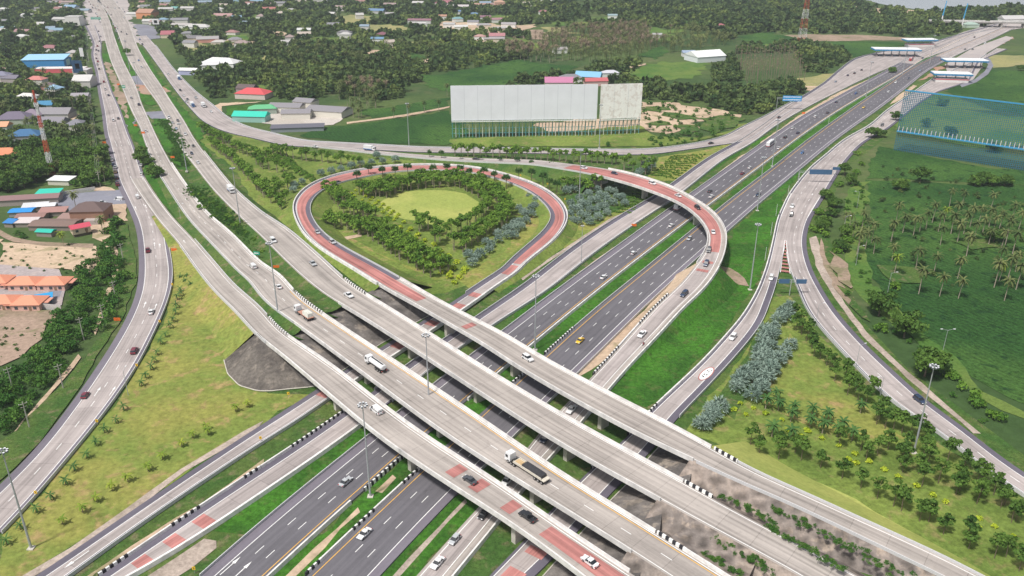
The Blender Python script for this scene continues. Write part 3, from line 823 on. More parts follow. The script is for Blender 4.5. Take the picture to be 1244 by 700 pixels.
# ---------------------------------------------------------------- BRIDGES, SLOPES, BARRIERS
def D(rname, c, u, v): return R[rname].near_px(u, v, c, .0)[0]
SPAN = {}
def bridge(rname, s0, s1, label, piers, sides=((-1), (1)), zeb=()):
    r = R[rname]; SPAN[rname] = (s0, s1)
    m = r.at((s0+s1)/2); root = empty('overpass_bridge', (m[0], m[1], 0)); tag(root, label, 'bridge', 'concrete bridges over the motorway')
    inv = Matrix.Translation((-m[0], -m[1], 0))
    def fin(mb, name, mat): 
        o = mb.build(name, mat, root); o.matrix_parent_inverse = Matrix.Identity(4); o.location = (-m[0], -m[1], 0); return o
    mb = MB()        # box girder: slab wings and a tapering box
    pr = [((-1, .0), -.06), ((-1, 0), -.55), ((-.52, 0), -.75), ((-.42, 0), -1.9), ((.42, 0), -1.9), ((.52, 0), -.75), ((1, 0), -.55), ((1, 0), -.06)]
    for (a, za), (b, zb) in zip(pr[:-1], pr[1:]): r.strip(mb, b, a, zb, s0, s1, 0, za)
    for d in (s0, s1): mb.face([r.at(d, a, z) for a, z in pr])
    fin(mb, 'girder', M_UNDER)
    for sd in (-1, 1):
        mb = MB()
        A = [((sd, sd*.28), -.62), ((sd, sd*.28), .88), ((sd, -sd*.04), .9), ((sd, -sd*.16), .3), ((sd, -sd*.35), .02)]
        if sd < 0: A = A
        for (a, za), (b, zb) in zip(A[:-1], A[1:]):
            if sd > 0: r.strip(mb, b, a, zb, s0, s1, 0, za)
            else: r.strip(mb, a, b, za, s0, s1, 0, zb)
        r.strip(mb, (sd, 0), (sd, sd*.28), -.62, s0, s1)
        for d in (s0, s1): mb.face([r.at(d, a, z) for a, z in A])
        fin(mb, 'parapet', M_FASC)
    for d, q in ((s0, 1), (s1, -1)):
        A_ = [r.at(d+q*.1, (1, .2)), r.at(d+q*.1, (-1, -.2)), r.at(d-q*1.4, (-1, -.2)), r.at(d-q*1.4, (1, .2))]; zt = A_[0][2]-.5; mb = MB()
        B_ = [(p[0], p[1], -.5) for p in A_]; T_ = [(p[0], p[1], zt) for p in A_]; mb.face(T_)
        for i in range(4): j = (i+1) % 4; mb.face([B_[i], B_[j], T_[j], T_[i]])
        fin(mb, 'abutment', M_PIER)
    for (c, u, v) in piers:
        # base of the pier seen at ground level
        g = U(*PX(c, u, v), -.4); d, _ = r.near(g); p = r.at(d); h = r.head(d); mb = MB()
        top = p[2]-1.9
        mb.box(p[0], p[1], -.5, 1.5, 3.6, top-.7, h, tx=1, ty=1); mb.box(p[0], p[1], top-1.2, 1.7, 3.8, 1.2, h, tx=1.0, ty=1.35)
        fin(mb, 'pier', M_PIER)
    return root
B1 = (D('slip_road_west', 'c2', 140, 262), R['slip_road_west'].len-4)
B2 = (D('second_overpass_road', 'c2', 240, 170), D('second_overpass_road', 'd3', 640, 545))
B3 = (D('third_overpass_road', 'c2', 455, 75), D('third_overpass_road', 'd3', 775, 290))
B4 = (D('loop_exit_road', 'c2', 640, -5), D('loop_exit_road', 'd3', 905, 120))
B5 = (D('east_ramp', 'b3', 915, 585), D('east_ramp', 'b3', 430, 150))
bridge('slip_road_west', *B1, 'long pale concrete bridge with a red painted stretch, nearest of the four parallel overpasses', [('c2', 395, 590), ('d2', 740, 185), ('d2', 1195, 540)])
bridge('second_overpass_road', *B2, 'second overpass from the front, carrying the tanker and the long black trailer truck', [('c2', 525, 478), ('d2', 865, 40), ('d3', 98, 350)])
bridge('third_overpass_road', *B3, 'wide empty grey overpass between the truck bridge and the narrow loop bridge', [('c2', 718, 350), ('c2', 1047, 560), ('d3', 263, 160)])
bridge('loop_exit_road', *B4, 'narrow concrete bridge leading on from the red loop ramp', [('c2', 890, 242), ('c2', 1215, 430), ('c3', 418, 680)])
bridge('east_ramp', *B5, 'curved red surfaced flyover bending across the motorway', [('b3', 637, 270), ('b3', 868, 395)])
# --- embankments: grass flanks of every raised approach
def embank(rname, s0, s1, name, m, side, slope=1.9, slope2=None):
    r = R[rname]; mb = MB(); Dn = r.ds(s0, s1); pa = []; sA = slope
    for d in Dn:
        slope = sA+((slope2 or sA)-sA)*min(1, max(0, ((d-Dn[0])/(Dn[-1]-Dn[0])-.45)/.4))
        a = r.at(d, (side, side*.05), -.06); z = max(0.02, a[2]+.5); b = r.at(d, (side, side*(.3+z*slope)))
        pa.append((a, (b[0], b[1], -.5)))
    for i in range(len(Dn)-1):
        q = (pa[i][0], pa[i][1], pa[i+1][1], pa[i+1][0])
        if side < 0: q = q[::-1]
        mb.quad(*q)
    tag(mb.build(name, m), kind='structure')
embank('slip_road_west', D('slip_road_west', 'b1', 770, 350), D('slip_road_west', 'c1', 1225, 228)+.5, 'embankment_slope', M_LAWN, 1, 3.2, 1.5); embank('slip_road_west', D('slip_road_west', 'b1', 770, 350), B1[0]+1, 'embankment_slope', M_GREEN, -1)
for nm, b, c0 in (('second_overpass_road', B2, ('b1', 760, 60)), ('third_overpass_road', B3, ('b1', 960, 60)), ('loop_exit_road', B4, ('c2', 1100, 20))):
    for sd in (-1, 1):
        embank(nm, D(nm, *c0), b[0]+1, 'embankment_slope', M_VERGE if nm[0] != 'l' else M_LAWN3, sd)
        embank(nm, b[1]-1, None, 'embankment_slope', M_BLOCK if not (nm[0] == 'l' and sd < 0) else M_LAWN2, sd, 1.5 if nm[0] != 'l' or sd > 0 else 2.5)
for sd in (-1, 1):
    embank('east_ramp', D('east_ramp', 'c3', 500, 400), B5[0]+1, 'embankment_slope', M_GREEN if sd > 0 else M_SAND, sd, 1.2)
    embank('east_ramp', B5[1]-1, None, 'embankment_slope', M_VERGE, sd, 1.5)
# --- paved slopes below the bridge ends
def ruled(name, m, top, zt, bot, zb, rows=6):
    a = poly(top, zt); b = poly(bot, zb); mb = MB()
    def rs(pts, n):
        pts = np.array(pts); c = np.concatenate([[0], np.cumsum(np.linalg.norm(np.diff(pts, axis=0), axis=1))]); q = np.linspace(0, c[-1], n)
        return np.stack([np.interp(q, c, pts[:, k]) for k in range(3)], 1)
    n = 24; A = rs(a, n); B = rs(b, n)
    for i in range(n-1):
        for j in range(rows):
            f0, f1 = j/rows, (j+1)/rows; g = lambda k, f: A[k]*(1-f)+B[k]*f
            mb.quad(g(i, f0), g(i, f1), g(i+1, f1), g(i+1, f0))
    for i in range(n-1): a_, b_ = B[i], B[i+1]; mb.tube((a_[0], a_[1], a_[2]+.05), (b_[0], b_[1], b_[2]+.05), .2, .2, 5, 1)
    tag(mb.build(name, [m, M_PIER]), kind='structure')
ruled('slope_paving', M_MOUND, 'c1 1215 232 c2 50 268 80 296', 7.5, 'c1 1058 360 1075 425 1130 480 1215 505 c2 70 506 140 498 250 488', -.2)
ruled('slope_paving', M_STAIN, 'c2 80 300 200 240 260 190 420 90 600 10 700 -30', 5.9, 'c2 250 488 310 478 430 398 560 305 760 182 860 130', -.4)
ruled('slope_paving', M_STAIN, 'd3 400 830 600 715 700 530 720 370 840 270 870 170 960 110', 5.9, 'd3 100 760 190 660 340 490 470 345 600 215 655 140 720 70', -.4)
# fills between the approaches
def fill(name, m, ra, rb, s0, s1, dip=1.2, inset=.2, rows=4):
    A = R[ra]; Bq = R[rb]; mb = MB(); L = []
    for d in A.ds(s0, s1):
        a = np.array(A.at(d, (-1, -inset), -.15)); e, _ = Bq.near(a); b = np.array(Bq.at(e, (1, inset), -.15)); row = []
        for j in range(rows+1):
            f = j/rows; p = a*(1-f)+b*f; p[2] -= dip*math.sin(math.pi*f)+.02; row.append(p)
        L.append(row)
    for i in range(len(L)-1):
        for j in range(rows): mb.quad(L[i][j], L[i][j+1], L[i+1][j+1], L[i+1][j])
    tag(mb.build(name, m), kind='structure')
fill('approach_median', M_VERGE, 'slip_road_west', 'second_overpass_road', D('slip_road_west', 'b1', 770, 300), B1[0]-2)
fill('approach_median', M_VERGE, 'second_overpass_road', 'third_overpass_road', D('second_overpass_road', 'b1', 800, 140), B2[0]-2, 1.0)
fill('approach_median', M_BLOCK, 'second_overpass_road', 'third_overpass_road', B2[1]+3, None, 1.0)
# --- barriers and guard rails
def rail(rname, s0, s1, off, label, style='rail', z=0):
    r = R[rname]; mb = MB()
    if style == 'rail': r.wallstrip(mb, off, .22, z-.4, z+.72, s0, s1); mats = M_RAIL; cat = 'guard rail'; nm = 'guard_rail'
    elif style == 'kerb': r.wallstrip(mb, off, .8, z-.4, z+.85, s0, s1, 0, .45); mats = M_BARR; cat = 'barrier'; nm = 'concrete_barrier'
    else: r.wallstrip(mb, off, .82, z-.4, z+.88, s0, s1, 0, .48); mats = M_ZEBRA; cat = 'barrier'; nm = 'striped_barrier'
    m = r.at((r.ds(s0, s1)[0]+r.ds(s0, s1)[-1])/2); o = mb.build(nm, mats); tag(o, label, cat, 'roadside barriers and rails'); return o
nc_d = lambda c, u, v: D('north_carriageway', c, u, v); sc_d = lambda c, u, v: D('south_carriageway', c, u, v)
rail('north_carriageway', 0, None, (-1, -3.1), 'thin pale guard rail along the outer edge of the far carriageway of the motorway')
rail('north_carriageway', nc_d('c2', 1000, 560), None, (1, 1.7), 'low pale barrier between the far carriageway and the green central reservation', 'kerb')
rail('north_carriageway', 0, nc_d('d2', 470, 380), (1, 1.7), 'scalloped white barrier edging the central reservation at the bottom of the picture', 'kerb')
rail('north_carriageway', nc_d('d2', 560, 300), nc_d('d2', 720, 130), (1, 1.7), 'black and white striped barrier beside the tall mast in the central reservation', 'zebra')
rail('south_carriageway', sc_d('d2', 300, 650), sc_d('d2', 450, 480), (-1, -1.7), 'plain white barrier left of the white car on the near carriageway', 'kerb')
rail('south_carriageway', 0, sc_d('d2', 300, 640), (-1, -1.7), 'striped barrier at the lower end of the near carriageway', 'zebra')
rail('south_carriageway', sc_d('d2', 450, 480), sc_d('d2', 560, 370), (-1, -1.7), 'striped barrier piece between two plain white lengths of the central reservation', 'zebra')
rail('south_carriageway', sc_d('d2', 560, 370), sc_d('d2', 690, 255), (-1, -1.7), 'plain white barrier just below the front overpass in the central reservation', 'kerb')
rail('south_carriageway', sc_d('d2', 690, 255), sc_d('d2', 800, 180), (-1, -1.7), 'striped barrier reaching under the front overpass', 'zebra')
rail('south_carriageway', sc_d('c3', 0, 470), sc_d('c3', 80, 400), (-1, -1.7), 'striped barrier in the gap between the third and the narrow overpass', 'zebra')
rail('south_carriageway', sc_d('c3', 170, 330), sc_d('c3', 290, 210), (-1, -1.7), 'striped barrier to the left of the yellow taxi', 'zebra')
rail('south_carriageway', sc_d('c3', 300, 200), None, (-1, -1.7), 'long pale rail on the near side of the central reservation', 'rail')
rail('south_carriageway', sc_d('d2', 930, 300), None, (1, 2.8), 'thin pale guard rail along the outer edge of the near carriageway')
ns = lambda c, u, v: D('north_service_road', c, u, v)
rail('north_service_road', ns('d1', 480, 690), ns('d1', 640, 580), (-1, -.3), 'striped kerb wall at the lower left corner of the service road with red squares', 'zebra')
rail('north_service_road', ns('d1', 640, 580), ns('d1', 830, 460), (-1, -.3), 'plain white kerb wall between two striped lengths on the service road with red squares', 'kerb')
rail('north_service_road', ns('d1', 830, 460), ns('d1', 970, 370), (-1, -.3), 'second striped kerb wall from the bottom of the service road with red squares', 'zebra')
rail('north_service_road', ns('d1', 970, 370), ns('d1', 1130, 250), (-1, -.3), 'upper plain white kerb wall of the service road with red squares', 'kerb')
rail('north_service_road', ns('d1', 1130, 250), ns('d2', 50, 180), (-1, -.3), 'third striped kerb wall from the bottom of the service road with red squares', 'zebra')
rail('north_service_road', ns('d2', 50, 180), ns('d2', 185, 80), (-1, -.3), 'plain white kerb wall just left of the front overpass', 'kerb')
rail('north_service_road', ns('d2', 185, 80), ns('c2', 440, 590), (-1, -.3), 'striped kerb wall passing under the front overpass', 'zebra')
rail('north_service_road', ns('c2', 560, 490), None, (-1, -.3), 'long pale rail on the left of the straight service road beyond the overpasses')
rail('north_service_road', ns('d1', 600, 740), ns('c2', 560, 640), (1, .45), 'broad white wall between the service road and the grass beside the motorway', 'kerb')
rail('north_service_road', ns('c2', 640, 560), None, (1, .35), 'long pale rail on the motorway side of the straight service road')
le = lambda c, u, v: D('loop_exit_road', c, u, v)
rail('loop_exit_road', 0, le('c2', 380, 530), (1, .2), 'thin pale rail beside the lowest service road at the lower left'); 
rail('loop_exit_road', le('c2', 1000, 50), B4[0]-1, (-1, -.2), 'pale kerb rail following the inside of the red loop', 'rail')
rail('loop_exit_road', le('c2', 430, 470), B4[0]-1, (1, .25), 'pale kerb wall following the outside of the red loop', 'kerb')
rail('loop_exit_road', B4[1]+1, le('d3', 1085, 170), (-1, -.2), 'striped barrier at the right end of the loop bridge', 'zebra'); rail('loop_exit_road', le('d3', 1085, 170), None, (-1, -.2), 'long pale rail along the mown strip at the lower right', 'rail')
rail('loop_exit_road', B4[1]+1, None, (1, .2), 'pale rail above the paved slope on the near side of the loop bridge road')
t3 = lambda c, u, v: D('third_overpass_road', c, u, v); t2 = lambda c, u, v: D('second_overpass_road', c, u, v); w1 = lambda c, u, v: D('slip_road_west', c, u, v)
rail('third_overpass_road', B3[1]+.5, t3('d3', 900, 380), (-1, -.2), 'striped barrier at the right end of the wide empty overpass', 'zebra')
rail('second_overpass_road', B2[1]+.5, t2('d3', 800, 630), (-1, -.2), 'striped barrier at the right end of the truck overpass', 'zebra'); rail('second_overpass_road', t2('d3', 800, 630), None, (-1, -.2), 'white barrier running on from the striped end of the truck overpass', 'kerb')
rail('second_overpass_road', t2('c2', 120, 60), B2[0]-.5, (-1, -.2), 'striped barrier at the left end of the truck overpass beside the flat trailer', 'zebra')
rail('third_overpass_road', t3('c2', 400, -10), B3[0]-.5, (-1, -.2), 'striped barrier at the left end of the wide empty overpass', 'zebra')
rail('slip_road_west', w1('c2', 60, 160), B1[0]-.5, (-1, -.2), 'striped barrier at the left end of the front overpass', 'zebra'); 
rail('slip_road_west', w1('b1', 860, 480), w1('c2', 40, 150), (-1, -.2), 'pale rail on the right of the road climbing to the front overpass'); rail('slip_road_west', w1('b1', 860, 500), B1[0]-.5, (1, .2), 'pale rail on the lawn side of the road climbing to the front overpass')
rail('second_overpass_road', t2('b1', 760, 120), t2('c2', 100, 50), (-1, -.2), 'dark topped pale wall on the right of the road with the white van', 'kerb'); rail('second_overpass_road', t2('b1', 700, 60), B2[0]-.5, (1, .2), 'pale rail on the left of the road with the white van')
rail('third_overpass_road', t3('b1', 940, 60), t3('c2', 380, -20), (-1, -.2), 'pale rail between the truck road and the wide grass verge of the loop'); 
er = lambda c, u, v: D('east_ramp', c, u, v)
rail('east_ramp', er('d2', 770, 690), B5[0]-.5, (1, .2), 'white barrier along the bright green bank of the flyover ramp', 'kerb'); rail('east_ramp', er('c3', 400, 440), er('c3', 540, 300), (-1, -.2), 'striped barrier low on the inner side of the flyover ramp', 'zebra')
rail('east_ramp', er('c3', 540, 300), er('c3', 620, 200), (-1, -.2), 'plain middle piece of wall on the inner side of the flyover ramp', 'kerb'); rail('east_ramp', er('c3', 620, 200), er('c3', 760, 60), (-1, -.2), 'striped barrier high on the inner side of the flyover ramp', 'zebra'); rail('east_ramp', B5[1]+.5, None, (-1, -.2), 'pale rail where the flyover comes down among the palms')
ib = lambda c, u, v: D('inner_branch', c, u, v)
rail('inner_branch', 40, ib('c3', 690, 575), (1, .2), 'white kerb wall between the bright grass and the road with the painted circle', 'kerb'); rail('inner_branch', ib('c3', 700, 580), ib('d3', 600, 40), (1, .2), 'striped kerb at the loop bridge end of the road with the painted circle', 'zebra'); rail('inner_branch', ib('d3', 460, 130), ib('d3', 400, 190), (1, .2), 'striped kerb seen between the two right hand overpasses', 'zebra')
rail('inner_branch', 90, ib('c3', 800, 640), (-1, -.2), 'thin pale rail beside the silver palms'); rail('outer_branch', 100, None, (1, .2), 'long white rail between the garden trees and the curved outer road')
rail('right_service_road', 60, None, (1, .2), 'pale kerb on the motorway side of the wide road below the toll plaza', 'kerb')
ls = lambda c, u, v: D('left_slip_road', c, u, v)
rail('left_slip_road', ls('b1', 760, 520), None, (-1, -.2), 'long thin rail curving between the left lawn and the two lane slip road')
rail('outer_ramp', 100, None, (-1, -.2), 'pale rail on the far side of the long curved ramp under the billboard')
# --- painted things on the roads
def patch(rname, d0, d1, o0, o1, dz=.045, m=None, name='red_patch'):
    r = R[rname]; mb = MB(); r.strip(mb, o0, o1, dz, d0, d1); return tag(mb.build(name, m or M_RED), kind='structure')
patch('loop_exit_road', le('b2', 1244, 590), le('c2', 690, 20), (-1, 2.2), (1, -1.7)); patch('loop_exit_road', le('c2', 690, 20), le('c2', 770, 75), (-1, 2.2), (1, -2.2))
for u, v in ((850, 115), (920, 158), (1000, 205)): d = le('c2', u, v); patch('loop_exit_road', d-1.5, d+1.5, (-1, 2.2), (1, -2.2))
patch('loop_exit_road', le('b2', 1244, 590)-12, le('b2', 1244, 590)-2, (-1, 2.2), (1, -1.7))
for u, v in ((1020, 52), (957, 98), (820, 188), (675, 285), (325, 518)): d = le('c2', u, v); patch('loop_exit_road', d-2, d+2, (-1, 2.2), (1, -1.2))
for u, v in ((985, 428), (822, 535), (650, 643)): d = ns('d1', u, v); patch('north_service_road', d-2, d+2, (-1, 2.6), (1, -1.0))
for u, v in ((955, 198), (1075, 283), (1205, 372)): d = w1('d2', u, v); patch('slip_road_west', d-1.8, d+1.8, (-1, 1.6), (.45, 0))
patch('slip_road_west', w1('d3', 150, 470), None, (-1, 1.6), (.45, 0))
patch('east_ramp', er('b3', 960, 535), er('b3', 300, 122), (-1, 1.4), (1, -2.3)); 
for u, v in ((940, 578), (915, 618)): d = er('b3', u, v); patch('east_ramp', d-1.2, d+1.2, (-1, 1.6), (1, -3))
patch('inner_branch', ib('d3', 100, 590), ib('d3', 140, 570), (-.6, 0), (.5, 0)); patch('inner_branch', ib('d3', 30, 680), None, (-.6, 0), (.5, 0))

far_b = empty('far_overpass', (*U(1215, 33)[:2], -.5), math.radians(-8)); tag(far_b, 'far road bridge crossing the motorway at its upper right end', 'bridge')
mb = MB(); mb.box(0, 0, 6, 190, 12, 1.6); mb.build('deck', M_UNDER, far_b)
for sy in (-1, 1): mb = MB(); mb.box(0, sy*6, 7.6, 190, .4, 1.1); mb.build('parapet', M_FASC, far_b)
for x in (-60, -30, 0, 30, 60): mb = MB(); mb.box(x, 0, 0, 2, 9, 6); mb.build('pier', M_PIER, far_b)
# ---------------------------------------------------------------- VEGETATION
def leaf_mat(name, c1, c2, rough=.7, obj=True):
    m, t, b = _nodes(name, rough, .15); h = NT(t)
    at = h.n('ShaderNodeAttribute', attribute_name='tint'); f = at.outputs['Fac']
    if obj:
        oi = h.n('ShaderNodeObjectInfo'); f = h.math('ADD', h.math('MULTIPLY', f, .7), h.math('MULTIPLY', oi.outputs['Random'], .45))
    c = h.mix(f, c1, c2); h.L(c, b.inputs['Base Color'])
    tr = h.n('ShaderNodeBsdfTranslucent'); h.L(c, tr.inputs['Color']); mx = h.n('ShaderNodeMixShader'); mx.inputs[0].default_value = .22
    h.L(b.outputs[0], mx.inputs[1]); h.L(tr.outputs[0], mx.inputs[2]); h.L(mx.outputs[0], t.nodes['Material Output'].inputs[0])
    return m
L_GREEN = leaf_mat('leaf_mid_green', (.045, .13, .018), (.21, .35, .05))
L_DARK = leaf_mat('leaf_dark_green', (.024, .075, .017), (.13, .23, .04))
L_FOR = leaf_mat('leaf_forest', (.022, .065, .022), (.10, .16, .05))
L_SILV = leaf_mat('leaf_silver_blue', (.15, .23, .19), (.36, .46, .39))
L_PALM = leaf_mat('leaf_coconut', (.032, .08, .020), (.19, .215, .08))
L_PALMY = leaf_mat('leaf_bright_palm', (.12, .22, .03), (.32, .38, .05))
L_PALMD = leaf_mat('leaf_deep_palm', (.03, .10, .028), (.10, .20, .05))
L_BROWN = leaf_mat('leaf_dry_palm', (.17, .13, .09), (.32, .25, .17))
L_LIME = leaf_mat('leaf_lime', (.30, .42, .03), (.50, .58, .05))
L_BUSH = leaf_mat('leaf_bush', (.05, .14, .02), (.17, .30, .04))
M_TRUNK = plain('pale_bark', (.34, .29, .23), rough=.9, var=.25); M_TRUNKD = plain('dark_bark', (.16, .12, .09), rough=.9, var=.25)
def quads_mesh(name, Q, tint, mat, smooth=False):
    """Q: (n,4,3)"""
    n = len(Q); me = bpy.data.meshes.new(name); me.vertices.add(4*n); me.vertices.foreach_set('co', Q.reshape(-1).astype(np.float32))
    me.loops.add(4*n); me.loops.foreach_set('vertex_index', np.arange(4*n, dtype=np.int32))
    me.polygons.add(n); me.polygons.foreach_set('loop_start', np.arange(0, 4*n, 4, dtype=np.int32))
    me.update(calc_edges=True); a = me.attributes.new('tint', 'FLOAT', 'FACE'); a.data.foreach_set('value', np.asarray(tint, dtype=np.float32))
    me.materials.append(mat); return me
def rnd_quads(centers, normals, size, rg, aspect=1.0, jit=.8):
    n = len(centers); nn = normals+rg.normal(size=(n, 3))*jit; nn /= np.linalg.norm(nn, axis=1)[:, None]
    a = np.cross(nn, rg.normal(size=(n, 3))); a /= np.linalg.norm(a, axis=1)[:, None]+1e-9; b = np.cross(nn, a)
    s = (size*(.6+.8*rg.random(n)))[:, None] if np.isscalar(size) else (size*(.6+.8*rg.random(n)))[:, None]
    a = a*s*.5; b = b*s*.5*aspect
    return np.stack([centers-a-b*.6, centers+a*.7-b, centers+a+b*.6, centers-a*.7+b], 1)
def cloud(clumps, per, leaf, rg, flat=.8):
    Q = []; T = []
    for (c, r) in clumps:
        d = rg.normal(size=(per, 3)); d /= np.linalg.norm(d, axis=1)[:, None]; d[:, 2] = np.where(d[:, 2] < -.35, -d[:, 2], d[:, 2])
        rr = r*(.55+.5*rg.random(per))[:, None]; p = np.array(c)+d*rr*np.array([1, 1, flat])
        Q.append(rnd_quads(p, d, leaf, rg)); T.append(np.clip(np.full(per, rg.random()*.7)+rg.random(per)*.35, 0, 1))
    return np.concatenate(Q), np.concatenate(T)
def crown_clumps(h, w, n, rg, low=.45):
    out = []
    for i in range(n):
        a = 2*math.pi*i/n+rg.random()*.9; rr = w*(.15+.38*rg.random()); z = h*(low+(1-low)*(.25+.6*rg.random()))
        out.append(((math.cos(a)*rr, math.sin(a)*rr, z-w*.12), w*(.20+.13*rg.random())))
    out.append(((0, 0, h-w*.22), w*.26)); return out
def trunk_mesh(name, h, r, mat, bend=0.0, limbs=0, w=0, rg=None, seg=6, stems=1):
    mb = MB(); rg = rg or rng
    for sct in range(stems):
        ox, oy = (0, 0) if stems == 1 else (rg.normal()*.25, rg.normal()*.25); p = Vector((ox*.4, oy*.4, -.4)); k = 4; bx, by = rg.normal()*bend, rg.normal()*bend
        for i in range(1, k+1):
            t = i/k; q = Vector((ox+bx*t*t, oy+by*t*t, h*t)); mb.tube(p, q, r*(1.15-.5*(i-1)/k), r*(1.15-.5*i/k), seg, cap=False); p = q
    for i in range(limbs):
        a = 2*math.pi*i/limbs+rg.random(); z = h*(.62+.25*rg.random()); e = w*.3
        mb.tube((0, 0, z), (math.cos(a)*e, math.sin(a)*e, z+h*.25), r*.5, r*.2, 5, cap=False)
    o = mb.build(name, mat); me = o.data; bpy.data.objects.remove(o); return me
def palm_crown(name, h, n, L, wd, droop, mat, rg, segs=5, up=.85, ox=0, oy=0):
    Q = []; T = []
    for i in range(n):
        a = 2*math.pi*(i*.382+rg.random()*.06); el = up*(1-1.9*(i/n))+rg.normal()*.1; l = L*(.8+.35*rg.random()); ti = rg.random()*.75
        ca, sa = math.cos(a), math.sin(a); r0 = .1; z0 = h; pr = np.array([ox+ca*r0, oy+sa*r0, z0]); e = el
        for k in range(segs):
            t1 = (k+1)/segs; st = l/segs; e2 = el-droop*t1*t1; nx = pr+np.array([ca*math.cos(e2)*st, sa*math.cos(e2)*st, math.sin(e2)*st])
            w0 = wd*math.sin(math.pi*min(1, .12+k/segs*.88))+.04; w1 = wd*math.sin(math.pi*min(1, .12+t1*.88))*.9+.03
            side = np.array([-sa, ca, 0]); dn = np.array([0, 0, -.35])
            for sg in (-1, 1):
                Q.append([pr, pr+(side*sg+dn)*w0, nx+(side*sg+dn)*w1+(nx-pr)*.25, nx]); T.append(min(1, ti+rg.random()*.3))
            pr = nx
    return quads_mesh(name, np.array(Q), T, mat)
def fan_crown(name, h, n, R_, mat, rg, leaf=.9):
    Q = []; T = []
    for i in range(n):
        d = rg.normal(size=3); d /= np.linalg.norm(d); d[2] = abs(d[2])*1.1-.25; d /= np.linalg.norm(d)
        c = np.array([0, 0, h])+d*R_*(.6+.35*rg.random()); u = np.cross(d, [0, 0, 1.]); u /= np.linalg.norm(u)+1e-6; v = np.cross(d, u)+d*.3; ti = rg.random()*.6
        for k in range(7):
            a = -1.9+3.8*k/6; e = u*math.sin(a)+d*math.cos(a)*.9+v*rg.normal()*.18; e /= np.linalg.norm(e); s = np.cross(e, d+v*.4); s /= np.linalg.norm(s)+1e-6
            Q.append([c, c+e*leaf*.55-s*leaf*.13, c+e*leaf, c+e*leaf*.55+s*leaf*.13]); T.append(min(1, ti+rg.random()*.4))
    return quads_mesh(name, np.array(Q), T, mat)
def merge_mesh(name, parts):
    """parts: meshes -> one mesh with several materials (for trees too small to show parts)"""
    vs = []; fs = []; ms = []; ti = []; off = 0; mats = []
    for me in parts:
        co = np.empty(len(me.vertices)*3, np.float32); me.vertices.foreach_get('co', co); vs.append(co.reshape(-1, 3))
        mi = len(mats); mats += list(me.materials); a = me.attributes.get('tint')
        for p in me.polygons: fs.append([v+off for v in p.vertices]); ms.append(mi); ti.append(a.data[p.index].value if a else .3)
        off += len(me.vertices)
    me = bpy.data.meshes.new(name); me.from_pydata(np.concatenate(vs).tolist(), [], fs)
    for m in mats: me.materials.append(m)
    me.polygons.foreach_set('material_index', ms); a = me.attributes.new('tint', 'FLOAT', 'FACE'); a.data.foreach_set('value', np.array(ti, dtype=np.float32)); return me
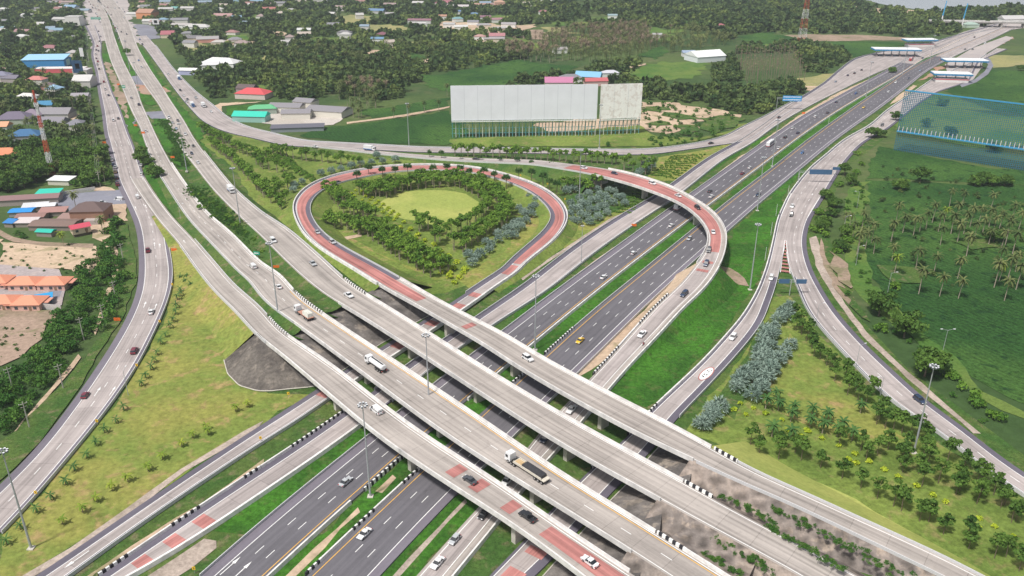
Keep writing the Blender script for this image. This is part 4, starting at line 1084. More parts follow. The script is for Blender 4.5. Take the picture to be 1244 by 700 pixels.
def variants(kind, n):
    out = []
    for i in range(n):
        rg = np.random.default_rng(hash_id(kind)+i)
        if kind == 'round':     # garden trees of the loop: several thin pale stems, dense tufted crown
            h = 8.0*(.85+.3*rg.random()); w = 4.3; Q, T = cloud(crown_clumps(h, w, 8, rg, .46), 54, .6, rg)
            out.append((trunk_mesh('trunk', h*.72, .11, M_TRUNK, .25, 0, w, rg, 5, 4), quads_mesh('crown', Q, T, L_GREEN)))
        elif kind == 'garden':
            h = 7.0*(.85+.3*rg.random()); w = 3.3; Q, T = cloud(crown_clumps(h, w, 8, rg, .46), 44, .52, rg)
            out.append((trunk_mesh('trunk', h*.7, .10, M_TRUNKD, .2, 3, w, rg, 5), quads_mesh('crown', Q, T, L_DARK)))
        elif kind == 'big':
            h = 10*(.85+.3*rg.random()); w = 10.; Q, T = cloud(crown_clumps(h, w, 16, rg, .25), 95, .85, rg)
            out.append((trunk_mesh('trunk', h*.7, .3, M_TRUNKD, .3, 5, w, rg, 7), quads_mesh('crown', Q, T, L_DARK)))
        elif kind == 'silver': out.append((trunk_mesh('trunk', 1.6, .2, M_TRUNKD, 0, 0, 0, rg), fan_crown('crown', 1.9, 46, 1.9, L_SILV, rg, 1.25)))
        elif kind == 'fan': out.append((trunk_mesh('trunk', 4.6, .16, M_TRUNKD, .1, 0, 0, rg), fan_crown('crown', 4.7, 34, 1.3, L_PALMD, rg, 1.05)))
        elif kind == 'young': out.append((trunk_mesh('trunk', 2.0, .11, M_TRUNKD, .05, 0, 0, rg, 5), palm_crown('crown', 2.0, 10, 1.9, .22, 1.0, L_PALMD, rg)))
        elif kind == 'youngy': out.append((trunk_mesh('trunk', 2.2, .11, M_TRUNKD, .05, 0, 0, rg, 5), palm_crown('crown', 2.2, 10, 1.8, .30, 1.3, L_PALMY, rg)))
        elif kind == 'royal': out.append((trunk_mesh('trunk', 4.0, .15, M_TRUNK, .1, 0, 0, rg, 6), palm_crown('crown', 4.0, 16, 2.7, .36, 1.2, L_PALMD, rg)))
        elif kind in ('coco', 'cocoy', 'cocob'):
            h = 9.5*(.75+.45*rg.random()); m = {'coco': L_PALM, 'cocoy': L_PALMY, 'cocob': L_BROWN}[kind]
            out.append((trunk_mesh('trunk', h, .17, M_TRUNK, .5, 0, 0, rg, 5), palm_crown('crown', h, 22, 3.5, .34, 1.35, m, rg, up=1.0)))
        elif kind == 'lime': Q, T = cloud([((0, 0, .35), .75), ((.3, .1, .5), .5)], 60, .3, rg, .75); out.append((trunk_mesh('stem', .4, .05, M_TRUNKD, 0, 0, 0, rg, 4), quads_mesh('foliage', Q, T, L_LIME)))
        elif kind == 'shrub': Q, T = cloud([((-.5, 0, .3), .55), ((.5, .1, .35), .6)], 34, .36, rg, .7); out.append((trunk_mesh('stem', .4, .05, M_TRUNKD, 0, 0, 0, rg, 4), quads_mesh('foliage', Q, T, L_BUSH)))
        elif kind == 'bushes': Q, T = cloud([((rg.normal()*1.2, rg.normal()*1.2, .8+rg.random()), 1.3+.5*rg.random()) for _ in range(5)], 60, .6, rg, .8); out.append((trunk_mesh('stem', .8, .08, M_TRUNKD, 0, 0, 0, rg, 4), quads_mesh('foliage', Q, T, L_BUSH)))
    return out
def hash_id(s): return sum(ord(c)*(i+3) for i, c in enumerate(s))
def bare(rg): return (trunk_mesh('trunk', 15*(.85+.25*rg.random()), .28, M_DEADT, .3, 0, 0, rg, 5), palm_crown('crown', 14, 5, 1.6, .3, 1.8, L_BROWN, rg))
M_DEADT = plain('dead_trunk', (.20, .16, .12), rough=.9, var=.2)
VAR = {k: variants(k, n) for k, n in (('round', 5), ('garden', 6), ('big', 4), ('silver', 4), ('fan', 3), ('young', 3), ('youngy', 3), ('royal', 3), ('coco', 5), ('cocoy', 2), ('cocob', 4), ('lime', 3), ('shrub', 3), ('bushes', 4))}
VAR['dead'] = [bare(np.random.default_rng(90+i)) for i in range(3)]
MERG = {}
NMS = {'round': ('pale_stemmed_tree', 'tree'), 'garden': ('dark_garden_tree', 'tree'), 'big': ('broadleaf_tree', 'tree'), 'silver': ('silver_palm', 'palm'), 'fan': ('fan_palm', 'palm'), 'young': ('young_palm', 'palm'), 'youngy': ('young_palm', 'palm'),
       'royal': ('feather_palm', 'palm'), 'coco': ('coconut_palm', 'palm'), 'cocoy': ('coconut_palm', 'palm'), 'cocob': ('coconut_palm', 'palm'), 'lime': ('round_shrub', 'shrub'), 'shrub': ('clipped_shrub', 'shrub'), 'bushes': ('bush', 'bush'), 'dead': ('bare_palm', 'palm')}
TREES = []
def plant(kind, p, label, group, sc=1.0, parts=True, zb=-.45):
    nm, cat = NMS[kind]; k = rng.integers(len(VAR[kind])); rz = rng.random()*6.283; s = sc*(.88+.24*rng.random())
    if parts:
        o = empty(nm, (p[0], p[1], zb), rz); o.scale = (s, s, s)
        for me in VAR[kind][k]:
            c = bpy.data.objects.new(me.name.split('.')[0], me); COL.objects.link(c); c.parent = o
    else:
        if (kind, k) not in MERG: MERG[(kind, k)] = merge_mesh(nm, VAR[kind][k])
        o = bpy.data.objects.new(nm, MERG[(kind, k)]); COL.objects.link(o); o.location = (p[0], p[1], zb); o.rotation_euler = (0, 0, rz); o.scale = (s, s, s)
    tag(o, label, cat, group); TREES.append((o, kind)); return o
def row(kind, spec, label, group, gap=None, sc=1.0, zt=None, parts=True, jit=.35, zb=-.45, width=0.0, rows=1, thin=0):
    """trees along a traced line (gap in metres) or, gap None, one at every traced point; zt = height of the point traced"""
    zt = {'round': 6, 'garden': 5, 'big': 6, 'silver': 1.8, 'fan': 4.5, 'young': 1.8, 'youngy': 1.8, 'royal': 4, 'coco': 9.5, 'cocoy': 9.5, 'cocob': 9.5, 'lime': .4, 'shrub': .3, 'bushes': 1.5}[kind]*sc if zt is None else zt
    pts = poly(spec, zt+zb)
    if gap is None: L = pts
    else:
        P_ = np.array(pts); c = np.concatenate([[0], np.cumsum(np.linalg.norm(np.diff(P_, axis=0), axis=1))]); L = []
        for rr in range(rows):
            n = max(2, int(c[-1]/gap)+1)
            for q in np.linspace(0, c[-1], n):
                b = np.array([np.interp(q, c, P_[:, j]) for j in range(3)]); i = min(len(P_)-2, max(0, int(np.searchsorted(c, q))-1)); t = P_[i+1]-P_[i]; t /= np.linalg.norm(t)+1e-9
                L.append(b+np.array([-t[1], t[0], 0])*((rr-(rows-1)/2)*width)+np.array([rng.normal()*jit*gap*.3, rng.normal()*jit*gap*.3, 0]))
    for p in L:
        if not (thin and rng.random() < thin): plant(kind, p, label, group, sc, parts, zb)
    return L
def grid(kind, spec, nu, nv, label, group, sc=1.0, parts=True, jit=.15, skip=0):
    a, b, c, d = poly(spec, .3)
    for j in range(nv):
        for i in range(nu):
            if skip and rng.random() < skip: continue
            fu, fv = (i+.5)/nu+rng.normal()*jit/nu, (j+.5)/nv+rng.normal()*jit/nv; p = (a*(1-fu)+b*fu)*(1-fv)+(d*(1-fu)+c*fu)*fv
            plant(kind, p, label, group, sc, parts)
lb = 'tufted pale stemmed tree, %s'
row('round', 'b2 520 205 580 225 640 195 720 178 800 172 905 165', lb % 'in the band behind the round lawn', 'trees behind the round lawn', 4.2, rows=3, width=4.6)
row('round', 'b2 940 175 1050 215 1105 270 1060 330 990 372 900 412 860 440', lb % 'curved row right of round lawn, inner line', 'inner curved tree row', 4.4, rows=1)
row('round', 'b2 950 160 1060 185 1150 235 1190 300 1150 360 1060 415 960 470', lb % 'curved row right of round lawn, outer line', 'outer curved tree row', 4.6, rows=2, width=3.8)
row('round', 'b2 350 215 390 255 440 290 500 315 550 330', lb % 'inside the left curve of the loop', 'left loop trees', 5, rows=2, width=4.5)
row('round', 'b2 345 355 400 365 460 375 500 395', lb % 'clump near the sandy path inside the loop', 'path side trees', 5, rows=2, width=4.5)
row('round', 'b2 520 385 590 405 650 450 720 495 790 530 870 575', lb % 'in the thick block below the round lawn', 'front block trees', 4.6, rows=3, width=4.8)
row('round', 'b2 755 345 785 365 815 370 850 385 860 400 775 380', lb % 'little group at the edge of the round lawn', 'lawn edge trees')
row('round', 'a1 945 590 1020 625 1100 670 1170 700 b1 1244 60', lb % 'upper slanting row on the verge left of the loop', 'verge trees, upper row', 5)
row('round', 'b1 1000 -5 1060 40 1130 100 1200 170 1244 225', lb % 'lower slanting row on the verge left of the loop', 'verge trees, lower row', 4.4)
row('round', 'b2 75 25 150 45 250 60 330 62 420 80 500 95', lb % 'row along the outer ramp above the silver palms', 'ramp side trees', 5.4, rows=1, width=4)
row('round', 'b2 50 190 90 180 140 160 170 170 150 185 110 200 0 190 30 210 60 225 90 240 110 270 140 250 120 290 70 250 100 215 0 75 30 95 60 100 100 110 130 120 20 85', lb % 'scattered clump on the verge left of the loop', 'verge clump')
row('round', 'b2 945 35 1100 42 1244 48 b3 0 48 150 55 300 62 480 72', lb % 'long hedge like row below the billboard', 'trees in the long row below the billboard', 4.2, rows=1, width=3.5)
row('round', 'b3 500 70 560 80 620 90 670 105 580 110 540 100 640 120', lb % 'end clump by the flyover', 'flyover end clump')
row('round', 'b3 270 190 300 200 330 195 360 190 400 185 430 195 380 205 240 190', lb % 'clump under the flyover', 'trees under the flyover')
row('fan', 'b2 800 62 1000 78 1244 92 b3 30 95 285 118', 'round headed fan palm beside the road that leads to the flyover', 'fan palms by the flyover road', 12)
row('fan', 'b2 480 165 535 135 600 140 660 138 720 130 780 148 840 138 905 125 970 132 1010 145 1080 150 1130 160 1185 185 b3 40 150 100 155 155 180 220 210 185 195', 'round headed fan palm on the outer side of the red loop', 'fan palms around the loop', sc=1.45, zb=.3)
row('silver', 'b2 310 155 360 145 405 135 455 125 500 108 550 105 600 100 660 95 575 75', 'silver blue fan palm on the verge above the red loop', 'silver palms above the loop', sc=1.15)
row('silver', 'b2 185 215 220 198 180 235', 'silver blue fan palm in the small group left of the loop', 'silver palms left of the loop')
row('silver', 'b2 1025 580 1045 555 1010 545 1060 540 1105 515 1115 490 1090 480 1150 470 1145 440 1190 450 1185 420 1225 420 1230 390 b3 20 450 0 420 15 400 50 410 40 385 75 380 70 350 100 350 95 320 115 310 60 340 125 285 90 265 40 320', 'grey green fan palm inside the right bend of the loop', 'grey palms in the loop', sc=1.05)
L_ = []
for v in range(0, 6):
    for u in range(0, 7):
        uu = 285+u*42-v*2+(v % 2)*14; vv = 300+v*26-u*22
        if 215 < vv < 395 and uu < 545 and not (uu > 470 and vv > 300): L_ += [uu, vv]
row('silver', 'b3 '+' '.join(map(str, L_))+' 630 115 660 105 610 150 640 140 670 120 650 130 600 160 265 240 300 235', 'silver blue fan palm in the dense grove under the flyover', 'silver palm grove', sc=1.1)
sl = 'silver blue fan palm between the two branches of the right hand road'
row('silver', 'c4 140 110 105 130 130 150 85 165 70 205 40 240 60 235 20 285 0 320 20 340 140 285 110 325 80 365 95 350 55 405 30 440 5 480 c3 1205 215 1190 255 1232 290 1190 325 1215 345 1170 360 1140 400 1175 395 1110 430 1145 440 1070 485 1085 460 1210 440 1185 490 1145 525 985 580 950 590 930 640 960 625 895 655 915 665 1230 395 1230 240', sl, 'silver palms in the right garden', sc=1.2)
gl = 'dark leafy tree, %s of the right hand garden'
row('garden', 'c4 165 110 195 150 200 185 225 215 250 250 260 285 290 300 320 330 350 350 360 400 410 385 430 420 420 465 470 490 510 505 540 470 560 600 600 620 640 625 680 640 720 650 760 665 800 690 580 560 460 445 c4 175 165 235 190', gl % 'line beside the long white rail', 'rail side trees')
row('garden', 'd4 0 70 110 85 220 95 300 125 420 180 550 250 690 330 800 385 890 440 1000 500 1130 545 1244 600', gl % 'front line', 'front line trees', 5.6, jit=.2)
row('garden', 'd4 640 290 760 350 870 400 960 430 1080 505 1180 530', gl % 'front line', 'front line trees', 7.5, jit=.3)
row('garden', 'd4 -60 10 40 25 140 40 c4 180 660', gl % 'upper left corner', 'corner trees') if False else None
row('garden', 'd4 380 20 500 45 640 85 740 150 850 180 940 240 1040 245 1150 300 1244 370', gl % 'middle line', 'middle line trees', 5.8, jit=.35)
row('garden', 'd4 540 80 660 120 760 190 850 235 1000 250 1090 320 1210 370', gl % 'middle line', 'middle line trees', 8, jit=.4)
row('garden', 'd4 600 40 700 40 780 60 870 80 960 120 1020 165 1120 250 1200 300', gl % 'back line', 'back line trees', 5.6, jit=.35)
row('garden', 'd4 690 75 800 100 880 160 960 180 1060 200', gl % 'back line', 'back line trees', 7, jit=.4)
row('garden', 'd4 -20 25 60 30 140 25 190 60', gl % 'top left corner', 'corner trees', 6, jit=.4)
row('royal', 'c4 30 540 80 500 90 550 160 565 150 600 250 575 240 630 320 605 300 655 390 650 370 670 60 670 150 685 570 590 480 560 440 690', 'feathery palm on the grass at the top of the right hand garden', 'feather palms in the garden')
row('lime', 'd4 225 15 195 40 290 47 370 82 415 147 447 122 450 165 512 157 585 195 650 228 735 272 815 317 875 347 1035 425 1030 470 1105 462 1195 510 c4 25 612 100 640 125 690 220 690 c3 1085 562 1055 592 1150 585 1112 615 1205 612', 'lime yellow round shrub on the grass of the right hand garden', 'lime shrubs in the garden', sc=1.25)
L_ = []
for k in range(9):
    for j in range(4):
        uu = 700+k*36-j*14+rng.normal()*4; vv = 410+k*27+j*22-20+rng.normal()*3
        if uu < 1040: L_ += [round(float(uu), 1), round(float(vv), 1)]
row('lime', 'b2 '+' '.join(map(str, L_)), 'lime green clipped shrub in the slanting rows below the round lawn', 'lime shrubs in the loop', sc=2.0)
L_ = []
for k in range(10):
    for j in range(3): L_ += [round(430+k*25+j*12+float(rng.normal()*3), 1), round(232+k*16-j*12+float(rng.normal()*2), 1)]
row('lime', 'b2 '+' '.join(map(str, L_)), 'small green clipped shrub in the slanting rows left of the round lawn', 'clipped shrubs in the loop', parts=False, sc=1.5)
grid('shrub', 'b2 20 60 300 190 200 130 120 40', 9, 5, 'small dark clipped shrub in the dotted rows left of the loop', 'clipped shrubs on the verge', parts=False, sc=1.7)
grid('shrub', 'b2 20 60 280 200 290 190 60 30', 11, 4, 'small dark clipped shrub in the dotted rows left of the loop', 'clipped shrubs on the verge', parts=False, sc=1.7)
grid('shrub', 'b3 660 165 780 185 930 60 760 72', 11, 11, 'small green clipped shrub in the triangle bed beyond the flyover', 'clipped shrubs in the triangle', parts=False, sc=1.1)
grid('shrub', 'b3 480 340 560 350 690 240 600 225', 7, 9, 'small green clipped shrub in the bed in front of the flyover', 'clipped shrubs by the flyover', parts=False, sc=1.1)
# left lawn
yl = 'dark young palm on the left lawn, in the row %s'
row('young', 'c1 850 20 835 55 852 40 830 95 825 125 815 160 800 190 780 230 755 265 740 315 725 350 710 385 685 425 665 460 580 575 545 635 490 680 d1 450 60 405 120 345 180 305 245 235 315 165 375 90 455 25 525', yl % 'along the curving slip road', 'young palms along the slip road')
row('young', 'c1 880 -40 900 0 940 25 975 48 1000 75 1035 120 1065 145 1095 170 1120 200 1060 100 1090 215 b1 850 640 870 660 910 650', yl % 'below the climbing road', 'young palms below the climbing road')
row('youngy', 'c1 1165 560 1110 580 970 665 d1 855 65 765 125 695 180 600 230 525 270 450 325 385 375 290 430 905 25 980 10', 'young palm with yellow green fronds on the left lawn near the ditch', 'yellow young palms')
# right field
row('coco', 'b4 655 310 690 345 635 385 640 470 755 505 840 530 955 550 770 340 830 300 970 225 910 230 1110 235 1010 320 1050 310 1100 320 950 390 870 400 995 450 1120 350 1210 305 1190 350 1150 500 1130 590 1190 570 770 620 870 630 960 640 1030 380 1100 400 1180 400 1230 520 1235 600 1180 650 800 330 860 340 920 350 980 350 1070 350 1150 330 1240 340 940 300 740 360 1215 440 1160 420', 'tall coconut palm with dull drooping fronds in the dark green field', 'coconut palms in the right field', sc=1.12)
row('coco', 'b4 490 350 430 350 540 400 520 355 480 415 550 450 470 455 410 330 450 380 510 430', 'coconut palm in the clump between the outer branch road and the dark field', 'coconut palms by the outer road')
row('cocoy', 'b4 885 308 650 540 1150 575', 'coconut palm with bright yellow green fronds in the dark field', 'yellow coconut palms')
row('big', 'c4 570 90 690 190 820 340 790 370', 'dense dark tree on the bank between the outer road and the dark field', 'dense trees on the bank', sc=.95); row('big', 'b4 665 200 1110 440', 'lone dark tree standing in the dark green field', 'lone field trees', sc=.75); row('big', 'b4 1050 175 1100 180 1160 180 1020 180 760 165', 'dark tree on the field boundary near the blue net', 'field boundary trees', sc=.8)
row('big', 'b4 400 140 430 185 350 290 320 250 300 375 290 400 380 490 400 430 340 330', 'bushy tree beside the road below the gantry sign', 'roadside bushy trees', sc=.62)
row('bushes', 'b4 460 60 480 110 450 150 380 210 330 300 280 340 260 420 300 440 420 470 360 520 c4 640 10 560 200 990 510 1030 560 900 430 1100 620', 'low bush on the scrubby bank beside the outer road', 'bank bushes')
row('big', 'a4 560 620 525 625 640 545 785 575 905 610 860 475 1230 315 1120 690 1090 690', 'round dark tree beside the blue net', 'trees by the blue net', sc=.7, parts=False)
row('big', 'a4 625 325', 'single round tree in the verge of the motorway near the toll plaza', 'lone motorway tree', sc=.7, parts=False)
row('big', 'p 171 183 178 192 184 202 190 208 172 192', 'large dark tree between the left slip road and the truck road', 'twin dark roadside trees', sc=.72); row('big', 'a1 597 245', 'small round tree on the old highway median', 'lone median tree', sc=.75)

row('bushes', 'b2 20 470 60 500 40 520 90 540 130 590 170 600 200 640 230 640 270 690 150 560 110 520 c2 60 100 100 130 200 10 30 30 b1 930 260 960 280 1000 300 1040 320 1080 360 1120 400 1160 440 1200 470 950 320 1010 360 1230 540', 'low bush on the bank between two raised roads left of the overpasses', 'bushes between the raised roads', sc=.75, zb=2.5, zt=1)
# ---------------------------------------------------------------- BUILDINGS
BLD = []
def colmat(pref, c, rough=.7, **k):
    return plain('%s_%02d_%02d_%02d' % (pref, int(c[0]*99), int(c[1]*99), int(c[2]*99)), c, rough, **k)
M_WIN = plain('window_glass', (.05, .06, .07), rough=.15, spec=.6, var=.1)
RED = (.50, .13, .09); TERRA = (.62, .24, .13); PINKR = (.48, .14, .17); BROWN = (.13, .09, .085); PBRN = (.24, .15, .15); GREYR = (.24, .23, .25); PURP = (.15, .13, .18); BLUE = (.05, .22, .50); LBLUE = (.18, .42, .62)
TEAL = (.04, .50, .38); WHITE = (.72, .72, .70); CREAM = (.62, .55, .45); PINKW = (.66, .42, .36); GRNW = (.35, .5, .4); ORNG = (.65, .28, .14); LGREY = (.5, .5, .5); DBLUE = (.05, .14, .28)
def house(px, w, d, h, rz, kind, roof, wall, label, cat='house', name='house', win=0, rh=None, z0=-.45, grp=None, ov=.5):
    g = U(px[0], px[1], 0); BLD.append((g[0], g[1], max(w, d)*.62))
    o = empty(name, (g[0], g[1], z0), math.radians(rz)); tag(o, label, cat, grp)
    mb = MB(); mb.box(0, 0, 0, w, d, h); mb.build('wall', colmat('wall', wall), o)
    rh = (min(w, d)*.28 if kind != 'flat' else .4) if rh is None else rh; mb = MB(); W2, D2 = w/2+ov, d/2+ov; z = h+.02
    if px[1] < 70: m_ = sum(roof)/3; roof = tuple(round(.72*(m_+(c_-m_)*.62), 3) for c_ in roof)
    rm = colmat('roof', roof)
    if kind == 'flat': mb.box(0, 0, z, w+.3, d+.3, rh)
    elif kind == 'shed': mb.face([(-W2, -D2, z), (W2, -D2, z), (W2, D2, z+rh), (-W2, D2, z+rh)]); mb.face([(-W2, -D2, z-.12), (-W2, D2, z+rh-.12), (W2, D2, z+rh-.12), (W2, -D2, z-.12)])
    else:
        e = W2 if kind == 'gable' else max(.1, W2-D2)
        A = [(-W2, -D2, z), (W2, -D2, z), (W2, D2, z), (-W2, D2, z)]; B = [(-e, 0, z+rh), (e, 0, z+rh)]
        mb.face([A[0], A[1], B[1], B[0]]); mb.face([A[2], A[3], B[0], B[1]]); mb.face([A[1], A[2], B[1]]); mb.face([A[3], A[0], B[0]]); mb.face(A[::-1])
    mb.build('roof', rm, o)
    if win:
        n = max(1, int(w/3.2)); fl = max(1, int(h/3.2))
        for f in range(fl):
            for i in range(n):
                mb = MB(); x = (i+.5)*w/n-w/2; mb.box(x, -d/2-.03, f*3.1+1.0, 1.3, .1, 1.25); mb.build('window', M_WIN, o)
            for sx in (-1, 1):
                mb = MB(); mb.box(sx*(w/2+.03), 0, f*3.1+1.0, .1, 1.4, 1.25); mb.build('window', M_WIN, o)
        mb = MB(); mb.box(w/n*.5 if n > 1 else w*.3, -d/2-.04, 0, 1.0, .1, 2.1); mb.build('door', colmat('door', (.25, .16, .1)), o)
    return o
# --- left, beside the slip road
h = house((113, 265), 17, 13, 6.2, 4, 'hip', BROWN, (.30, .17, .12), 'big dark brown hip roofed wooden house beside the grey car park', win=1, rh=3.4)
mb = MB(); mb.box(3, -8.3, 0, 7, 4, 2.6); mb.build('porch', colmat('wall', (.4, .36, .34)), h); mb = MB(); mb.box(-4, 7.5, 4.6, 8, 4, .25); mb.build('lower_roof', colmat('roof', BROWN), h)
h = house((99, 284), 8.5, 5.2, 3.0, 38, 'gable', (.52, .08, .12), (.62, .50, .38), 'small cream house with a pinkish red gable roof on stilts', win=1, z0=.9, rh=1.5); mb = MB(); mb.box(0, 0, -1.4, 7.6, 4.4, 1.4); mb.build('undercroft', M_TIMB if 'M_TIMB' in globals() else colmat('wall', (.12, .09, .07)), h)
house((27, 246), 40, 9, 3.4, 11, 'gable', PBRN, (.35, .3, .28), 'long low shed with a faded maroon roof', 'shed', 'shed', rh=1.4)
house((60, 241), 12, 11, 3.6, 8, 'shed', TEAL, (.4, .45, .42), 'bright teal canopy roof at the end of the maroon shed', 'canopy', 'canopy', rh=.8)
house((28, 260), 11, 7, 2.6, 8, 'gable', (.03, .25, .62), (.3, .3, .3), 'bright blue roofed shelter below the maroon shed', 'shelter', 'shelter', rh=.6)
for i, (p, w, d, c, l) in enumerate((((44, 254), 12, 5, (.55, .56, .58), 'pale grey tin roof behind the blue roofed shelter'), ((58, 253), 9, 6, (.62, .63, .66), 'pale tin roof lying next to the car park'), ((66, 260), 13, 6, (.35, .2, .18), 'rusty brown tin roof left of the dark wooden house'),
        ((40, 266), 14, 7, (.27, .16, .14), 'rust brown roof in the middle of the shack cluster'), ((34, 273), 10, 6, (.56, .5, .5), 'pinkish white tin roof on the shack cluster edge'), ((68, 275), 22, 11, (.20, .14, .12), 'largest dark brown roof of the shack cluster'), ((86, 268), 10, 6, (.30, .2, .18), 'small reddish brown roof beside the large coconut palm'), ((57, 285), 8, 4.5, (.03, .42, .33), 'small green tin roof at the foot of the brown shacks'), ((14, 274), 5, 4, (.04, .2, .5), 'tiny blue tarpaulin roof half hidden by trees'))):
    house(p, w, d, 2.5, 14-i*3, 'gable' if i % 2 else 'shed', c, (.28, .24, .21), l, 'shack', 'shack', rh=.9)
house((76, 222), 13, 8, 3, -6, 'shed', (.70, .72, .72), (.6, .58, .5), 'white roofed open hut at the foot of the red and white mast', 'hut', 'hut', rh=.5)
house((8, 192), 19, 12, 4, 10, 'hip', TERRA, (.62, .56, .45), 'orange tiled house at the left edge above the dark trees', win=1)
# housing estate
for i, (p, lab, w) in enumerate((((-2, 346), 'terracotta roofed pink bungalow at the left end of the back estate row', 11.5), ((33, 348), 'middle bungalow of the back estate row', 11.5), ((68, 348), 'right hand bungalow of the back estate row with a lean-to', 11.5), ((6, 371), 'front row estate bungalow at the left picture edge', 11), ((38, 372), 'front row estate bungalow beside the blue canopy', 11))):
    h = house(p, w, 8.5, 3.0, 2, 'hip', (.66, .27, .17), PINKW, lab, win=1, rh=2.3, grp='estate bungalows'); mb = MB(); mb.box(-w/2-1.7, -1, 2.5, 3.2, 6, .25); mb.build('carport_roof', colmat('roof', (.60, .25, .17)), h); mb = MB(); mb.box(w/2+1.2, 1, 2.4, 2.4, 5, .25); mb.build('side_roof', colmat('roof', (.58, .27, .2)), h)
house((54, 366), 6, 5, 2.4, 25, 'shed', (.03, .30, .60), (.2, .3, .4), 'blue canopy standing at the end of the front estate bungalow', 'canopy', 'canopy', rh=.4)
def wall_line(spec, h, t, m, name, label, cat):
    P_ = poly(spec, 0); mb = MB()
    for a, b in zip(P_[:-1], P_[1:]):
        c = (a+b)/2; mb.box(c[0], c[1], -.5, np.linalg.norm(b-a)+t, t, h+.5, math.atan2(b[1]-a[1], b[0]-a[0]))
    return tag(mb.build(name, m), label, cat)
wall_line('c1 -60 92 0 96 120 106 290 122', 2.0, .3, plain('estate_wall', (.5, .47, .46), var=.2), 'boundary_wall', 'grey concrete wall along the front of the pink housing estate', 'wall')
wall_line('b1 140 275 270 262 350 250 450 235', 1.8, .25, plain('park_wall', (.6, .58, .56), var=.2), 'boundary_wall', 'low pale wall along the top of the car park', 'wall')
# left, further up
M_BLUEW = (.05, .25, .55)
h = house((58, 80), 42, 20, 8, 6, 'shed', (.30, .52, .72), M_BLUEW, 'large blue warehouse with a pale blue roof', 'warehouse', 'warehouse', rh=3); mb = MB(); mb.box(21.2, 0, 1, .4, 9, 6); mb.build('glazed_front', colmat('wall', (.5, .7, .75)), h)
house((75, 87), 48, 12, 4, 3, 'flat', (.70, .66, .64), (.62, .12, .14), 'long low filling station row with a red band', 'shop row', 'shop_row'); house((101, 90), 14, 14, 5, 3, 'flat', (.5, .48, .5), (.5, .45, .42), 'small grey shop next to the dark sign board', 'shop', 'shop')
house((104, 104), 16, 18, 6, 4, 'gable', (.55, .54, .53), (.55, .52, .5), 'pale grey roofed block between the trees and the slip road', 'building', 'building')
house((99, 121), 14, 8, 4, 5, 'gable', (.30, .28, .31), (.5, .45, .42), 'grey gable roof beside the power line')
house((92, 31), 20, 16, 13, 2, 'flat', (.72, .71, .69), (.72, .70, .68), 'tall white office block at the far left of the highway', 'office block', 'office_block', win=0)
house((56, 131), 13, 10, 3.5, 8, 'gable', (.06, .22, .38), (.4, .4, .4), 'dark blue roof half hidden behind the red and white mast'); house((59, 108), 12, 9, 4, 4, 'hip', (.17, .13, .14), (.45, .2, .18), 'dark roofed red walled house among the trees')
house((20, 148), 25, 16, 4, 7, 'hip', PURP, (.4, .45, .38), 'dark violet hip roof on the left of the mast'); house((41, 144), 16, 14, 4, 5, 'hip', (.22, .18, .23), (.5, .48, .5), 'violet grey roof touching the dark violet one'); house((70, 142), 24, 14, 4, 0, 'gable', GREYR, (.45, .43, .42), 'long grey roof right of the mast')
house((67, 153), 18, 12, 4, -4, 'gable', (.22, .21, .24), (.48, .44, .4), 'grey roof in front of the long grey one'); house((94, 156), 14, 12, 4, 6, 'hip', (.2, .2, .23), (.65, .63, .6), 'dark roof with a white curved porch near the power line'); house((3, 158), 12, 10, 4, 3, 'gable', (.64, .33, .2), (.5, .55, .5), 'orange roof with green walls at the left edge')
house((33, 168), 20, 13, 3.5, 10, 'hip', DBLUE, (.3, .3, .32), 'blue domed looking hip roof below the violet roofs'); house((4, 98), 15, 12, 6, 4, 'hip', (.2, .2, .27), (.62, .58, .55), 'violet roofed white house at the upper left edge'); house((15, 99), 16, 10, 4, -8, 'gable', (.17, .16, .2), (.4, .35, .35), 'dark roofed annex beside the violet roofed white house')
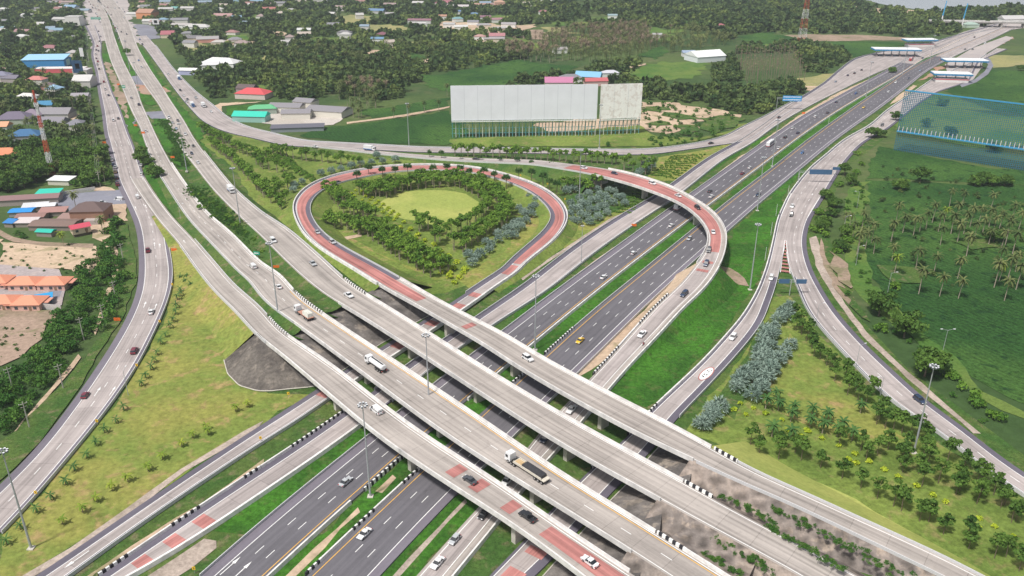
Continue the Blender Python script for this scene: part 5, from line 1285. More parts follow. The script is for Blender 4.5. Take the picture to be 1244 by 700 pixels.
far = [((62, 62), 20, 12, PINKR, WHITE, 'pink roofed house above the blue warehouse'), ((29, 42), 20, 12, (.5, .22, .24), WHITE, 'dusky pink roof at the upper left'), ((11, 38), 18, 10, (.25, .5, .65), WHITE, 'pale blue roof at the upper left edge'), ((28, 48), 16, 10, WHITE, WHITE, 'white house below the dusky pink roof'),
       ((70, 40), 20, 10, LBLUE, WHITE, 'light blue roof in the upper left trees'), ((87, 12), 20, 16, (.2, .45, .75), WHITE, 'bright blue roof near the top left highway'), ((5, 14), 14, 9, WHITE, LGREY, 'white roof at the top left corner'), ((45, 14), 18, 10, GREYR, WHITE, 'grey roof in the top left wood'), ((35, 22), 20, 10, WHITE, LGREY, 'white sheds in the top left wood'), ((90, 68), 12, 10, (.55, .5, .5), CREAM, 'cream house beside the highway verge'),
       ((180, 22), 26, 20, ORNG, ORNG, 'orange three storey building right of the highway'), ((213, 13), 12, 10, (.1, .55, .5), WHITE, 'teal roof in the far trees'), ((199, 27), 14, 9, LBLUE, WHITE, 'blue roof behind the filling station sign'), ((205, 45), 16, 18, (.6, .1, .15), (.7, .6, .45), 'filling station with red and yellow front'), ((222, 34), 30, 10, (.55, .5, .48), WHITE, 'long white roofed row behind the filling station'),
       ((241, 36), 36, 14, (.66, .64, .62), WHITE, 'longest white row behind the filling station'), ((235, 50), 22, 12, GREYR, CREAM, 'grey roof below the long white row'), ((253, 51), 26, 12, (.45, .42, .42), (.6, .3, .25), 'grey roofed market hall with a red wall'), ((267, 55), 18, 10, (.6, .56, .5), CREAM, 'pale roof at the right end of the market halls'), ((272, 22), 28, 12, (.62, .3, .28), (.7, .5, .45), 'pink terrace among trees at the upper left'), ((288, 24), 14, 9, LBLUE, WHITE, 'blue roofed end of the pink terrace'),
       ((270, 80), 38, 18, (.62, .62, .62), WHITE, 'large white roofed workshop'), ((256, 83), 18, 12, (.58, .58, .6), WHITE, 'white annex left of the large workshop'), ((230, 90), 18, 8, WHITE, (.4, .42, .6), 'white shop fronts beside the outer ramp'), ((309, 118), 28, 16, (.56, .09, .10), (.6, .52, .48), 'bright red roofed house near the ramp'), ((301, 112), 16, 12, (.12, .09, .09), (.4, .3, .3), 'dark roof behind the bright red one'), ((306, 146), 26, 12, TEAL, (.3, .5, .45), 'teal green roof beside the outer ramp'), ((320, 137), 22, 10, (.12, .40, .20), (.3, .35, .3), 'green roof behind the teal one'),
       ((289, 5), 16, 9, LBLUE, WHITE, 'pale blue roof at the very top'), ((327, 14), 22, 12, (.6, .14, .12), WHITE, 'red roof in the far centre left trees'), ((354, 15), 14, 9, LGREY, WHITE, 'grey shed beside the red roof far away'), ((312, 4), 26, 12, LBLUE, WHITE, 'blue roof at the top edge left of centre'), ((370, 40), 18, 10, (.72, .74, .72), (.5, .6, .5), 'white house alone in the far wood'), ((419, 43), 18, 10, GREYR, LGREY, 'dark grey roof by the far fields'),
       ((458, 16), 26, 12, (.1, .3, .6), LGREY, 'blue roof right of the far fields'), ((474, 20), 14, 9, (.45, .42, .44), WHITE, 'grey house right of the blue roof'), ((465, 46), 16, 14, (.33, .08, .14), (.5, .3, .3), 'maroon house at the edge of the field'), ((459, 51), 16, 8, (.08, .35, .65), WHITE, 'bright blue roof below the maroon house'), ((510, 28), 34, 9, (.38, .14, .2), (.62, .6, .6), 'long maroon shed by the round field'), ((508, 32), 26, 5, WHITE, WHITE, 'white low row below the maroon shed'),
       ((538, 23), 12, 9, ORNG, WHITE, 'orange roof at the village edge'), ((546, 33), 16, 9, LGREY, WHITE, 'first grey house of the village'), ((556, 26), 16, 9, (.15, .45, .5), WHITE, 'teal roof in the village'), ((560, 36), 18, 9, WHITE, WHITE, 'white house in the village centre'), ((575, 30), 16, 9, (.3, .3, .35), WHITE, 'slate roof in the village'), ((576, 20), 14, 8, (.1, .3, .55), WHITE, 'blue roof behind the village'), ((590, 24), 16, 9, (.35, .12, .2), WHITE, 'maroon roof in the village'), ((604, 27), 16, 9, (.5, .2, .25), WHITE, 'rose roof right of the village maroon one'),
       ((588, 34), 20, 9, (.42, .4, .42), CREAM, 'broad grey roof of the village'), ((618, 33), 20, 10, (.45, .43, .45), WHITE, 'right hand grey roof of the village'), ((606, 38), 18, 8, LGREY, CREAM, 'front grey roof of the village'), ((583, 48), 14, 9, (.66, .3, .25), WHITE, 'salmon roofed white house below the village'), ((604, 47), 20, 12, (.62, .18, .22), (.6, .5, .6), 'red roofed violet house below the village'), ((600, 51), 24, 6, (.42, .4, .4), CREAM, 'low grey row below the red roofed violet house'),
       ((541, 6), 34, 16, (.55, .12, .18), (.7, .6, .62), 'temple hall with a crimson roof at the top'), ((560, 11), 26, 12, (.68, .6, .6), (.7, .62, .6), 'pale temple hall left of the white ring'), ((587, 9), 30, 10, (.62, .3, .2), (.7, .65, .6), 'temple gallery with an orange roof'), ((607, 9), 18, 16, (.7, .35, .18), (.68, .4, .3), 'orange temple tower at the top edge'), ((556, 17), 10, 8, (.1, .25, .55), WHITE, 'little blue roof below the temple'),
       ((836, 68), 14, 9, (.3, .45, .7), WHITE, 'tiny blue house in the palm grove far right') , ((875, 34), 10, 8, (.6, .1, .15), WHITE, 'tiny red roof in the far right wood'), ((798, 46), 12, 8, LGREY, WHITE, 'tiny pale house in the dry palm grove'), ((1228, 26), 34, 18, (.68, .66, .66), WHITE, 'white building beyond the end of the motorway'), ((1178, 33), 20, 12, (.4, .62, .5), (.5, .6, .5), 'pale green roof beside the motorway end'), ((912, 2), 22, 10, LBLUE, WHITE, 'pale blue roof at the top right of centre'), ((744, 22), 14, 8, (.3, .5, .55), WHITE, 'tiny teal roof in the far centre'), ((660, 17), 14, 8, (.55, .15, .2), WHITE, 'tiny red roof right of the temple'), ((680, 64), 16, 9, (.45, .4, .4), WHITE, 'tiny shed in the dry palms'),
       ((679, 104), 26, 16, (.45, .18, .30), (.6, .5, .5), 'pink violet roofed house behind the billboard'), ((693, 99), 20, 12, (.2, .2, .22), (.7, .7, .7), 'dark roof between the pink and the blue roofs'), ((715, 97), 24, 16, (.20, .42, .62), (.4, .6, .6), 'light blue roofed house behind the billboard'), ((723, 103), 22, 10, (.45, .12, .13), (.6, .4, .38), 'dark red roofed house behind the billboard'), ((741, 93), 16, 9, (.5, .5, .55), WHITE, 'grey roofed house at the lane behind the billboard')]
for i, (p, w, d, rc, wc, l) in enumerate(far):
    hh = 9 if 'storey' in l or 'tower' in l else 4.5; house(p, w, d, hh, random.uniform(-16, 16), 'gable' if i % 3 else 'hip', rc, wc, l, 'building' if w > 24 else 'house', 'village_building' if w > 24 else 'village_house', rh=min(w, d)*.25)
h = house((856, 73), 36, 26, 6, 22, 'gable', (.72, .74, .74), (.66, .70, .72), 'big white gabled shed in the fields at the upper right of centre', 'barn', 'barn', rh=5)
for i, (p, w, d, rz, l) in enumerate((((349, 135), 26, 15, -6, 'grey roofed factory block nearest the red roof'), ((372, 129), 17, 13, -20, 'pale edged grey factory roof in the middle'), ((361, 143), 22, 12, 4, 'white walled factory block in front'), ((400, 139), 32, 20, -16, 'right hand white gabled factory hall'))):
    house(p, w, d, 5, rz, 'gable', (.24, .23, .25), (.66, .63, .56), l, 'factory', 'factory_hall', win=0, rh=2.2, grp='factory halls by the outer ramp')
house((362, 158), 38, 9, 3.2, 8, 'shed', (.13, .13, .16), (.25, .28, .3), 'long dark shed roof at the front of the factory yard', 'shed', 'shed', rh=.8)
g = U(574, 4, 0); mb = MB()
for i in range(20):
    a, b = math.pi*2*i/20, math.pi*2*(i+1)/20; mb.tube((g[0]+math.cos(a)*11, g[1], 14+math.sin(a)*11), (g[0]+math.cos(b)*11, g[1], 14+math.sin(b)*11), 1.4, 1.4, 6)
mb.box(g[0], g[1], -.5, 8, 8, 6); tag(mb.build('temple_ring', colmat('wall', (.75, .74, .72))), 'big white ring monument standing by the far temple', 'monument')
# --- far town along the highway and thin haze of roofs: small buildings, one by one
tcol = [(.6, .58, .56), (.66, .64, .62), (.45, .3, .28), (.3, .3, .34), (.5, .2, .18), (.25, .4, .55), (.62, .5, .4)]
for i in range(46):
    side = i % 2; y = random.uniform(1, 30); x = (random.uniform(60, 104) if side == 0 else random.uniform(158, 230)) if i < 22 else random.uniform(240, 700)
    if i >= 22: y = random.uniform(0, 9)
    c = tcol[i % 7]; house((x, y), random.uniform(14, 26), random.uniform(9, 14), random.choice([4, 5, 7]), random.uniform(-12, 12), 'gable', c, (.62, .6, .57), 'small distant town building near the top edge of the picture', 'building', 'town_building', grp='distant town buildings', rh=2.5)
for i in range(58):
    lft = i % 5 < 2; x, y = (random.uniform(-5, 92), random.uniform(8, 135)) if lft else (random.uniform(185, 480), random.uniform(8, 60)+0) ; sc_h = U(x, y)
    if any(math.hypot(sc_h[0]-b_[0], sc_h[1]-b_[1]) < b_[2]+16 for b_ in BLD): continue
    c = tcol[(i*3) % 7]; house((x, y), random.uniform(11, 18), random.uniform(8, 11), random.choice([3.5, 4, 6]), random.uniform(-20, 20), 'gable' if i % 2 else 'hip', c, (.62, .6, .57), 'small house among the trees at the upper left' if lft else 'small house among the trees along the top left of centre', 'house', 'village_house', grp='houses in the upper left trees' if lft else 'houses in the top centre trees')
# --- toll plazas
def toll(px, w, d, rz, label, n=5, low=False):
    g = U(px[0], px[1], 0); BLD.append((g[0], g[1], w*.6)); o = empty('toll_plaza', (g[0], g[1], -.05), math.radians(rz)); tag(o, label, 'toll plaza', 'toll plazas')
    H_ = 7.0; mb = MB(); mb.box(0, 0, H_+.9, w, d, .5); mb.build('canopy_roof', colmat('roof', (.72, .74, .75)), o)
    mb = MB(); mb.box(0, 0, H_-.5, w+.5, d+.5, 1.4); mb.build('blue_fascia', colmat('paint', (.03, .20, .40)), o)
    for i in range(n):
        x = (i+.5)*w/n-w/2; mb = MB(); mb.box(x, 0, 0, .8, .8, H_-.5); mb.build('column', M_PIER, o)
        mb = MB(); mb.box(x, -d*.2, 0, 1.6, 2.6, 2.6); b = mb.build('booth', colmat('wall', (.55, .45, .42)), o); mb = MB(); mb.box(x, -d*.2, 1.2, 1.7, 2.7, .9); mb.build('window', M_WIN, b)
    if low: mb = MB(); mb.box(0, -d*.1, 0, w*.86, d*.6, 3.6); mb.build('office', colmat('wall', (.68, .66, .64)), o); mb = MB(); mb.box(0, -d*.1, 2.4, w*.87, d*.62, .8); mb.build('red_band', colmat('paint', (.5, .08, .1)), o)
toll((1087, 68), 50, 16, -6, 'toll plaza with blue canopy on the far side, nearest the viewer of that side', 6); toll((1116, 56), 38, 14, 4, 'far toll building with red and white walls behind the first plaza', 4, True)
toll((1170, 82), 42, 16, -6, 'toll plaza with blue canopy on the near side over several booths', 5); toll((1154, 99), 34, 14, -10, 'toll office with red and white walls in front of the near side plaza', 4, True)
# --- masts
M_MR = plain('mast_red', (.52, .09, .05), var=.1); M_MW = plain('mast_white', (.72, .72, .72), var=.1)
def mast(px, H_, w0, label):
    g = U(px[0], px[1], 0); o = empty('radio_mast', (g[0], g[1], -.5)); tag(o, label, 'mast', 'red and white lattice masts'); n = 14
    for s in range(7):
        mb = MB()
        for k in range(s*2, s*2+2):
            z0, z1 = H_*k/n, H_*(k+1)/n; a, b = w0*(1-.75*k/n)/2, w0*(1-.75*(k+1)/n)/2
            C0 = [(-a, -a), (a, -a), (a, a), (-a, a)]; C1 = [(-b, -b), (b, -b), (b, b), (-b, b)]
            for i in range(4):
                j = (i+1) % 4; mb.tube((*C0[i], z0), (*C1[i], z1), .13, seg=4); mb.tube((*C0[i], z0), (*C1[j], z1), .08, seg=4); mb.tube((*C0[j], z0), (*C1[i], z1), .08, seg=4); mb.tube((*C1[i], z1), (*C1[j], z1), .07, seg=4)
        mb.build('lattice_section', M_MR if s % 2 == 0 else M_MW, o)
    for zz in (.93, .84):
        for i in range(3): a = i*2.09; mb = MB(); mb.tube((math.cos(a)*1.1, math.sin(a)*1.1, H_*zz-1.2), (math.cos(a)*1.1, math.sin(a)*1.1, H_*zz+1.2), .35, seg=8); mb.build('antenna', M_MW, o)
mast((64, 213), 52, 2.6, 'slim red and white lattice mast rising over the houses on the left'); mast((973, 57), 76, 8.5, 'wide based red and white lattice mast beyond the motorway')
M_BLU = plain('blue_paint', (.06, .34, .62), var=.08)
for p, l in (((1143, 31), 'left blue and white pole beside the motorway end'), ((1168, 35), 'right blue and white pole beside the motorway end')):
    g = U(*p, 0); o = empty('chimney_pole', (g[0], g[1], -.5)); tag(o, l, 'pole', 'blue and white poles'); mb = MB(); mb.tube((0, 0, 0), (0, 0, 14), 1.2, .9, 8); mb.build('lower_shaft', M_MW, o); mb = MB(); mb.tube((0, 0, 14), (1.5, 0, 34), .9, .6, 8); mb.build('upper_shaft', M_BLU, o)
# --- the big sheet metal billboard
a, b, c = U(549, 167, 0), U(724, 164.5, 0), U(727.5, 164, 0); e = U(777, 162, 0)
M_SHEET = plain('billboard_sheet', (.74, .76, .81), rough=.5, var=.05, sc=.1); M_SHEETW = G('worn_billboard_paper', ((.86, .85, .82), (.84, .83, .80), (.60, .52, .47)), (.05, .25, .9), sharp=.03, third=.45, fine=.08)
M_TEALP = plain('teal_scaffold', (.10, .30, .32), var=.15); M_POST = plain('pale_steel_post', (.55, .58, .55), var=.1)
def billboard(p0, p1, z0, z1, m, label, n, blue=False):
    p0 = p0.copy(); p1 = p1.copy(); p0[2] = p1[2] = 0; L = np.linalg.norm(p1-p0); o = empty('billboard', tuple((p0+p1)/2*[1, 1, 0]+[0, 0, -.5]), math.atan2(p1[1]-p0[1], p1[0]-p0[0])); tag(o, label, 'billboard')
    mb = MB(); mb.box(0, 0, z0, L, .5, z1-z0); f = mb.build('panel', m, o)
    mb = MB(); k = int(L/9)
    for i in range(1, k): mb.box(-L/2+i*L/k, -.27, z0+.3, .12, .04, z1-z0-.6)
    mb.build('panel_seam', plain('seam', (.40, .42, .47), var=.05), f)
    mb = MB(); mb.box(0, -.5, z0-.9, L, 1.6, .3); mb.build('catwalk', M_POST, o)
    for i in range(n): mb = MB(); x = -L/2+.6+i*(L-1.2)/(n-1); mb.tube((x, .5, 0), (x, .5, z1-.5), .28, .22, 5); mb.tube((x, .5, z0), (x, 7, 0), .2, .2, 4); mb.build('post', M_POST if i % 2 else M_TEALP, o)
    for z in (3, 6.5, 10): mb = MB(); mb.box(0, .9, z, L, .25, .3); mb.build('brace', M_TEALP, o)
    return o
billboard(a, b, 12.5, 37, M_SHEET, 'huge blank grey metal billboard standing on a row of posts', 44); billboard(c, e, 12, 36.5, M_SHEETW, 'smaller white billboard with worn patches at the right of the huge grey one', 11)
BLD.append((*(a+b)[:2]/2, 40)); BLD.append((*U(600, 165)[:2], 30)); BLD.append((*U(690, 165)[:2], 30)); BLD.append((*U(752, 162)[:2], 25))
# blue lattice hoarding on the right, seen from behind
p0, p1 = U(1086, 182, 0), U(1262, 210, 0); L = np.linalg.norm(p1-p0); o = empty('lattice_hoarding', tuple((p0+p1)/2*[1, 1, 0]+[0, 0, -.5]), math.atan2(p1[1]-p0[1], p1[0]-p0[0])); tag(o, 'see-through blue steel lattice hoarding standing in the field at the right edge', 'hoarding')
Hh = 40; M_NET = plain('blue_net', (.03, .15, .23), var=.1)
for i in range(76): mb = MB(); x = -L/2+i*L/75; mb.box(x, 0, 0, .30, .3, Hh); mb.build('upright', M_NET, o)
for j in range(34): mb = MB(); mb.box(0, .2, 1+j*Hh/34, L, .14, .26); mb.build('crossbar', M_NET, o)
mb = MB(); mb.box(0, 0, Hh, L, .9, .8); mb.build('top_beam', plain('bright_blue', (.05, .27, .48), var=.05), o); mb = MB(); mb.box(0, -1.2, 13.2, L, 1.8, .7); mb.build('catwalk', plain('bright_blue', (.05, .27, .48)), o)
for i in range(34): mb = MB(); mb.box(-L/2+1+i*(L-2)/33, -1.3, 13.9, .35, 1.4, 3.0, ty=.4); mb.build('lamp_bracket', M_RAIL, o)
# ---------------------------------------------------------------- WOODLAND (after the buildings: keeps clear of them)
def pip(P, poly_):
    x, y = P[:, 0], P[:, 1]; ins = np.zeros(len(P), bool); j = len(poly_)-1
    for i in range(len(poly_)):
        xi, yi = poly_[i]; xj, yj = poly_[j]; c = ((yi > y) != (yj > y)) & (x < (xj-xi)*(y-yi)/(yj-yi+1e-12)+xi); ins ^= c; j = i
    return ins
ALLR = np.concatenate([np.column_stack([r.P[:, 0], r.P[:, 1], r.h]) for r in R.values()])
def sample(spec, gap, clear=True, keep_open=False):
    pg = np.array([p[:2] for p in poly(spec, 0)]); lo, hi = pg.min(0), pg.max(0); A = (hi-lo).prod(); n = int(A/gap**2)
    k = int(math.sqrt(A)/gap)+2; gx, gy = np.meshgrid(np.arange(lo[0], hi[0], gap), np.arange(lo[1], hi[1], gap)); P = np.stack([gx.ravel(), gy.ravel()], 1)+rng.normal(size=(gx.size, 2))*gap*.38
    P = P[pip(P, pg)]
    if not keep_open:
        for q in OPEN: P = P[~pip(P, q)]
    if clear and len(P):
        m = np.ones(len(P), bool)
        for i in range(0, len(ALLR), 4): m &= np.hypot(P[:, 0]-ALLR[i, 0], P[:, 1]-ALLR[i, 1]) > ALLR[i, 2]+5.5
        for (bx, by, br) in BLD: m &= ~((np.hypot(P[:, 0]-bx, (P[:, 1]-by)) < br+3) | ((np.abs(P[:, 0]-bx*P[:, 1]/max(by, 1)) < br*.8) & (P[:, 1] < by) & (P[:, 1] > by-br-9)))
        P = P[m]
    return P
bf = np.concatenate([
    sample('p -60 -5 100 -5 100 60 108 130 140 215 130 226 60 238 -60 250 -160 200 -160 60', 8.2),
    sample('a1 550 -20 1300 -20 1300 420 1000 470 900 330 800 190 700 120 640 60', 8.5),
    sample('a2 -60 -20 1300 -20 1300 280 900 340 740 400 700 470 400 480 60 470 -60 420', 8.2),
    sample('a3 -20 -20 1260 -20 1260 140 1000 200 900 150 500 140 -20 120', 9.5),
    sample('a3 470 300 640 300 740 420 1240 430 1244 560 1080 540 900 500 720 470 600 470 560 400 240 420 180 400 -20 430 -20 380 300 360', 7.5),
    sample('a4 -20 -20 480 -20 500 30 800 60 1080 40 1300 40 1300 130 1180 90 900 165 700 175 560 160 110 160 -20 150', 9.5),
    sample('a4 50 220 200 190 400 250 420 290 340 350 200 340 150 330', 7.5),
    sample('a4 0 400 180 380 200 450 0 560', 7),
    sample('b1 -200 200 60 230 60 280 0 330 -200 330', 7)])
near_px_spec = sample('c1 -60 470 40 420 100 390 190 300 230 200 300 110 330 40 b1 330 660 440 560 520 520 530 620 450 700 c1 500 20 480 130 400 280 370 320 300 420 180 540 60 680 -60 740', 4.2, keep_open=True)
near3 = np.concatenate([sample('b1 260 0 400 0 500 60 520 200 440 215 340 225 300 100', 5.5), sample('a1 400 400 450 420 480 560 490 700 420 700 400 560', 5.5), sample('a1 330 130 400 140 420 250 400 330 360 330', 6)])
near2 = sample('b1 500 370 560 380 570 480 540 560 510 480 c1 560 -90 640 -80 600 120 520 300 480 250', 4, keep_open=True)
pal = np.concatenate([sample('a2 380 440 520 400 600 470 560 530 860 490 900 360 1244 270 1244 340 960 350 880 540 300 640 230 660 450 590', 11),
    sample('a3 -20 240 60 230 300 150 700 120 900 150 1060 200 860 250 700 250 560 290 300 290 100 300 -20 300', 9, keep_open=False),
    sample('a2 60 200 500 200 900 230 900 300 300 330 60 380', 17), sample('b1 -60 -60 500 -60 500 230 300 220 0 250', 22), sample('a1 0 350 380 380 450 560 480 700 0 700', 16)])
dead = np.concatenate([sample('a3 -20 220 300 140 700 130 800 160 700 230 300 260 -20 290', 9.5), sample('a2 380 420 560 400 660 450 560 490', 12), sample('a4 0 280 150 260 150 340 0 380', 9)])
dark_grove = sample('a3 940 290 1060 260 1100 210 1244 215 1244 380 960 390', 6.2)
# the three hundred that show largest stand as trees of their own
def order(P): return P[np.argsort(np.hypot(P[:, 0], P[:, 1]))]
bf = order(bf); pal = order(pal); dead = order(dead)
NB = 150
for p in bf[:NB]: plant('big', p, 'dense dark broadleaf tree at the near edge of the woods around the houses', 'nearest woodland trees', random.uniform(.75, 1.0), parts=False)
for p in pal[:150]: plant('coco', p, 'tall coconut palm scattered through the woods and fields in the distance', 'distant coconut palms', random.uniform(.9, 1.15), parts=False)
for p in dead[:90]: plant('cocob', p, 'dry brownish coconut palm in the groves behind the billboard', 'dry coconut palms', random.uniform(.95, 1.15), parts=False)
def mass(name, P, kindf, m, label, z0=-.5):
    """one woodland mass: crowns as leaf clumps"""
    Q = []; T = []
    for lo, hi, per, leaf, ncl in ((0, 420, 26, 1.15, 7), (420, 700, 18, 1.6, 6), (700, 1100, 11, 2.4, 5), (1100, 9999, 8, 3.4, 4)):
        d = np.hypot(P[:, 0], P[:, 1]); S = P[(d >= lo) & (d < hi)]
        if not len(S): continue
        protos = []
        for v in range(6):
            rg = np.random.default_rng(v+int(lo)); h = 9.; w = 9.5
            protos.append(cloud(crown_clumps(h, w, ncl, rg, .12)+[((0, 0, 2.5), 3.0)], per, leaf, rg))
        for v in range(6):
            s = S[v::6]
            if not len(s): continue
            q, t = protos[v]; n = len(s); a = rng.random(n)*6.28; sc = kindf(n); c, si = np.cos(a), np.sin(a)
            q2 = np.empty((n,)+q.shape); q2[..., 0] = (q[None, ..., 0]*c[:, None, None]-q[None, ..., 1]*si[:, None, None])*sc[:, None, None]+s[:, 0][:, None, None]
            q2[..., 1] = (q[None, ..., 0]*si[:, None, None]+q[None, ..., 1]*c[:, None, None])*sc[:, None, None]+s[:, 1][:, None, None]; q2[..., 2] = q[None, ..., 2]*sc[:, None, None]+(z0 if np.isscalar(z0) else s[:, 2][:, None, None])
            Q.append(q2.reshape(-1, 4, 3)); T.append(np.clip((t[None, :]*.55+rng.random(n)[:, None]**1.6*.6).ravel(), 0, 1))
    Q = np.concatenate(Q); me = quads_mesh(name, Q, np.concatenate(T), m); o = bpy.data.objects.new(name, me); COL.objects.link(o); tag(o, label, 'woodland', kind='stuff'); print('MASS', name, len(P), len(Q))
L_FORM = leaf_mat('leaf_woodland_mass', (.018, .056, .020), (.15, .21, .06), obj=False); L_UND = leaf_mat('leaf_undergrowth', (.03, .11, .02), (.12, .24, .04), obj=False)
nz = np.array([mnoise.noise(Vector((p[0]*.012, p[1]*.012, 5.0)))+.35*mnoise.noise(Vector((p[0]*.05, p[1]*.05, 2.0))) for p in bf[NB:]]); far_d = bf[NB:][:, 1]
keep = ~((nz < -.30) & (rng.random(len(nz)) < .75)); bb = bf[NB:][keep]; nz = nz[keep]
L_FOR2 = leaf_mat('leaf_light_woodland', (.045, .10, .025), (.24, .30, .08), obj=False)
mass('woodland', bb[nz <= .16], lambda n: .5+.7*rng.random(n)**1.4, L_FORM, 'broad dark green wood filling the distance'); mass('light_woodland', bb[nz > .16], lambda n: .4+.6*rng.random(n)**1.4, L_FOR2, 'paler green stretches of the distant wood')
grid('dead', 'p 890 70 965 67 980 99 905 104', 13, 8, 'bare pale palm trunk in the block of dead palms beyond the billboards', 'bare palm trunks beyond the billboards', parts=False, jit=.12)
mass('undergrowth', np.concatenate([near_px_spec, near2, near3]), lambda n: .28+.28*rng.random(n), L_UND, 'dense green thicket between the housing estate and the slip road')
def palmmass(name, P, kind, label):
    Q = []; T = []; V = VAR[kind]
    for v in range(len(V)):
        cr = V[v][1]; co = np.empty(len(cr.vertices)*3, np.float32); cr.vertices.foreach_get('co', co); q = co.reshape(-1, 4, 3)[::2]; s = P[v::len(V)]
        tk = np.array([[[-.3, 0, 0], [.3, 0, 0], [.2, 0, 9.5], [-.2, 0, 9.5]], [[0, -.3, 0], [0, .3, 0], [0, .2, 9.5], [0, -.2, 9.5]]]); q = np.concatenate([q*[1.15, 1.15, 1], tk])
        if not len(s): continue
        n = len(s); a = rng.random(n)*6.28; c, si = np.cos(a)[:, None, None], np.sin(a)[:, None, None]; sc = (.85+.35*rng.random(n))[:, None, None]
        q2 = np.stack([(q[None, ..., 0]*c-q[None, ..., 1]*si)*sc+s[:, 0][:, None, None], (q[None, ..., 0]*si+q[None, ..., 1]*c)*sc+s[:, 1][:, None, None], q[None, ..., 2]*sc-.5], -1)
        Q.append(q2.reshape(-1, 4, 3)); T.append(np.clip(rng.random((n, 1))*.7+rng.random((n, len(q)))*.3, 0, 1).ravel())
    if Q: Q = np.concatenate(Q); me = quads_mesh(name, Q, np.concatenate(T), VAR[kind][0][1].materials[0]); o = bpy.data.objects.new(name, me); COL.objects.link(o); tag(o, label, 'woodland', kind='stuff'); print('PALMS', len(P), len(Q))
palmmass('palm_grove', pal[150:], 'coco', 'far palms merging into the woods'); palmmass('palm_grove', dead[90:], 'cocob', 'far dry brownish palm groves')
mass('woodland', dark_grove, lambda n: .45+.3*rng.random(n), L_FORM, 'dark young plantation beside the wide mast')

bank = sample('b4 430 200 500 190 500 330 480 470 520 620 540 700 440 700 400 540 400 340', 7, keep_open=True); bank2 = sample('c4 380 40 470 120 560 210 690 350 820 480 960 600 1100 700 1244 790 1244 640 1050 540 870 390 700 240 560 120 500 20', 8, keep_open=True)
mass('undergrowth', bank, lambda n: .12+.22*rng.random(n), L_UND, 'scattered low scrub on the bank above the outer branch road'); mass('undergrowth', bank2, lambda n: .10+.22*rng.random(n), L_UND, 'scattered low scrub along the long bank beside the outer road')

def hedge(spec, z, label, wid=1.6, gap=1.1, sc=(.08, .07)):
    pts = np.array(poly(spec, z+.4)); c = np.concatenate([[0], np.cumsum(np.linalg.norm(np.diff(pts, axis=0), axis=1))]); n = int(c[-1]/gap)*3; q = rng.random(n)*c[-1]
    P = np.stack([np.interp(q, c, pts[:, k]) for k in range(2)], 1)+rng.normal(size=(n, 2))*wid*.4
    mass('hedge', P, lambda m: sc[0]+sc[1]*rng.random(m), L_UND, label, z0=z)
hedge('d3 1000 320 1060 350 1110 375 1160 400 1210 430 1244 450 d4 40 470 80 490 130 515 180 545 240 580 300 615 400 670', 5.6, 'overgrown green strip along the far edge of the wide overpass road')
hedge('d3 1060 262 1110 285 1150 300 1200 325 1244 350 d4 20 345 70 372 120 400 170 430 220 455 280 490 350 525 450 580 560 640 680 700', 4.4, 'overgrown green strip along the near edge of the loop bridge road', 2.4)
hedge('d3 950 510 990 530 1030 550 1080 580 1130 610 1180 640 1244 680', 5.2, 'overgrown strip below the wide overpass road', 2.2); hedge('d3 880 580 930 600 980 625 1040 660 1090 690', 5.4, 'overgrown strip beside the white barrier of the truck overpass', 1.5)
hedge('b1 900 225 960 270 1020 320 1080 380 1140 430 1200 480 1244 520 b2 0 520 60 560 120 600 180 650 230 690', 2.6, 'bushy growth between the second and third roads', 6, .6, (.07, .12)); hedge('a1 770 570 820 640 850 690 b1 830 60 880 130', -.4, 'bushy growth on the old highway median', 6, .8, (.07, .13))
mass('undergrowth', sample('b4 560 120 1244 200 1244 700 700 700 540 420', 11, keep_open=True), lambda n: .10+.2*rng.random(n), L_FORM, 'scattered dark scrub in the dark green field'); mass('undergrowth', np.concatenate([sample('a3 600 480 760 480 920 510 1090 540 1060 600 860 660 600 640', 9, keep_open=True), sample('a3 100 590 1100 650 1000 690 0 690', 8, keep_open=True)]), lambda n: .12+.3*rng.random(n), L_UND, 'scattered scrub on the sandy ground by the billboards')
mass('undergrowth', np.concatenate([sample('b1 0 480 450 500 460 600 340 640 0 600', 6, keep_open=True), sample('c1 -60 110 290 125 200 260 0 390 -60 390', 5, keep_open=True)]), lambda n: .05+.12*rng.random(n), L_UND, 'weeds dotting the bare ground around the estate')
mass('undergrowth', sample('b1 0 380 500 300 520 460 100 470 0 420', 7, keep_open=True), lambda n: .15+.3*rng.random(n), L_UND, 'garden growth between the shacks')
for p in sample('b1 0 340 500 300 520 470 120 470', 15, keep_open=True): plant('coco', p, 'coconut palm among the shacks below the car park', 'coconut palms among the shacks', random.uniform(.8, 1.1))
row('cocoy', 'b1 285 435', 'bright yellow leaved palm beside the small red roofed stilt house', 'yellow palm', sc=.8)
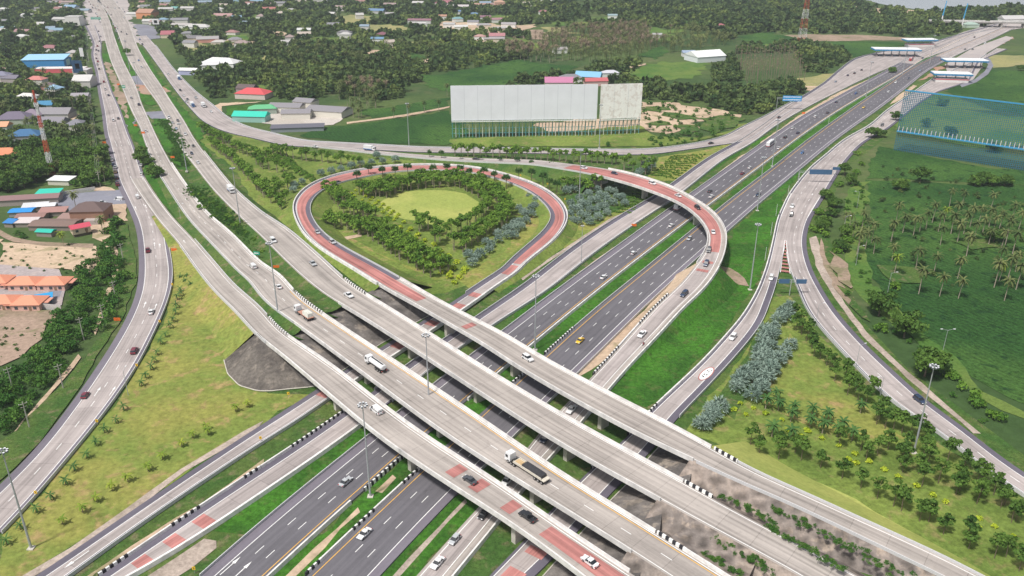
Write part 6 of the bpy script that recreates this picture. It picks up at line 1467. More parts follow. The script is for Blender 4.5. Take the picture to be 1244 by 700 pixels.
# ---------------------------------------------------------------- VEHICLES
M_TYRE = plain('tyre_rubber', (.02, .02, .02), rough=.9); M_RIM = plain('wheel_rim', (.45, .45, .46), rough=.35, metal=.6)
M_GLS = plain('car_glass', (.02, .025, .03), rough=.08, spec=.8, var=.05); M_HEAD = plain('headlight_glass', (.75, .76, .78), rough=.15); M_TAIL = plain('tail_light_red', (.45, .02, .02), rough=.25)
M_CHAS = plain('chassis_black', (.03, .03, .03), rough=.8)
CARC = {'white': (.74, .75, .76), 'silver': (.45, .47, .49), 'black': (.025, .026, .03), 'dark blue': (.03, .05, .10), 'dark grey': (.07, .075, .085), 'red': (.35, .04, .05), 'maroon': (.18, .03, .05), 'yellow': (.75, .48, .03), 'blue': (.05, .17, .42), 'pale blue': (.35, .45, .55), 'bronze': (.25, .19, .13)}
def paint(c):
    k = 'car_paint_'+c.replace(' ', '_')
    if k in MATS: return MATS[k]
    m = plain(k, CARC[c], rough=.28, spec=.5, var=.04, sc=.8); b = m.node_tree.nodes['Principled BSDF']; b.inputs['Coat Weight'].default_value = .5; return m
def prism(mb, prof, y0, y1, inset=None, mi=0):
    """side profile (x,z) between two y; inset: list of y-insets per point (tumblehome)"""
    n = len(prof); ins = inset or [0]*n; a = [(x, y0+i, z) for (x, z), i in zip(prof, ins)]; b = [(x, y1-i, z) for (x, z), i in zip(prof, ins)]
    mb.face(a[::-1] if False else a, mi); mb.face(b[::-1], mi)
    for i in range(n): j = (i+1) % n; mb.face([a[j], a[i], b[i], b[j]], mi)
def wheels(root, xs, w, r=.34, tw=.24):
    for x in xs:
        for sy in (-1, 1):
            mb = MB(); mb.tube((x, sy*(w/2-tw), r), (x, sy*(w/2+.01), r), r, r, 12); wh = mb.build('wheel', M_TYRE, root)
            mb = MB(); mb.tube((x, sy*(w/2-.02), r), (x, sy*(w/2+.03), r), r*.58, r*.58, 8); mb.build('rim', M_RIM, wh)
def lights(root, L, w, z, front=None, s=.0):
    for sy in (-1, 1):
        mb = MB(); mb.box((front or L/2)-.05, sy*(w/2-.28), z, .2, .42, .18); mb.build('headlight', M_HEAD, root)
        mb = MB(); mb.box(-L/2+.06, sy*(w/2-.22), z+.08, .2, .32, .22); mb.build('tail_light', M_TAIL, root)
def mk_car(kind, c):
    P_ = paint(c); root = empty(kind.replace(' ', '_'))
    if kind in ('sedan', 'hatchback', 'suv', 'pickup', 'taxi', 'van'):
        L, w, h = {'sedan': (4.6, 1.8, 1.45), 'taxi': (4.6, 1.8, 1.45), 'hatchback': (4.0, 1.72, 1.5), 'suv': (4.7, 1.88, 1.8), 'pickup': (5.2, 1.85, 1.78), 'van': (5.1, 1.9, 2.05)}[kind]
        hb = {'suv': 1.05, 'van': 1.1, 'pickup': 1.05}.get(kind, .88); x0, x1 = -L/2, L/2
        body = [(x0+.05, .32), (x1-.08, .30), (x1, .50), (x1-.02, hb*.72), (x1-.18, hb*.86), (x1-1.15, hb), (x0+.25, hb+.02), (x0, hb*.92), (x0-.02, .5)]
        if kind == 'van': body[5] = (x1-.75, hb); 
        if kind == 'pickup': body = [(x0+.05, .42), (x1-.08, .38), (x1, .55), (x1-.02, hb*.74), (x1-.15, hb*.9), (x1-1.2, hb), (x0+1.75, hb), (x0+1.74, .62), (x0+.12, .62), (x0+.1, hb), (x0, hb), (x0-.02, .55)]
        mb = MB(); n = len(body); 
        if kind == 'pickup':
            prism(mb, [(x0+.05, .42), (x1-.08, .38), (x1, .55), (x1-.02, hb*.74), (x1-.15, hb*.9), (x1-1.2, hb), (x0+1.75, hb), (x0+1.74, .66), (x0, .66)], -w/2, w/2)
            mb.box(x0+.9, -w/2+.05, .6, 1.75, .1, hb-.6); mb.box(x0+.9, w/2-.05, .6, 1.75, .1, hb-.6); mb.box(x0+.06, 0, .6, .1, w, hb-.6)
        else: prism(mb, body, -w/2, w/2, [.02, .1, .1, .08, .08, .06, .06, .08, .06])
        bd = mb.build('body', P_, root)
        xr, xf = {'sedan': (x0+.75, x1-1.25), 'taxi': (x0+.75, x1-1.25), 'hatchback': (x0+.15, x1-1.05), 'suv': (x0+.15, x1-1.25), 'pickup': (x0+1.8, x1-1.3), 'van': (x0+.12, x1-.7)}[kind]
        rr, rf = {'sedan': (xr+.75, xf-.75), 'taxi': (xr+.75, xf-.75), 'hatchback': (xr+.35, xf-.75), 'suv': (xr+.3, xf-.65), 'pickup': (xr+.2, xf-.65), 'van': (xr+.12, xf-.75)}[kind]
        mb = MB(); prism(mb, [(xr, hb-.02), (xf, hb-.02), (rf, h-.05), (rr, h-.05)], -w/2+.07, w/2-.07, [0, 0, .15, .15]); mb.build('windows', M_GLS, root)
        mb = MB(); mb.box((rr+rf)/2, 0, h-.07, rf-rr+.12, w-.42, .09, tx=.94, ty=.9); rf_ = mb.build('roof', P_, root)
        for xx in ([(rr+rf)/2] if kind != 'pickup' else [rr]):
            for sy in (-1, 1): mb = MB(); mb.box(xx, sy*(w/2-.13), hb-.02, .12, .12, h-hb-.03); mb.build('pillar', P_, root)
        if kind == 'van': mb = MB(); mb.box(-1.0, 0, hb+.3, 3.0, w-.12, h-hb-.36, ty=.9); mb.build('side_panel', P_, root)
        if kind == 'taxi': mb = MB(); mb.box((rr+rf)/2, 0, h+.02, .3, .7, .16); mb.build('roof_sign', M_WHITE, root)
        for sy in (-1, 1): mb = MB(); mb.box(xf-.25, sy*(w/2+.06), hb+.02, .18, .18, .14); mb.build('mirror', P_, root)
        wheels(root, (x0+.85, x1-.88), w, .36 if kind in ('suv', 'pickup', 'van') else .32); lights(root, L, w, hb*.62)
        return root
    if kind == 'bus':
        L, w, h = 11.5, 2.5, 3.5; mb = MB(); prism(mb, [(-L/2, .4), (L/2, .4), (L/2, 1.6), (L/2-.35, h-.25), (L/2-.7, h), (-L/2+.2, h), (-L/2, h-.3)], -w/2, w/2, [0, 0, 0, .1, .2, .2, .1]); mb.build('body', P_, root)
        for sy in (-1, 1): mb = MB(); mb.box(-.3, sy*w/2, 1.5, L-1.6, .06, 1.1); mb.build('windows', M_GLS, root)
        mb = MB(); mb.box(L/2-.12, 0, 1.4, .3, w-.3, 1.5, tx=.2); mb.build('windscreen', M_GLS, root); mb = MB(); mb.box(-1, 0, h, 2.2, 1.5, .25); mb.build('roof_unit', M_WHITE, root)
        mb = MB(); mb.box(0, 0, .42, L+.02, w+.03, .35); mb.build('stripe', paint('red'), root); wheels(root, (-L/2+2.3, -L/2+3.4, L/2-2.2), w, .5, .3); lights(root, L, w, .9); return root
    # trucks
    def cab(x, col, h=2.9):
        mb = MB(); prism(mb, [(x-1.0, .7), (x+1.1, .6), (x+1.15, 1.6), (x+.85, h), (x-1.0, h)], -1.2, 1.2, [0, 0, 0, .12, .12]); c_ = mb.build('cab', col, root)
        mb = MB(); mb.box(x+1.03, 0, 1.65, .2, 2.1, .85); mb.build('windscreen', M_GLS, c_)
        for sy in (-1, 1): mb = MB(); mb.box(x+.3, sy*1.17, 1.7, .9, .1, .75); mb.build('side_window', M_GLS, c_)
        for sy in (-1, 1): mb = MB(); mb.box(x+1.12, sy*.9, .75, .12, .4, .25); mb.build('headlight', M_HEAD, root)
    if kind == 'tanker':
        L = 10.5; cab(L/2-1.2, P_); mb = MB(); mb.box(-.6, 0, .6, L-1, .9, .4); mb.build('chassis', M_CHAS, root)
        mb = MB(); n = 12; x0, x1 = -L/2+.2, L/2-2.5
        ring = lambda x, s: [(x, 1.2*s*math.cos(2*math.pi*k/n), 2.0+.95*s*math.sin(2*math.pi*k/n)) for k in range(n)]
        rs = [ring(x0, .7), ring(x0+.25, 1), ring(x1-.25, 1), ring(x1, .7)]
        for a, b in zip(rs[:-1], rs[1:]):
            for k in range(n): mb.face([a[k], a[(k+1) % n], b[(k+1) % n], b[k]])
        mb.face(rs[0][::-1]); mb.face(rs[-1]); mb.build('tank', P_, root); mb = MB(); mb.box((x0+x1)/2, 0, 2.93, x1-x0-1, .5, .1); mb.build('walkway', M_CHAS, root)
        wheels(root, (-L/2+1.2, -L/2+2.5, -L/2+3.8, L/2-1.6), 2.5, .52, .4)
        for sy in (-1, 1): mb = MB(); mb.box(-L/2+.1, sy*.9, .8, .15, .3, .2); mb.build('tail_light', M_TAIL, root)
        return root
    if kind in ('flatbed', 'longtruck'):
        L = 12.0 if kind == 'flatbed' else 15.5; cab(L/2-1.2, P_, 3.0); mb = MB(); mb.box(-.4, 0, .7, L-1.4, .9, .35); mb.build('chassis', M_CHAS, root)
        mb = MB(); x0, x1 = -L/2, L/2-3.4; mb.box((x0+x1)/2, 0, 1.15, x1-x0, 2.45, .25)
        if kind == 'flatbed':
            mb.build('bed', plain('rust_pink_bed', (.45, .24, .18), var=.2), root); mb = MB(); prism(mb, [(x0+.4, 1.4), (x0+4.8, 1.4), (x0+4.8, 2.9), (x0+4.0, 3.3), (x0+1.0, 3.3), (x0+.4, 2.9)], -1.1, 1.1, [0, 0, .1, .3, .3, .1]); mb.build('load', plain('pale_tarpaulin', (.62, .62, .56), var=.2, sc=1.5), root)
        else:
            b_ = mb.build('bed', plain('white_trailer_frame', (.6, .56, .48), var=.15), root)
            mb = MB(); mb.box((x0+x1)/2+.4, 1.17, 1.4, x1-x0-1.4, .12, .5); mb.box((x0+x1)/2+.4, -1.17, 1.4, x1-x0-1.4, .12, .5); mb.build('side_board', plain('white_trailer_frame', (.6, .56, .48)), root)
            mb = MB(); prism(mb, [(x0+1.2, 1.4), (x1-3.2, 1.4), (x1-3.4, 2.3), (x1-4.4, 2.9), (x0+2.2, 2.9), (x0+1.2, 2.4)], -1.1, 1.1, [0, 0, .2, .6, .6, .2]); mb.build('load', plain('black_tarpaulin', (.045, .045, .05), rough=.6, var=.25, sc=1.5), root)
            mb = MB(); mb.box(x1-1.6, 0, 1.4, 2.8, 2.0, .35, tx=.7, ty=.7); mb.build('sand_load', plain('sand_load', (.5, .36, .2), var=.25), root)
        wheels(root, (x0+1.0, x0+2.3, x0+3.6, x1-.4, x1+.7, L/2-1.5), 2.5, .52, .4)
        return root
    if kind == 'boxtruck':
        L = 9.0; cab(L/2-1.2, P_, 2.8); mb = MB(); mb.box(-1.1, 0, .9, L-2.6, 2.45, 2.6); mb.build('box', plain('truck_box', (.66, .67, .68), var=.08), root); mb = MB(); mb.box(-.3, 0, .6, L-.8, .9, .3); mb.build('chassis', M_CHAS, root)
        mb = MB(); mb.box(-1.1, 0, .9, L-2.5, 2.5, .5); mb.build('blue_skirt', paint('blue'), root); wheels(root, (-L/2+1.2, -L/2+2.4, L/2-1.6), 2.4, .5, .35); return root
    if kind == 'motorbike':
        for x in (-.65, .65): mb = MB(); mb.tube((x, -.06, .3), (x, .06, .3), .3, .3, 10); mb.build('wheel', M_TYRE, root)
        mb = MB(); mb.box(0, 0, .35, 1.1, .25, .45, tx=.8); mb.box(.55, 0, .5, .1, .08, .6); mb.box(.5, 0, 1.05, .1, .7, .06); mb.build('frame', paint('red'), root); mb = MB(); mb.box(-.25, 0, .8, .7, .28, .1); mb.build('seat', M_CHAS, root)
        return root
PROTO = {}
def dup_tree(o):
    r = o.copy(); COL.objects.link(r)
    for ch in o.children:
        c = ch.copy(); COL.objects.link(c); c.parent = r
        for g in ch.children: d = g.copy(); COL.objects.link(d); d.parent = c
    return r
def vehicle(kind, c, rname, crop, u, v, dirn, label, group=None, side=None, rz=None, zoff=0.0):
    if (kind, c) not in PROTO: PROTO[(kind, c)] = mk_car(kind, c); o = PROTO[(kind, c)]
    else: o = dup_tree(PROTO[(kind, c)])
    if rname:
        r = R[rname]; d, off = r.near_px(u, v, crop, .75); hw = float(np.interp(d, r.s, r.h)); off = max(-hw-1, min(hw+1, off)) if rname not in ('north_carriageway', 'south_carriageway') else off
        p = r.at(d, (0, off), .045); a = r.head(d) + (0 if dirn > 0 else math.pi); sl = np.interp(d+3, r.s, r.P[:, 2])-np.interp(d-3, r.s, r.P[:, 2])
        o.location = p; o.rotation_euler = (0, -math.atan2(sl, 6)*(1 if dirn > 0 else -1), a)
    else: g = U(*PX(crop, u, v), zoff+.5); o.location = (g[0], g[1], zoff); o.rotation_euler = (0, 0, math.radians(rz or 0))
    cat = {'sedan': 'car', 'hatchback': 'car', 'suv': 'car', 'taxi': 'taxi', 'pickup': 'pickup', 'van': 'van', 'bus': 'bus', 'motorbike': 'motorbike'}.get(kind, 'truck')
    tag(o, label, cat, group); return o
NC, SCW, NS, LE, W1, R2, R3, ER, OR, RS, IB, OB, LS = 'north_carriageway', 'south_carriageway', 'north_service_road', 'loop_exit_road', 'slip_road_west', 'second_overpass_road', 'third_overpass_road', 'east_ramp', 'outer_ramp', 'right_service_road', 'inner_branch', 'outer_branch', 'left_slip_road'
V = vehicle
V('sedan', 'silver', NC, 'd2', 440, 240, 1, 'silver sedan alone on the far carriageway below the front overpass'); V('sedan', 'white', SCW, 'd2', 507, 505, -1, 'white sedan beside the yellow line, nearest the bottom on the near carriageway')
V('hatchback', 'silver', ER, 'd2', 928, 540, -1, 'silver hatchback following another on the ramp at the bottom'); V('sedan', 'white', ER, 'd2', 848, 650, -1, 'white silver sedan lowest on the ramp at the bottom')
V('sedan', 'dark grey', W1, 'd2', 1028, 252, -1, 'dark grey sedan between two red patches on the front overpass'); V('pickup', 'black', W1, 'd3', 70, 408, -1, 'black pickup at the start of the long red lane on the front overpass'); V('sedan', 'white', W1, 'd3', 393, 640, -1, 'white sedan on the long red lane of the front overpass')
V('van', 'white', W1, 'c2', 568, 592, -1, 'white van on the front overpass behind the tall mast'); V('tanker', 'white', R2, 'c2', 570, 385, -1, 'white tanker truck on the second overpass'); V('flatbed', 'white', R2, 'c2', 225, 140, -1, 'white cab flatbed truck with a pale load at the left end of the second overpass')
V('longtruck', 'white', R2, 'd3', 95, 205, -1, 'long truck with black covered load on the second overpass'); V('suv', 'white', ER, 'd2', 1178, 262, -1, 'white car seen in the gap between the front and second overpass')
V('pickup', 'dark blue', ER, 'd3', 158, 55, -1, 'dark blue pickup seen in the gap below the wide empty overpass'); V('pickup', 'white', ER, 'c3', 288, 592, -1, 'white pickup half under the loop bridge'); V('sedan', 'black', ER, 'd2', 1090, 392, -1, 'black car in the shade right under the front overpass')
V('suv', 'white', LE, 'c3', 80, 348, 1, 'white car on the narrow loop bridge'); V('taxi', 'yellow', SCW, 'c3', 330, 265, -1, 'bright yellow taxi on the near carriageway'); V('pickup', 'white', ER, 'c3', 622, 236, -1, 'white pickup coming down the flyover ramp'); V('motorbike', 'red', ER, 'c3', 637, 270, -1, 'motorbike riding beside the white pickup on the flyover ramp')
V('suv', 'dark blue', ER, 'c3', 826, 42, -1, 'dark blue car higher up the flyover ramp'); V('suv', 'white', IB, 'c3', 1052, 250, 1, 'white car with a pale roof above the painted circle'); V('suv', 'white', IB, 'b4', 50, 650, 1, 'white car just left of the two blue signs'); V('suv', 'black', RS, 'b4', 146, 352, 1, 'black car on the wide right hand road before the split')
V('pickup', 'white', RS, 'b4', 148, 315, 1, 'pale pickup ahead of the split on the right hand road'); V('suv', 'dark blue', OB, 'c4', 745, 542, 1, 'dark car on the curved outer road by the right hand mast')
V('sedan', 'white', LS, 'c1', 714, 130, -1, 'white sedan in the middle of the left slip road'); V('suv', 'maroon', LS, 'c1', 632, 318, -1, 'dark red suv on the left slip road'); V('hatchback', 'maroon', LS, 'c1', 408, 515, -1, 'small maroon car on the shoulder of the left slip road'); V('pickup', 'maroon', LS, 'b1', 698, 522, -1, 'maroon pickup at the red hatched gore'); V('van', 'white', LS, 'b1', 648, 268, -1, 'white van beside the car park entrance')
V('van', 'white', R2, 'b1', 1193, 595, -1, 'white minivan on the road leading up to the second overpass'); V('boxtruck', 'white', R3, 'b1', 1090, 240, 1, 'white box truck near the tall lamp mast on the third road'); V('hatchback', 'white', R3, 'b1', 935, 108, 1, 'white hatchback behind the box truck on the third road'); V('hatchback', 'dark blue', R3, 'b1', 905, 62, 1, 'dark blue hatchback behind the white one on the third road'); V('sedan', 'white', R3, 'b1', 912, 28, 1, 'third car behind the box truck, white')
V('pickup', 'white', R3, 'c2', 438, 50, 1, 'white pickup at the left end of the wide empty overpass'); V('van', 'white', R3, 'b2', 85, 474, 1, 'white van beside a lamp mast on the third road'); V('pickup', 'silver', R3, 'b2', 267, 578, 1, 'silver pickup below the grass verge of the loop'); V('sedan', 'white', R2, 'b2', 110, 690, -1, 'white car on the second road just before the flatbed truck')
V('sedan', 'silver', LE, 'b2', 290, 430, 1, 'silver car leading on the left bend of the red loop'); V('suv', 'silver', LE, 'b2', 360, 478, 1, 'grey silver suv leaving the red loop'); V('sedan', 'black', LE, 'b2', 392, 197, 1, 'black car at the upper left of the red loop')
V('sedan', 'white', ER, 'b3', 958, 433, -1, 'white sedan on the outer bend of the red flyover'); V('suv', 'black', ER, 'b3', 880, 316, -1, 'black suv on the red flyover above the bus'); V('sedan', 'white', ER, 'b3', 785, 258, -1, 'white sedan ahead of the black suv on the red flyover'); V('suv', 'white', ER, 'b3', 680, 207, -1, 'white suv near the middle of the red flyover'); V('hatchback', 'dark blue', ER, 'b3', 495, 157, -1, 'dark hatchback near the start of the red flyover'); V('suv', 'white', ER, 'b3', 348, 132, -1, 'white car at the tree line where the flyover starts')
V('suv', 'dark grey', ER, 'b3', 937, 523, -1, 'dark grey suv at the end of the red surface of the flyover'); V('suv', 'dark blue', ER, 'b3', 923, 586, -1, 'dark blue suv between the last red patches of the flyover')
V('bus', 'white', NC, 'b3', 795, 318, 1, 'white coach passing under the flyover'); V('sedan', 'white', NC, 'b3', 760, 403, 1, 'white car just behind the coach on the far carriageway'); V('hatchback', 'white', NC, 'b3', 588, 528, 1, 'white hatchback second below the flyover on the far carriageway'); V('sedan', 'white', NC, 'b3', 436, 650, 1, 'white sedan third below the flyover on the far carriageway'); V('hatchback', 'silver', SCW, 'b3', 845, 465, -1, 'silver hatchback under the edge of the flyover on the near carriageway')
V('sedan', 'dark grey', NC, 'b3', 940, 242, 1, 'dark grey car side by side with a white one beyond the flyover'); V('sedan', 'white', NC, 'b3', 952, 264, 1, 'white car side by side with a dark grey one beyond the flyover'); V('sedan', 'maroon', NC, 'b3', 1095, 157, 1, 'dark red car beyond the flyover'); V('sedan', 'white', NC, 'b3', 1133, 128, 1, 'white car just ahead of the dark red one beyond the flyover'); V('sedan', 'dark blue', SCW, 'b3', 1166, 260, -1, 'dark blue car by a lamp mast beyond the flyover'); V('hatchback', 'blue', SCW, 'b4', 196, 60, -1, 'blue hatchback on the near carriageway left of the gantry sign')
V('bus', 'white', NC, 'a4', 45, 683, 1, 'second white coach, far up the motorway'); V('sedan', 'white', NC, 'a4', 85, 700, 1, 'white car beside the far coach')
far = [(NC, 115, 648, 1, 'black'), (NC, 155, 603, 1, 'white'), (NC, 178, 625, 1, 'dark blue'), (NC, 260, 550, 1, 'white'), (NC, 315, 532, 1, 'dark grey'), (NC, 355, 483, 1, 'dark blue'), (NC, 452, 440, 1, 'blue'), (SCW, 485, 508, -1, 'yellow'), (SCW, 605, 432, -1, 'white'), (SCW, 640, 388, -1, 'white'), (SCW, 700, 370, -1, 'dark blue'), (SCW, 755, 332, -1, 'pale blue'), (SCW, 850, 282, -1, 'red'), (SCW, 965, 233, -1, 'dark grey'), (SCW, 1000, 233, -1, 'black'), (NC, 765, 275, 1, 'dark blue'), (NS, 355, 385, 1, 'pale blue'), (NS, 412, 355, 1, 'dark blue'), (NS, 445, 345, 1, 'black'), (NS, 478, 330, 1, 'dark grey'), (NS, 88, 553, 1, 'black'), (RS, 575, 590, 1, 'black'), (RS, 690, 465, 1, 'pale blue'), (NS, 530, 295, 1, 'white'), (SCW, 1060, 205, -1, 'white'), (NC, 1010, 175, 1, 'dark grey')]
for i, (r_, u, v, d, c) in enumerate(far): V('sedan' if i % 3 else 'suv', c, r_, 'a4', u, v, d, {'yellow': 'distant yellow taxi before the toll plaza', 'red': 'distant red car at the toll plaza'}.get(c, 'distant %s car near the toll plazas' % c), 'distant cars near the toll plazas')
V('bus', 'red', NC, 'a4', 712, 283, 1, 'red and white coach by the toll plaza')
q = [(LS, 'a1', 498, 422), (LS, 'a1', 512, 448), (LS, 'a1', 490, 385), (LS, 'a1', 468, 325), (LS, 'a1', 460, 305), (LS, 'a1', 455, 275), (LS, 'a1', 452, 255), (LS, 'a1', 455, 235), (LS, 'a1', 460, 218), (LS, 'a1', 470, 195), (LS, 'a1', 475, 172), (LS, 'a1', 470, 148), (LS, 'a1', 478, 200), (LS, 'a1', 465, 240), (LS, 'a1', 462, 290)]
cl = ['white', 'dark grey', 'silver', 'black', 'red', 'dark blue']
for i, (r_, c, u, v) in enumerate(q): V('sedan' if i % 2 else 'pickup', cl[(i*5) % 6], r_, c, u, v, -1, 'tiny %s vehicle in the queue on the left slip road' % cl[(i*5) % 6], 'queue on the left slip road')
V('pickup', 'white', LS, 'a1', 535, 567, -1, 'white pickup side by side with a grey car on the left slip road'); V('sedan', 'dark grey', LS, 'a1', 558, 558, -1, 'grey car side by side with a white pickup on the left slip road')
m = [(R2, 'a1', 655, 492, 'dark blue'), (R2, 'a1', 687, 618, 'white'), (R2, 'a1', 620, 462, 'silver'), (R3, 'a1', 668, 316, 'white'), (R3, 'a1', 655, 285, 'blue'), (R3, 'a1', 598, 160, 'dark blue'), (R3, 'a1', 590, 195, 'silver'), (R3, 'a1', 550, 125, 'white'), (R3, 'a1', 525, 70, 'dark grey'), (R3, 'a1', 797, 552, 'white'), (R3, 'a1', 815, 580, 'silver'), (R3, 'a1', 840, 570, 'dark grey'), (R3, 'a1', 875, 632, 'white'), (R3, 'a1', 912, 688, 'white'), (R3, 'a1', 832, 605, 'pale blue'), (OR, 'a1', 850, 425, 'black'), (OR, 'a1', 868, 452, 'white'), (OR, 'a1', 885, 468, 'dark grey'), (OR, 'a1', 925, 462, 'silver'), (OR, 'a1', 880, 478, 'silver'), (OR, 'a1', 995, 525, 'white'), (OR, 'a1', 795, 350, 'white'), (R2, 'a1', 440, 40, 'white'), (R2, 'a1', 460, 90, 'dark grey'), (R3, 'a1', 460, 10, 'white'), (R3, 'a1', 495, 30, 'silver'), (OR, 'a1', 660, 185, 'blue'), (OR, 'a1', 672, 208, 'dark grey')]
for i, (r_, c, u, v, col) in enumerate(m): V('sedan' if i % 3 else 'pickup', col, r_, c, u, v, 1 if r_ != R2 else -1, 'small %s vehicle on the %s' % (col, {R2: 'old highway leading to the second overpass', R3: 'third road far up the highway', OR: 'upper part of the long outer ramp'}[r_]), 'traffic far up the old highway')
V('boxtruck', 'blue', OR, 'a1', 908, 498, 1, 'blue truck at the bend of the outer ramp'); V('boxtruck', 'blue', OR, 'a1', 845, 372, 1, 'blue canvas truck further up the outer ramp'); V('boxtruck', 'white', OR, 'a1', 960, 500, 1, 'grey box truck across the outer ramp bend')
V('boxtruck', 'white', ER, 'b2', 540, 45, -1, 'white box truck on the double road above the silver palms'); V('sedan', 'white', ER, 'b2', 290, 32, -1, 'white car on the lower of the double roads'); V('sedan', 'black', ER, 'b2', 1040, 88, -1, 'black car half hidden by the fan palms'); V('sedan', 'black', OR, 'b3', 950, 14, 1, 'black car where the outer ramp meets the motorway')
V('van', 'white', None, 'p', 144.5, 242.5, 0, 'white van parked at the car park entrance', rz=170, zoff=-.45)
pk = [('b1', 552, 205, 'dark grey'), ('b1', 550, 180, 'black'), ('b1', 545, 152, 'bronze'), ('b1', 535, 118, 'dark blue'), ('b1', 530, 95, 'white'), ('b1', 556, 212, 'maroon'), ('b1', 545, 130, 'silver')]
for c, u, v, col in pk: V('pickup', col, None, c, u, v, 0, '%s pickup parked in line on the shoulder of the left slip road' % col, 'vehicles parked on the shoulder', rz=112, zoff=.03)
V('sedan', 'white', None, 'b1', 668, 160, 0, 'white car half under the large dark trees', rz=110, zoff=.03); V('sedan', 'white', None, 'b1', 665, 120, 0, 'second white car hidden by the large dark trees', rz=110, zoff=.03)
V('pickup', 'white', None, 'c1', 570, -20, 0, 'white pickup parked on the dirt track by the thicket', rz=95, zoff=-.45); V('pickup', 'silver', None, 'b1', 480, 297, 0, 'silver pickup parked behind the dark wooden house', rz=10, zoff=-.45)

for i in range(44):
    r_ = [R2, R3, R3, R2][i % 4]; u0, v0 = (random.uniform(392, 470), random.uniform(-5, 110)) if r_ == R2 else (random.uniform(455, 600), random.uniform(-5, 190))
    col = cl[i % 6]; V('sedan' if i % 3 else 'van', col if i % 3 else 'white', r_, 'a1', u0, v0, 1 if r_ == R3 else -1, 'tiny vehicle in the dense traffic at the top of the old highway', 'dense traffic at the top left')
# ---------------------------------------------------------------- MASTS, LAMPS, SIGNS, POLES
M_GALV = plain('galvanised_steel', (.42, .44, .46), rough=.45, metal=.3, var=.1); M_LAMPG = plain('lamp_glass', (.75, .77, .8), rough=.2, var=.05); M_DARKM = plain('dark_lamp_housing', (.10, .11, .13), rough=.5)
def high_mast():
    o = empty('high_mast_light'); mb = MB(); z = -.5; 
    for k in range(5): mb.tube((0, 0, z), (0, 0, z+6.2), .32-.04*k, .28-.04*k, 8, cap=False); z += 6.05
    mb.build('mast', M_GALV, o); mb = MB(); mb.box(0, 0, -.5, 1.6, 1.6, .7); mb.build('base', M_PIER, o)
    mb = MB()
    for i in range(12): a, b = math.pi*i/6, math.pi*(i+1)/6; mb.tube((1.0*math.cos(a), 1.0*math.sin(a), 29.6), (1.0*math.cos(b), 1.0*math.sin(b), 29.6), .08, .08, 4)
    for i in range(4): a = math.pi*i/2; mb.tube((0, 0, 29.6), (math.cos(a), math.sin(a), 29.6), .06, seg=4)
    mb.build('ring', M_GALV, o)
    for i in range(8):
        a = math.pi*i/4; mb = MB(); mb.box(1.1*math.cos(a), 1.1*math.sin(a), 29.2, .6, .5, .35, a, tx=.7, ty=.8); f = mb.build('floodlight', M_DARKM, o); mb = MB(); mb.box(1.1*math.cos(a), 1.1*math.sin(a), 29.55, .5, .42, .1, a); mb.build('housing_top', M_LAMPG, f)
    return o
HM = None
hm = [((38, 666), 'high mast at the lower left corner of the picture', -.4), ((450, 603), 'high mast in the central reservation in front of the front overpass', -.4), ((1110, 550), 'high mast in the right hand garden', -.4), ((338, 383), 'high mast beside the flatbed truck', 6.0), ((911, 352), 'high mast on the bright grass right of the flyover', -.4), ((650, 425), 'high mast just behind the loop bridge near the yellow taxi', -.4),
      ((292, 273), 'high mast near the white box truck', 2.0), ((497, 178), 'high mast by the outer ramp left of the billboard', -.4), ((703.6, 246), 'high mast at the edge of the silver palm grove', -.4), ((728, 180), 'high mast in front of the small white billboard', -.4), ((227, 208), 'high mast between the second and third roads', 1.0), ((522, 507), 'high mast rising between the front and second overpass', -.4), ((158, 86), 'high mast on the old highway median', -.4), ((170, 118), 'high mast on the red earth of the old highway', -.4), ((706, 320), 'lower mast between the straight service road and the motorway', -.4), ((920, 256), 'high mast on the near carriageway edge beyond the flyover', -.4), ((938, 202), 'high mast in the central reservation beyond the flyover', -.4), ((1052, 117), 'high mast on the median before the toll plaza', -.4), ((1096, 92), 'high mast on the median beside the toll plaza', -.4), ((1129, 78), 'far high mast on the median beyond the toll plaza', -.4)]
for (p, l, z) in hm:
    if HM is None: HM = high_mast(); o = HM
    else: o = dup_tree(HM)
    g = U(p[0], p[1], z); s = .62 if 'lower mast' in l else 1; o.location = (g[0], g[1], z); o.scale = (s, s, s); tag(o, l, 'light mast', 'high light masts')
def street_lamp(arms=1):
    o = empty('street_lamp'); mb = MB(); mb.tube((0, 0, -.4), (0, 0, 9), .11, .07, 6); mb.build('post', M_GALV, o)
    for s in ((1, -1) if arms == 2 else (1,)):
        mb = MB(); mb.tube((0, 0, 8.8), (s*2.0, 0, 9.4), .06, .05, 5); mb.build('arm', M_GALV, o); mb = MB(); mb.box(s*2.3, 0, 9.3, .8, .3, .16); mb.build('lamp_head', M_LAMPG, o)
    return o
SL = {}
sl = [('c4', 260, 195, 1, 20), ('c4', 450, 395, 1, 20), ('c4', 560, 550, 1, 200), ('c4', 860, 320, 2, 0), ('b4', 390, 440, 1, 0), ('b4', 450, 590, 1, 10), ('b4', 455, 320, 1, 180), ('b4', 600, 720, 1, 0), ('c1', 605, 520, 1, 90), ('b4', 20, 570, 0, 0), ('b4', 48, 450, 0, 0), ('b4', 72, 360, 0, 0), ('b4', 128, 270, 0, 0), ('b4', 178, 205, 0, 0), ('b4', 55, 110, 0, 0), ('a4', 80, 625, 1, 40), ('a4', 350, 470, 1, 40), ('a4', 930, 190, 1, 40), ('a4', 320, 590, 0, 0), ('b1', 855, 380, 1, 0)]
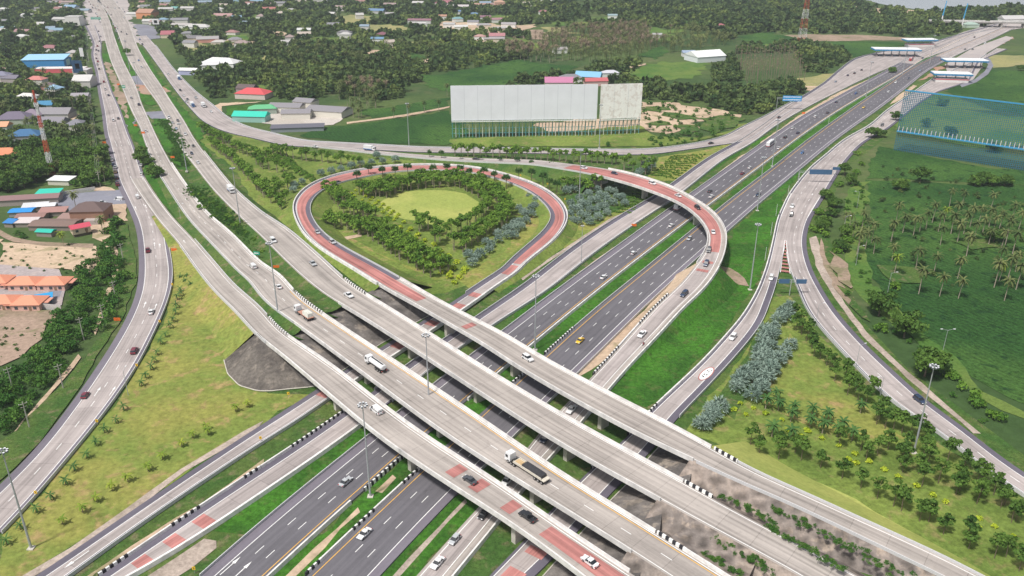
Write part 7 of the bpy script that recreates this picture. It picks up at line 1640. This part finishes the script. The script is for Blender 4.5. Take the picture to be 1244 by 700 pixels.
for c, u, v, n, rz in sl:
    if n == 0: 
        g = U(*PX(c, u, v), -.4)
        if 'p' not in SL: SL['p'] = empty('marker_pole'); mb = MB(); mb.tube((0, 0, 0), (0, 0, 6.5), .1, .07, 5); mb.build('shaft', M_MW, SL['p']); mb = MB(); mb.box(0, 0, 6.3, .25, .25, .35); mb.build('cap', M_GALV, SL['p']); o = SL['p']
        else: o = dup_tree(SL['p'])
        o.location = (g[0], g[1], -.4); tag(o, 'plain white pole on the bright grass left of the right hand road', 'pole', 'white poles'); continue
    if n not in SL: SL[n] = street_lamp(n); o = SL[n]
    else: o = dup_tree(SL[n])
    g = U(*PX(c, u, v), 0); o.location = (g[0], g[1], -.1); o.rotation_euler = (0, 0, math.radians(rz)); tag(o, 'slim street lamp with two arms on the field bank' if n == 2 else 'slim single arm street lamp beside a road', 'street lamp', 'street lamps')
# concrete power poles with wires down the left side
pp = [('b1', 475, 222), ('a1', 450, 640), ('a1', 432, 520), ('a1', 425, 400), ('a1', 420, 290), ('a1', 415, 190)]; PPO = None; tops = []
pp2 = [('b1', 585, 580), ('c1', 300, 495), ('c1', 550, 85), ('c1', 495, 200), ('c1', 397, 265), ('c1', 140, 680), ('c1', 65, 510)]
def pole_at(c, u, v, label, grp, rz=0, h=9.5):
    global PPO
    if PPO is None:
        PPO = empty('power_pole'); mb = MB(); mb.box(0, 0, -.4, .34, .34, h+.4, tx=.6, ty=.6); mb.build('post', M_PIER, PPO); mb = MB(); mb.box(0, 0, h-.8, 2.4, .14, .14); mb.box(0, 0, h-1.9, 1.8, .12, .12); mb.build('crossarm', M_PIER, PPO)
        for x in (-1.1, 0, 1.1): mb = MB(); mb.tube((x, 0, h-.66), (x, 0, h-.35), .07, .05, 6); mb.build('insulator', M_MW, PPO)
        o = PPO
    else: o = dup_tree(PPO)
    g = U(*PX(c, u, v), -.4); o.location = (g[0], g[1], -.4); o.rotation_euler = (0, 0, rz); tag(o, label, 'power pole', grp); return (g[0], g[1])
T_ = [pole_at(*q, 'concrete power pole with crossarms beside the left slip road', 'power poles beside the left slip road', .3) for q in pp]
mb = MB()
for a, b in zip(T_[:-1], T_[1:]):
    for dx in (-1.1, 0, 1.1):
        n = 6; pts = [(a[0]+(b[0]-a[0])*t/n+dx, a[1]+(b[1]-a[1])*t/n, 8.9-1.0*math.sin(math.pi*t/n)) for t in range(n+1)]
        for p, q in zip(pts[:-1], pts[1:]): mb.tube(p, q, .035, seg=3, cap=False)
tag(mb.build('power_line', plain('wire_grey', (.35, .35, .36))), 'three drooping wires strung along the left power poles', 'power line')
for q in pp2: pole_at(*q, 'concrete pole standing in the thicket left of the slip road', 'poles in the thicket', .8)
# gantries and signs
M_SIGNB = plain('sign_blue', (.06, .13, .24), rough=.4, var=.06); M_SIGNB2 = plain('sign_bright_blue', (.03, .28, .62), rough=.4); M_SIGNG = plain('sign_green', (.02, .32, .20), rough=.4); M_ORNG = plain('works_orange', (.75, .16, .03), rough=.5); M_YS = plain('sign_yellow', (.8, .50, .04), rough=.5)
def panel(mb, x0, x1, z0, z1, y): mb.box((x0+x1)/2, y, z0, x1-x0, .18, z1-z0)
def sign(px, zb, spec, label, rz=0, name='gantry_sign', cat='sign'):
    """spec: posts [(x,h)], beams [(x0,x1,z)], panels [(x0,x1,z0,z1,mat,rows)]"""
    g = U(px[0], px[1], zb); o = empty(name, (g[0], g[1], zb), math.radians(rz)); tag(o, label, cat)
    for x, h in spec[0]: mb = MB(); mb.tube((x, 0, -.3), (x, 0, h), .2, .16, 8); mb.build('post', M_GALV, o)
    for x0, x1, z in spec[1]: mb = MB(); mb.box((x0+x1)/2, 0, z, x1-x0, .25, .25); mb.box((x0+x1)/2, 0, z-.9, x1-x0, .2, .2); mb.build('beam', M_GALV, o)
    for x0, x1, z0, z1, m, rows in spec[2]:
        mb = MB(); panel(mb, x0, x1, z0, z1, -.28); p = mb.build('panel', m, o)
        if rows:
            mb = MB(); rg = random.Random(int(x0*7+px[0]))
            for k in range(rows):
                zz = z0+(k+.35)*(z1-z0)/rows; x = x0+.4
                while x < x1-.7: w = rg.uniform(.18, .5); mb.box(x+w/2, -.39, zz, w, .03, (z1-z0)/rows*.35); x += w+.14
            mb.build('lettering', M_WHITE, p)
    return o
sign((959, 358), -.2, ([(0, 6.8)], [(-5.6, 6.6, 6.6)], [(-5.2, -.8, 5.2, 7.2, M_SIGNB, 0), (2.0, 6.2, 5.2, 7.2, M_SIGNB, 0)]), 'twin blue overhead signs on one post at the fork of the right hand roads', -2)
sign((969, 222), -.2, ([(0, 7)], [(0, 20, 7)], [(6, 19, 5.4, 8.4, M_SIGNB, 0)]), 'long blue cantilever sign over the wide right hand road', -4); 
sign((1015, 213), -.2, ([(0, 5)], [(-1, 1, 4.8)], [(-2.4, 2.4, 3.4, 5.2, M_SIGNB, 0)]), 'short blue sign half hidden in the bushes right of the road', -4)
sign((943, 133), -.2, ([(0, 10)], [(0, 18, 9.4)], [(4, 19, 7.0, 11.4, M_SIGNB2, 2)]), 'bright blue overhead sign on the far side approach to the toll plaza', -6)
sign((146, 92), -.2, ([], [], []), 'x') if False else None
sign((111, 30), 0, ([(0, 8)], [(0, 15, 8)], [(1, 15, 7, 10.5, M_SIGNG, 2)]), 'green overhead sign across the far left highway', 4)
sign((151, 110), 0, ([(0, 3)], [], [(-1.6, 1.6, 2.2, 4.6, M_SIGNG, 1)]), 'small green sign by the old highway'); sign((313, 313), 4.2, ([(0, 2.6)], [], [(-1.5, 1.5, 1.4, 3.0, M_SIGNG, 1)]), 'small green sign beside the white van on the climbing road', -12)
sign((97, 95), -.4, ([(-2.5, 14), (2.5, 14)], [], [(-5, 5, 5, 17, plain('board_navy', (.03, .08, .16)), 0), (-2, 2.2, 9, 14, plain('board_red', (.6, .08, .06)), 0)]), 'tall dark advertising board with a red emblem at the left'); sign((102, 78), -.4, ([(0, 16)], [], [(-2, 2, 8, 17, M_MW, 0)]), 'narrow white advertising board behind the dark one')
sign((191, 38), -.4, ([(0, 14)], [], [(-4.5, 4.5, 9, 16, M_MW, 0), (-2.2, 2.2, 10.4, 14.4, plain('board_ochre', (.6, .35, .08)), 0)]), 'white sign board with an ochre emblem at the filling station'); sign((115, 226), -.4, ([(-1.5, 2), (1.5, 2)], [], [(-2.2, 2.2, 1.6, 4.8, M_MW, 0)]), 'blank white board at the top corner of the car park')
for p, zb, l in (((212, 306), 0, 'orange works board at the gore of the slip road'), ((143, 391), -.4, 'orange works board lying in the grass left of the slip road'), ((210, 193), 1, 'orange works board between the second and third roads'), ((127, 175), -.4, 'orange works board beside the parked pickups'), ((144, 104), -.3, 'far orange works board by the old highway'), ((165, 154), -.3, 'orange works board on the strip by the old highway'), ((336, 327), 4, 'small orange works board near the truck masts'), ((174, 163), -.3, 'second orange works board on the old highway strip'), ((116, 100), -.4, 'orange works board by the shop row'), ((770, 276), -.4, 'orange works board beside the straight service road'), ((976, 139), -.4, 'orange board on the far verge before the toll plaza')):
    g = U(*p, zb); o = empty('works_board', (g[0], g[1], zb)); tag(o, l, 'sign', 'orange works boards'); 
    for x in (-.9, .9): mb = MB(); mb.box(x, 0, 0, .1, .1, 1.2); mb.build('leg', M_GALV, o)
    mb = MB(); mb.box(0, -.08, .5, 2.6, .08, 1.3); mb.build('board', M_ORNG, o)
for i, (c, u, v) in enumerate((('c1', 815, 12), ('c1', 756, 187), ('c1', 648, 395), ('c1', 460, 660), ('c1', 1028, 42), ('d1', 172, 318), ('d1', 918, 678), ('c2', 158, 530), ('b3', 48, 175), ('b3', 175, 215), ('b3', 258, 288), ('d1', 1232, 60))):
    g = U(*PX(c, u, v), .2); o = empty('chevron_sign', (g[0], g[1], -.2)); tag(o, 'little yellow chevron sign on a post beside the road', 'sign', 'yellow chevron signs'); mb = MB(); mb.tube((0, 0, -.2), (0, 0, 1.6), .05, seg=5); mb.build('post', M_GALV, o); mb = MB(); mb.box(0, -.08, 1.0, .8, .05, 1.0); b_ = mb.build('plate', M_YS, o)
    mb = MB(); mb.quad((-.2, -.11, 1.2), (0, -.11, 1.2), (.2, -.11, 1.5), (0, -.11, 1.5)); mb.quad((0, -.11, 1.5), (.2, -.11, 1.5), (0, -.11, 1.8), (-.2, -.11, 1.8)); mb.build('chevron', M_CHAS, b_)
# --- road paint: circle, arrows, hatched gores
r = R['inner_branch']; dc, oc = r.near_px(925, 425, 'c3'); hw = float(np.interp(dc, r.s, r.h))
def disc(mb, a, b, dz, n=28):
    P_ = [r.at(dc+b*math.sin(2*math.pi*k/n), (0, oc+a*math.cos(2*math.pi*k/n)), dz) for k in range(n)]; mb.face(P_[::-1])
for a, b, dz, m_, nm in ((1.9, 5.6, .05, M_RED, 'red_circle_paint'), (1.55, 4.9, .056, M_WHITE, 'white_circle_paint')): mb = MB(); disc(mb, a, b, dz); tag(mb.build(nm, m_), kind='structure')
mb = MB()
for (o_, s_, w_, l_) in ((-.6, -3.0, .35, .6), (-.2, -1.6, .3, 1.0), (.5, -2.2, .3, 1.2), (-.4, .6, .3, 1.2), (.4, .8, .4, 1.0), (0, 2.6, .45, .8), (.6, 2.2, .3, .8)):
    r.strip(mb, (0, oc+o_-w_/2), (0, oc+o_+w_/2), .062, dc+s_-l_/2, dc+s_+l_/2)
tag(mb.build('circle_lettering', M_CHAS), kind='structure')
def arrow(rn, c, u, v, dirn=1, ln=7.0):
    q = R[rn]; d, o_ = q.near_px(u, v, c); mb = MB(); f = lambda s, w, z=.055: q.at(d+s*dirn, (0, o_+w), z)
    mb.face([f(-ln/2, -.12), f(-ln/2, .12), f(ln*.15, .12), f(ln*.15, -.12)][::(1 if dirn > 0 else -1)]); mb.face([f(ln*.15, -.5), f(ln*.15, .5), f(ln/2, 0)][::(1 if dirn > 0 else -1)])
    tag(mb.build('arrow_marking', M_WHITE), kind='structure')
for a in (('north_carriageway', 'd2', -240, 680, 1), ('north_carriageway', 'd2', -200, 700, 1)): pass
arrow('north_carriageway', 'p', 276, 691, 1); arrow('north_carriageway', 'p', 293, 694, 1)
for c, u, v in (('c1', 525, 515), ('c1', 458, 512), ('c1', 738, 100), ('c1', 683, 100), ('b1', 730, 495), ('b1', 755, 500), ('b1', 690, 318), ('b1', 640, 320)): arrow('left_slip_road', c, u, v, -1, 6)
arrow('loop_exit_road', 'd1', 350, 630, -1); arrow('slip_road_west', 'b1', 870, 480, -1, 5)
def hatch(rn, c, u0, v0, u1, v1, w0, w1, n=9):
    q = R[rn]; d0, o0 = q.near_px(u0, v0, c); d1, o1 = q.near_px(u1, v1, c); mb = MB(); me = MB()
    for k in range(n):
        t = (k+.5)/n; d = d0+(d1-d0)*t; o_ = o0+(o1-o0)*t; w = w0+(w1-w0)*t; s = (d1-d0)/n*.45; mb.quad(*[q.at(d+a, (0, o_+b), .06) for a, b in ((-s/2, -w/2), (-s/2, w/2), (s/2, w/2), (s/2, -w/2))][::(1 if s > 0 else -1)])
    tag(mb.build('red_hatching', M_RED), kind='structure')
    for sg in (-1, 1):
        P0, P1 = q.at(d0, (0, o0+sg*w0/2), .064), q.at(d1, (0, o1+sg*w1/2), .064); n_ = (P1[1]-P0[1], -(P1[0]-P0[0])); L_ = math.hypot(*n_); ox, oy = n_[0]/L_*.14, n_[1]/L_*.14
        me.quad((P0[0]-ox, P0[1]-oy, P0[2]), (P0[0]+ox, P0[1]+oy, P0[2]), (P1[0]+ox, P1[1]+oy, P1[2]), (P1[0]-ox, P1[1]-oy, P1[2]))
    tag(me.build('white_gore_line', M_WHITE), kind='structure')
hatch('left_slip_road', 'b1', 725, 325, 805, 465, .6, 4.6, 11); hatch('inner_branch', 'b4', 118, 470, 115, 635, .5, 4.2, 10)
# --- air
mb = MB(); mb.box(0, 2400, -1.6, 7200, 6400, 154); hz = mb.build('haze', []); m = bpy.data.materials.new('air'); m.use_nodes = True; t = m.node_tree; t.nodes.remove(t.nodes['Principled BSDF']); pv = t.nodes.new('ShaderNodeVolumePrincipled')
pv.inputs['Color'].default_value = (.84, .91, 1, 1); pv.inputs['Density'].default_value = .00011; pv.inputs['Anisotropy'].default_value = .2; t.links.new(pv.outputs[0], t.nodes['Material Output'].inputs['Volume']); hz.data.materials.append(m); tag(hz, 'thin bluish air over the far countryside', 'haze', kind='stuff')
